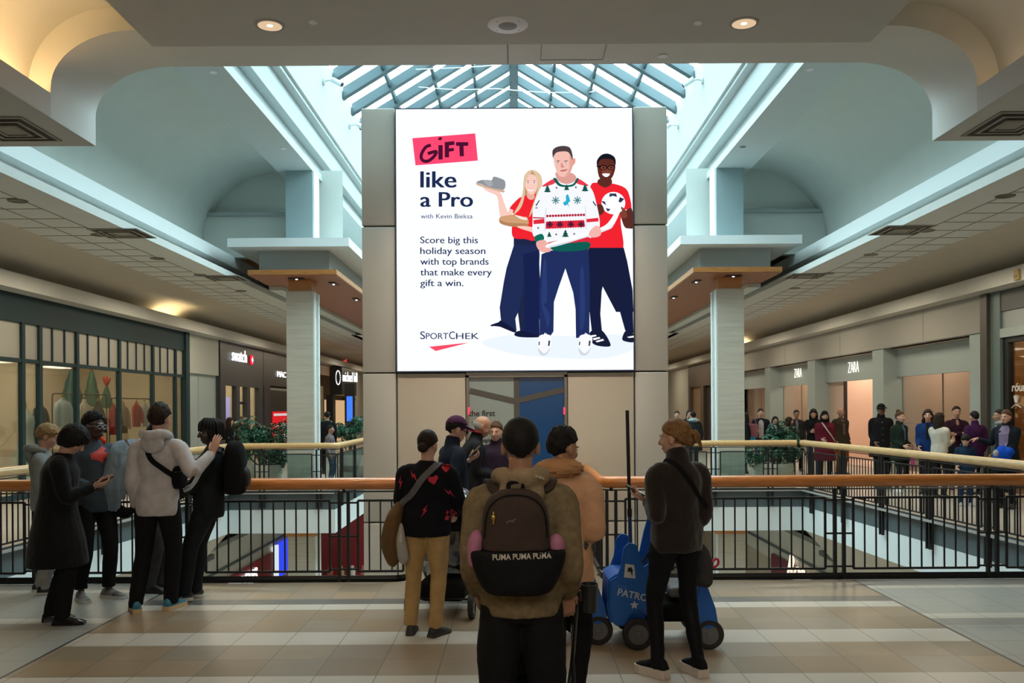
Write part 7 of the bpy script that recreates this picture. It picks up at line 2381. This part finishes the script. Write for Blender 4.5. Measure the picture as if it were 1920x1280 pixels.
def stroller(x, y, rot, label, cover=False, cup=False, k=1.0):
    t = thing('stroller', label, 'stroller', (x, y, 0), R(rot))
    t.scale = (k, 1, 1)
    FRM = mat('stroller_frame', (0.015, 0.015, 0.016), 0.35, metal=0.3)
    for e in (-1, 1):
        mb = MB()
        mb.tube([(e * 0.25, -0.42, 1.00), (e * 0.25, -0.30, 0.80), (e * 0.25, 0.05, 0.45), (e * 0.22, 0.38, 0.14)], 0.014, 10, sub=3)
        mb.build('side_tube', FRM, t, True)
        MB().tube([(e * 0.25, -0.02, 0.52), (e * 0.26, -0.26, 0.16)], 0.013, 10).build('rear_leg', FRM, t, True)
        wheel(t, (e * 0.27, -0.28, 0.115), 0.115, 0.045, GREYP)
        for d in (-0.025, 0.025):
            wheel(t, (e * 0.20 + d, 0.40, 0.085), 0.085, 0.03, GREYP)
        MB().tube([(e * 0.20, 0.39, 0.09), (e * 0.215, 0.37, 0.17)], 0.016, 8).build('fork', FRM, t, True)
    mb = MB()
    mb.tube([(-0.25, -0.42, 1.00), (-0.22, -0.45, 1.02), (0.0, -0.46, 1.025), (0.22, -0.45, 1.02), (0.25, -0.42, 1.00)], 0.019, 12, sub=3)
    mb.build('handle', mat('handle_foam', (0.02, 0.02, 0.02), 0.8), t, True)
    MB().tube([(-0.26, -0.25, 0.16), (0.26, -0.25, 0.16)], 0.010, 8).build('axle', FRM, t, True)
    mb = MB()
    mb.tube([(0, 0.22, 0.30), (0, 0.20, 0.42), (0, 0.02, 0.46), (0, -0.10, 0.56), (0, -0.20, 0.78), (0, -0.24, 0.92)], [(0.17, 0.02), (0.2, 0.03), (0.21, 0.04), (0.21, 0.04), (0.20, 0.035), (0.18, 0.02)], 16, (1, 0, 0), sub=3, power=0.7)
    soft(mb, 0.014, 2, 'seat', cloth('stroller_black', (0.013, 0.013, 0.014)), t, 0.004)
    mb = MB()
    n, m = 12, 9
    vs, fs = [], []
    for i in range(n + 1):
        a = R(-20 + 125 * i / n)
        for k in range(m):
            b = PI * k / (m - 1)
            r = 0.34
            vs.append((0.245 * math.cos(b), -0.14 + r * math.cos(a + 0.3) * (0.45 + 0.55 * math.sin(b)), 0.64 + r * math.sin(a + 0.3) * (0.45 + 0.55 * math.sin(b)) * 1.1))
    for i in range(n):
        for k in range(m - 1):
            fs.append((i * m + k, i * m + k + 1, (i + 1) * m + k + 1, (i + 1) * m + k))
    mb.add(vs, fs)
    ho = mb.build('canopy', cloth('stroller_canopy', (0.016, 0.016, 0.018)), t, True)
    sm = ho.modifiers.new('t', 'SOLIDIFY')
    sm.thickness = 0.008
    mb = MB()
    mb.rbox((0, -0.05, 0.22), (0.40, 0.42, 0.18), 0.05)
    mb.build('basket', cloth('stroller_basket', (0.012, 0.012, 0.012)), t, True)
    if cup:
        c = V(0.33, -0.34, 0.92)
        MB().lathe([(0.0, -0.09), (0.042, -0.09), (0.05, 0.03), (0.054, 0.03), (0.046, -0.10), (0.0, -0.10)], c=c, seg=24).build('cup_holder', mat('cup_black', (0.018, 0.018, 0.018), 0.45), t, True)
        MB().box(0.255, 0.29, -0.36, -0.33, 0.87, 0.92).build('cup_bracket', FRM, t)
    if cover:
        mb = MB()
        mb.tube([(0, 0.05, 1.02), (0, 0.07, 0.95), (0, 0.10, 0.70), (0, 0.12, 0.42), (0, 0.10, 0.34)], [(0.12, 0.12), (0.27, 0.27), (0.29, 0.33), (0.28, 0.33), (0.25, 0.3)], 26, (1, 0, 0), sub=4, power=0.75)
        me = remesh(mb.mesh('rain_cover'), 0.014, 2)
        fold(me, 0.02, 8, 3.3)
        me.materials.append(glass_mat('rain_plastic', (0.80, 0.84, 0.84), 0.7, 0.18))
        put('rain_cover', me, t)
    return t
t = stroller(-0.62, 7.98, -6, 'black stroller under a clear rain cover in front of the woman in the heart jumper', cover=True)
t2 = stroller(0.085, 4.62, 0, 'black stroller with a cup holder pushed by the foreground man', cup=True, k=0.78)
# green ring and white tag on its handle
tg = thing('wrist_tag', 'bright green loop with a white tag on the stroller handle by his hand', 'tag', (0, 0, 0))
p = at(1072, 1087, 4.05)
mb = MB()
mb.tube([p + V(-0.012, 0, 0.02), p + V(-0.005, -0.005, -0.01), p + V(0.008, -0.005, -0.012), p + V(0.014, 0, 0.018)], 0.004, 8, sub=4)
mb.build('loop', mat('loop_green', (0.12, 0.55, 0.02), 0.5), tg, True)
MB().rbox(tuple(p + V(-0.006, -0.01, -0.045)), (0.022, 0.002, 0.05), 0.001).build('tag_card', mat('tag_cream', (0.55, 0.48, 0.36), 0.6), tg)

def cart(x, y, rot, label):
    """blue plastic toy-car shopping buggy; front towards -x"""
    t = thing('toy_car_buggy', label, 'buggy', (x, y, 0), R(rot))
    W2 = 0.27
    side = [(-0.40, 0.20), (-0.42, 0.30), (-0.41, 0.50), (-0.36, 0.53), (-0.33, 0.60), (-0.31, 0.74), (-0.27, 0.78), (-0.22, 0.77), (-0.19, 0.70), (-0.16, 0.60), (-0.13, 0.62), (-0.09, 0.80), (-0.04, 0.98), (0.0, 0.98), (-0.03, 0.72), (-0.04, 0.50),
            (-0.05, 0.30), (-0.06, 0.19), (-0.12, 0.17), (-0.14, 0.24), (-0.20, 0.28), (-0.27, 0.24), (-0.30, 0.17), (-0.37, 0.17)]
    def hollow(poly, y0, y1, name, m, par=t, bev=0.012):
        bm = bmesh.new()
        vs = [bm.verts.new((p[0], y0, p[1])) for p in poly]
        f = bm.faces.new(vs)
        r = bmesh.ops.extrude_face_region(bm, geom=[f])
        for g in r['geom']:
            if isinstance(g, bmesh.types.BMVert):
                g.co.y = y1
        bmesh.ops.recalc_face_normals(bm, faces=bm.faces[:])
        bmesh.ops.bevel(bm, geom=[e for e in bm.edges if abs(e.verts[0].co.y - e.verts[1].co.y) < 1e-6], offset=bev, segments=2, affect='EDGES')
        return MB().bm(bm).build(name, m, par, True)
    ns = hollow(side, -W2, -W2 + 0.055, 'side_shell', BLUEP)
    hollow(side, W2 - 0.055, W2, 'side_shell', BLUEP)
    nose = [(-0.41, 0.18), (-0.43, 0.30), (-0.42, 0.50), (-0.36, 0.54), (-0.20, 0.55), (-0.14, 0.50), (-0.14, 0.20)]
    hollow(nose, -W2 + 0.05, W2 - 0.05, 'bonnet', BLUEP, bev=0.02)
    rear = [(0.18, 0.20), (0.24, 0.52), (0.28, 0.52), (0.36, 0.30), (0.38, 0.17), (0.30, 0.14)]
    for e in (-1, 1):
        hollow(rear, e * W2 - 0.03, e * W2 + 0.03, 'rear_fender', BLUEP)
        MB().tube([(-0.02, e * W2 * 0.9, 0.95), (0.12, e * W2 * 0.9, 0.62), (0.26, e * W2 * 0.9, 0.48)], 0.016, 8, sub=3).build('frame_tube', GREYP, t, True)
        wheel(t, (-0.21, e * (W2 + 0.01), 0.115), 0.115, 0.055, GREYP, axis='y')
        wheel(t, (0.31, e * (W2 + 0.01), 0.110), 0.110, 0.05, GREYP, axis='y')
        MB().ell((-0.405, e * 0.16, 0.40), (0.02, 0.045, 0.045), 14, 10).build('headlight', mat('lamp_clear', (0.5, 0.52, 0.52), 0.2), t, True)
    MB().rbox((0.10, 0, 0.25), (0.50, 2 * W2 - 0.1, 0.14), 0.04).build('floor_tray', CB_, t, True)
    MB().rbox((0.14, 0, 0.40), (0.22, 2 * W2 - 0.12, 0.08), 0.03).build('seat', GREYP, t, True)
    MB().rbox((0.25, 0, 0.56), (0.06, 2 * W2 - 0.12, 0.34), 0.03).build('seat_back', BLUEP, t, True)
    MB().tube([(0.20, -0.30, 0.97), (0.20, 0.30, 0.97)], 0.020, 12).build('push_handle', BLUEP, t, True)
    for e in (-1, 1):
        MB().tube([(0.20, e * 0.24, 0.97), (0.24, e * 0.24, 0.72), (0.26, e * 0.24, 0.50)], 0.014, 8).build('handle_tube', GREYP, t, True)
    M = Matrix.Translation((-0.105, -0.02, 0.60)) @ Matrix.Rotation(R(-60), 4, 'Y')
    mb = MB()
    mb.tube([M @ V(0.11 * math.cos(2 * PI * k / 20), 0.11 * math.sin(2 * PI * k / 20), 0) for k in range(21)], 0.011, 8, cap=False)
    mb.build('steering_wheel', BLACK, t, True)
    LW = mat('letter_white', (0.60, 0.62, 0.62), 0.5)
    mb = MB()
    Mt = frame_M((-0.365, -W2 - 0.0015, 0.40), (1, 0, -0.22), (0.22, 0, 1))
    add_text(mb, 'PATROL', Mt, 0.072, depth=0.001, bold=0.001)
    mb.build('lettering', LW, ns)
    mb = MB()
    add_text(mb, 'KIDS', frame_M((-0.365, -W2 - 0.0015, 0.455), (1, 0, -0.22), (0.22, 0, 1)), 0.035, depth=0.001)
    mb.build('small_lettering', mat('letter_pale_blue', (0.08, 0.25, 0.6), 0.5), ns)
    star = [(-0.235 + (0.034 if k % 2 == 0 else 0.015) * math.sin(k * PI / 5), 0.325 + (0.034 if k % 2 == 0 else 0.015) * math.cos(k * PI / 5)) for k in range(10)]
    MB().prism(star, -W2 - 0.002, -W2 - 0.0005, axis='y').build('star_badge', LW, ns)
    MB().prism([(-0.31, 0.53), (-0.30, 0.63), (-0.235, 0.62), (-0.225, 0.52)], -W2 - 0.002, -W2 - 0.0005, axis='y').build('white_plate', LW, ns)
    MB().prism([(-0.285, 0.57), (-0.28, 0.60), (-0.255, 0.605), (-0.245, 0.585), (-0.25, 0.535), (-0.262, 0.57)], -W2 - 0.003, -W2 - 0.0019, axis='y').build('plate_mark', BLACK, ns)
    return t
c1 = cart(1.10, 6.95, 0, 'blue toy-car buggy lettered PATROL beside the woman with honey hair')
pl_ = thing('flag_pole', 'tall thin black and blue pole standing in the blue buggy', 'pole', (0, 0, 0))
a, b = at(1184, 1100, 6.85), at(1176, 769, 6.85)
m_ = a.lerp(b, 0.42)
MB().tube([tuple(a), tuple(m_)], 0.0145, 10).build('lower_pole', mat('pole_blue', (0.01, 0.045, 0.16), 0.4), pl_, True)
MB().tube([tuple(m_), tuple(b)], 0.0135, 10).build('upper_pole', BLACK, pl_, True)
MB().tube([tuple(m_ - V(0, 0, 0.03)), tuple(m_ + V(0, 0, 0.03))], 0.018, 10).build('joint_sleeve', BLACK, pl_, True)
c2 = cart(0.30, 7.1, 0, 'second blue toy-car buggy, half hidden behind the peach coat')

# ------------------------------------------------------------------ the crowd along the right aisle
G = None
def crowd(px, foot, label, rot, top, H, **k):
    Y = CAMZ * FPX / (foot - HORY)
    p = at(px, foot, Y)
    return person(label, p.x, Y, rot, H, top=top, **k)
JB = dict(legs=CTROU, shoes=BLKS)
r1 = crowd(1653, 917, 'tall man with a flat black cap and a buttoned black coat before the grey shop', 172, cloth('coat_black_wool', (0.009, 0.009, 0.010)), 1.86, skin='brown', hair='flatcap', hcol='black', hem=0.62, fat=1.10, thick=1.06, collar='high', hr=(0.16, 0.16, 0.92), hl=(-0.16, 0.16, 0.92), **JB)
cap_hat(r1, CB_, True, 'flat_cap')
r2 = crowd(1688, 926, 'woman with gathered light brown hair in a dark green coat holding a pink bottle', 205, cloth('coat_dark_green', (0.012, 0.022, 0.016)), 1.70, skin='pale', hair='topbun', hcol='brown', hem=0.66, fat=1.05, collar='high', hr=(0.10, 0.20, 0.98), hl=(-0.2, 0.12, 0.98), legs=CTROU, shoes=WHT)
b_ = at(1711, 862, 18.7)
t = thing('bottle', 'pink drinking bottle held by the woman in the dark green coat', 'bottle', (b_.x, b_.y, b_.z - 0.16))
MB().lathe([(0, 0), (0.035, 0), (0.037, 0.16), (0.022, 0.2), (0.0, 0.2)], seg=16).build('flask', mat('flask_pink', (0.6, 0.05, 0.25), 0.35), t, True)
MB().lathe([(0.024, 0.2), (0.024, 0.25), (0, 0.255)], seg=14).build('lid', BLACK, t, True)
r3 = crowd(1741, 930, 'woman with long curly dark hair in a royal blue jacket beside the white jumper', 150, cloth('jacket_royal', (0.008, 0.03, 0.12)), 1.74, skin='pale', hair='curlylong', hcol='dark', hem=0.74, hr=(0.15, 0.22, 0.95), **JB)
r4 = crowd(1762, 938, 'woman with long dark hair in a cream white jumper turned to the right', -62, cloth('jumper_cream', (0.50, 0.47, 0.40)), 1.68, skin='pale', hair='long', hcol='dark', hem=0.84, hr=(0.10, 0.28, 1.14), hl=(-0.02, 0.26, 1.12), **JB)
r5 = crowd(1794, 922, 'man in a dark plum shirt with folded arms behind the white jumper', 168, cloth('shirt_plum', (0.030, 0.010, 0.022)), 1.80, skin='pale', hair='short', hcol='dark', hem=0.82, hr=(-0.08, 0.20, 1.16), hl=(0.08, 0.22, 1.14), er=(1, -0.2, -0.4), el=(-1, -0.2, -0.4), **JB)
r6 = crowd(1828, 932, 'person from behind with short black hair in a purple jumper', 8, cloth('jumper_purple', (0.040, 0.011, 0.055)), 1.70, skin='pale', hair='short', hcol='black', hem=0.78, fat=1.08, collar='high', **JB)
r7 = crowd(1888, 958, 'woman in a dark coat and lilac roll-neck resting a hand on the boy\'s head', 130, cloth('coat_navy_dark', (0.010, 0.014, 0.020)), 1.735, skin='pale', hair='pony', hcol='brown', hem=0.64, fat=1.06, collar='high', hr=('w', 1831, 822, 16.0), hd_r=(0.9, 0.5, -0.25), hl=(-0.06, 0.26, 1.0), er=(0.3, -0.4, -1), pn_r=(0, 0, -1), curl_r=0.3, head=(-6, 4), boot=0.06, **JB)
Mf = frame_M(r7['P2'] + V(0, 0, -0.02), (-1, 0, 0), (0, 0, 1))
decal(r7['top'], [[(-0.07, -0.20), (0.07, -0.20), (0.085, 0.10), (0.05, 0.17), (-0.05, 0.17), (-0.085, 0.10)]], Mf, 'roll_neck', cloth('lilac_knit', (0.19, 0.15, 0.24)), 0.008, r7['o'])
t = worn('bundled_coat', 'bright blue children\'s coat bundled under the arm of the lilac roll-neck woman', 'coat', r7)
q = r7['WL'] + V(0.02, 0.02, -0.06)
mb = MB()
mb.ell(q, (0.15, 0.11, 0.15), 18, 12)
mb.ell(q + V(-0.10, 0.0, 0.06), (0.10, 0.08, 0.08), 14, 10)
soft(mb, 0.016, 2, 'coat', cloth('coat_bright_blue', (0.006, 0.06, 0.42)), t, 0.02, 9)
MB().ell(q + V(0.06, 0.10, 0.03), (0.05, 0.045, 0.06), 14, 10).build('grey_lining', cloth('lining_grey', (0.30, 0.30, 0.30)), t, True)
r8 = crowd(1811, 953, 'boy in a dark blue hoodie leaning beside the dark coat, a hand on his head', 160, cloth('hoodie_blue', (0.010, 0.028, 0.058)), 1.28, skin='pale', hair='bowl', hcol='black', hem=0.80, collar='hood', legs=cloth('trousers_blue', (0.012, 0.03, 0.09)), shoes=mat('shoe_multi', (0.3, 0.3, 0.32), 0.5), head=(-14, 18), hr=(0.22, 0.24, 0.96))
r9 = crowd(1547, 905, 'person in a dark red padded coat with a black scarf and hood', 172, cloth('coat_wine', (0.105, 0.010, 0.022)), 1.70, skin='pale', hair='long', hcol='black', hem=0.50, fat=1.16, thick=1.08, collar='high', hr=(0.1, 0.2, 1.02), **JB)
cap_hat(r9, CB_, False, 'hood_cap')
mb = MB().ell(r9['P3'] + V(0, 0.02, 0.05), (0.10, 0.10, 0.05), 18, 12)
mb.build('scarf', CB_, r9['o'], True)
strap(r9['top'], [r9['P3'] + V(0.08, 0.06, 0), r9['P2'] + V(0.0, 0.14, 0), r9['P1'] + V(-0.12, 0.13, 0), r9['P0'] + V(-0.19, 0.05, 0.02)], 0.03, 0.004, 'bag_strap', mat('strap_cream', (0.45, 0.42, 0.36), 0.6), r9['o'])
r10 = crowd(1577, 893, 'balding man in a brown suit jacket and scarf behind the dark red coat', 195, cloth('suit_brown', (0.035, 0.026, 0.017)), 1.78, skin='tan', hair='ring', hcol='grey', hem=0.70, fat=1.10, legs=cloth('trousers_rust', (0.15, 0.055, 0.012)), shoes=BLKS)
r11 = crowd(1526, 893, 'person in a black hooded top and jeans looking at a phone', 160, CB_, 1.76, skin='pale', hair='long', hcol='black', hem=0.80, collar='high', hr=(0.05, 0.26, 1.12), hl=(-0.05, 0.26, 1.12), legs=CJEAN, shoes=BLKS, head=(0, 20))
r12 = crowd(1494, 886, 'man with glasses in a dark jacket behind the right planter', 170, cloth('jacket_dark_grey', (0.022, 0.022, 0.024)), 1.72, skin='tan', hair='short', hcol='black', hem=0.78, **JB)
glasses(r12, BLACK)
r12b = crowd(1480, 897, 'woman with long dark hair seen from the side behind the right planter', -80, cloth('coat_umber', (0.02, 0.014, 0.012)), 1.55, skin='pale', hair='long', hcol='dark', hem=0.70, **JB)
r13 = crowd(1454, 889, 'small woman with dark hair in a dark coat behind the planter leaves', 175, cloth('coat_slate', (0.016, 0.018, 0.02)), 1.55, skin='tan', hair='long', hcol='black', hem=0.66, **JB)
r14 = crowd(1427, 888, 'woman in an open dark jacket over a pale top carrying a pink and blue bag', 170, cloth('jacket_ink', (0.011, 0.012, 0.016)), 1.77, skin='pale', hair='pony', hcol='dark', hem=0.76, legs=CJEAN, shoes=BLKS, hr=(0.14, 0.2, 1.1))
Mf = frame_M(r14['P1'] + V(0, 0, 0.02), (-1, 0, 0), (0, 0, 1))
decal(r14['top'], [[(-0.06, -0.22), (0.06, -0.22), (0.07, 0.2), (0.03, 0.27), (-0.03, 0.27), (-0.07, 0.2)]], Mf, 'pale_top', cloth('top_pale', (0.34, 0.32, 0.30)), 0.008, r14['o'])
q = at(1412, 812, 24.4)
t = thing('tote_bag', 'dusty pink and bright blue bag carried beside the open dark jacket', 'bag', (q.x, q.y, q.z - 0.42))
MB().rbox((0, 0, 0.48), (0.28, 0.14, 0.40), 0.06).build('bag', cloth('bag_rose', (0.24, 0.10, 0.12)), t, True)
MB().rbox((-0.07, -0.03, 0.18), (0.24, 0.12, 0.30), 0.03).build('carrier', cloth('bag_cyan', (0.02, 0.22, 0.42)), t, True)
MB().tube([(-0.09, 0, 0.66), (-0.05, 0, 0.80), (0.05, 0, 0.80), (0.09, 0, 0.66)], 0.012, 8, sub=3).build('handle', cloth('bag_rose'), t, True)
r15 = crowd(1397, 890, 'dark figure at the right edge of the right column', 90, CB_, 1.66, skin='pale', hair='long', hcol='black', hem=0.7, **JB)
r16 = crowd(1876, 945, 'person with a grey scarf and dark hair behind the lilac roll-neck woman', 80, cloth('jacket_steel', (0.05, 0.06, 0.065)), 1.74, skin='tan', hair='short', hcol='black', hem=0.76, collar='fur', collar_m=cloth('scarf_grey', (0.28, 0.29, 0.30)), **JB)
front(r2, cloth('shirt_steel_blue', (0.07, 0.12, 0.22)), w=0.025)
front(r3, cloth('shirt_dark', (0.012, 0.012, 0.014)), w=0.035)
front(r5, cloth('skin_open_collar', (0.30, 0.17, 0.12)), 'open_collar', 0.03, 0.06)
front(r10, cloth('scarf_mauve', (0.10, 0.07, 0.075)), 'scarf', 0.045, -0.25)
front(r12, cloth('shirt_grey_lilac', (0.17, 0.15, 0.18)), w=0.035)
front(r13, cloth('top_pale'), w=0.03)
front(r16, cloth('scarf_grey'), 'scarf_end', 0.04)
buttons(r1, mat('button_grey', (0.12, 0.12, 0.12), 0.4))
buttons(r2, mat('button_grey'))
# beyond the lift tower
f1 = person('person from behind in a dark parka with pale fur hood beside the tower', at(1300, 880, 24.5).x, 24.5, 5, 1.70, skin='pale', hair='buzz', hcol='black', top=cloth('parka', (0.014, 0.020, 0.024)), hem=0.62, fat=1.15, thick=1.08, collar='fur', collar_m=cloth('fur_pale', (0.28, 0.36, 0.36)), **JB)
f2 = person('woman raising a phone beyond the parka, right of the lift tower', at(1294, 880, 28).x, 28.0, 175, 1.74, skin='pale', hair='long', hcol='dark', top=CB_, hem=0.76, hr=(0.1, 0.25, 1.4), **JB)
f3 = person('person in a pale top far right of the lift tower', at(1270, 880, 27).x, 27.0, 170, 1.70, skin='pale', hair='short', hcol='dark', top=cloth('top_bone', (0.40, 0.40, 0.38)), hem=0.80, **JB)
l1 = person('dark clothed person walking past the left column', at(614, 870, 25).x, 25.0, 15, 1.76, skin='tan', hair='short', hcol='black', top=CB_, hem=0.66, fat=1.05, **JB)
l2 = person('small seated-height woman in a patterned jacket behind the left glass railing', at(620, 880, 22).x, 22.0, -100, 1.42, skin='tan', hair='short', hcol='black', top=cloth('jacket_floral', (0.05, 0.035, 0.04), var=0.8, scale=30, col2=(0.25, 0.2, 0.2)), hem=0.76, legs=CJEAN, shoes=WHT)
l3 = person('woman with dark hair beyond the left planter', at(431, 870, 26).x, 26.0, -60, 1.60, skin='pale', hair='long', hcol='dark', top=CB_, hem=0.76, **JB)
l4 = person('woman with a pale face beyond the left planter, nearer the column', at(455, 870, 27).x, 27.0, 175, 1.62, skin='pale', hair='long', hcol='brown', top=cloth('coat_umber'), hem=0.76, **JB)
lo1 = person('man in a dark waistcoat on the lower floor by the red kiosk', at(650, 1060, 32.0).x, 32.0, 180, 1.74, skin='tan', hair='short', hcol='black', top=cloth('waistcoat', (0.014, 0.014, 0.018)), hem=0.80, legs=CTROU, shoes=BLKS, z0=-5.2)
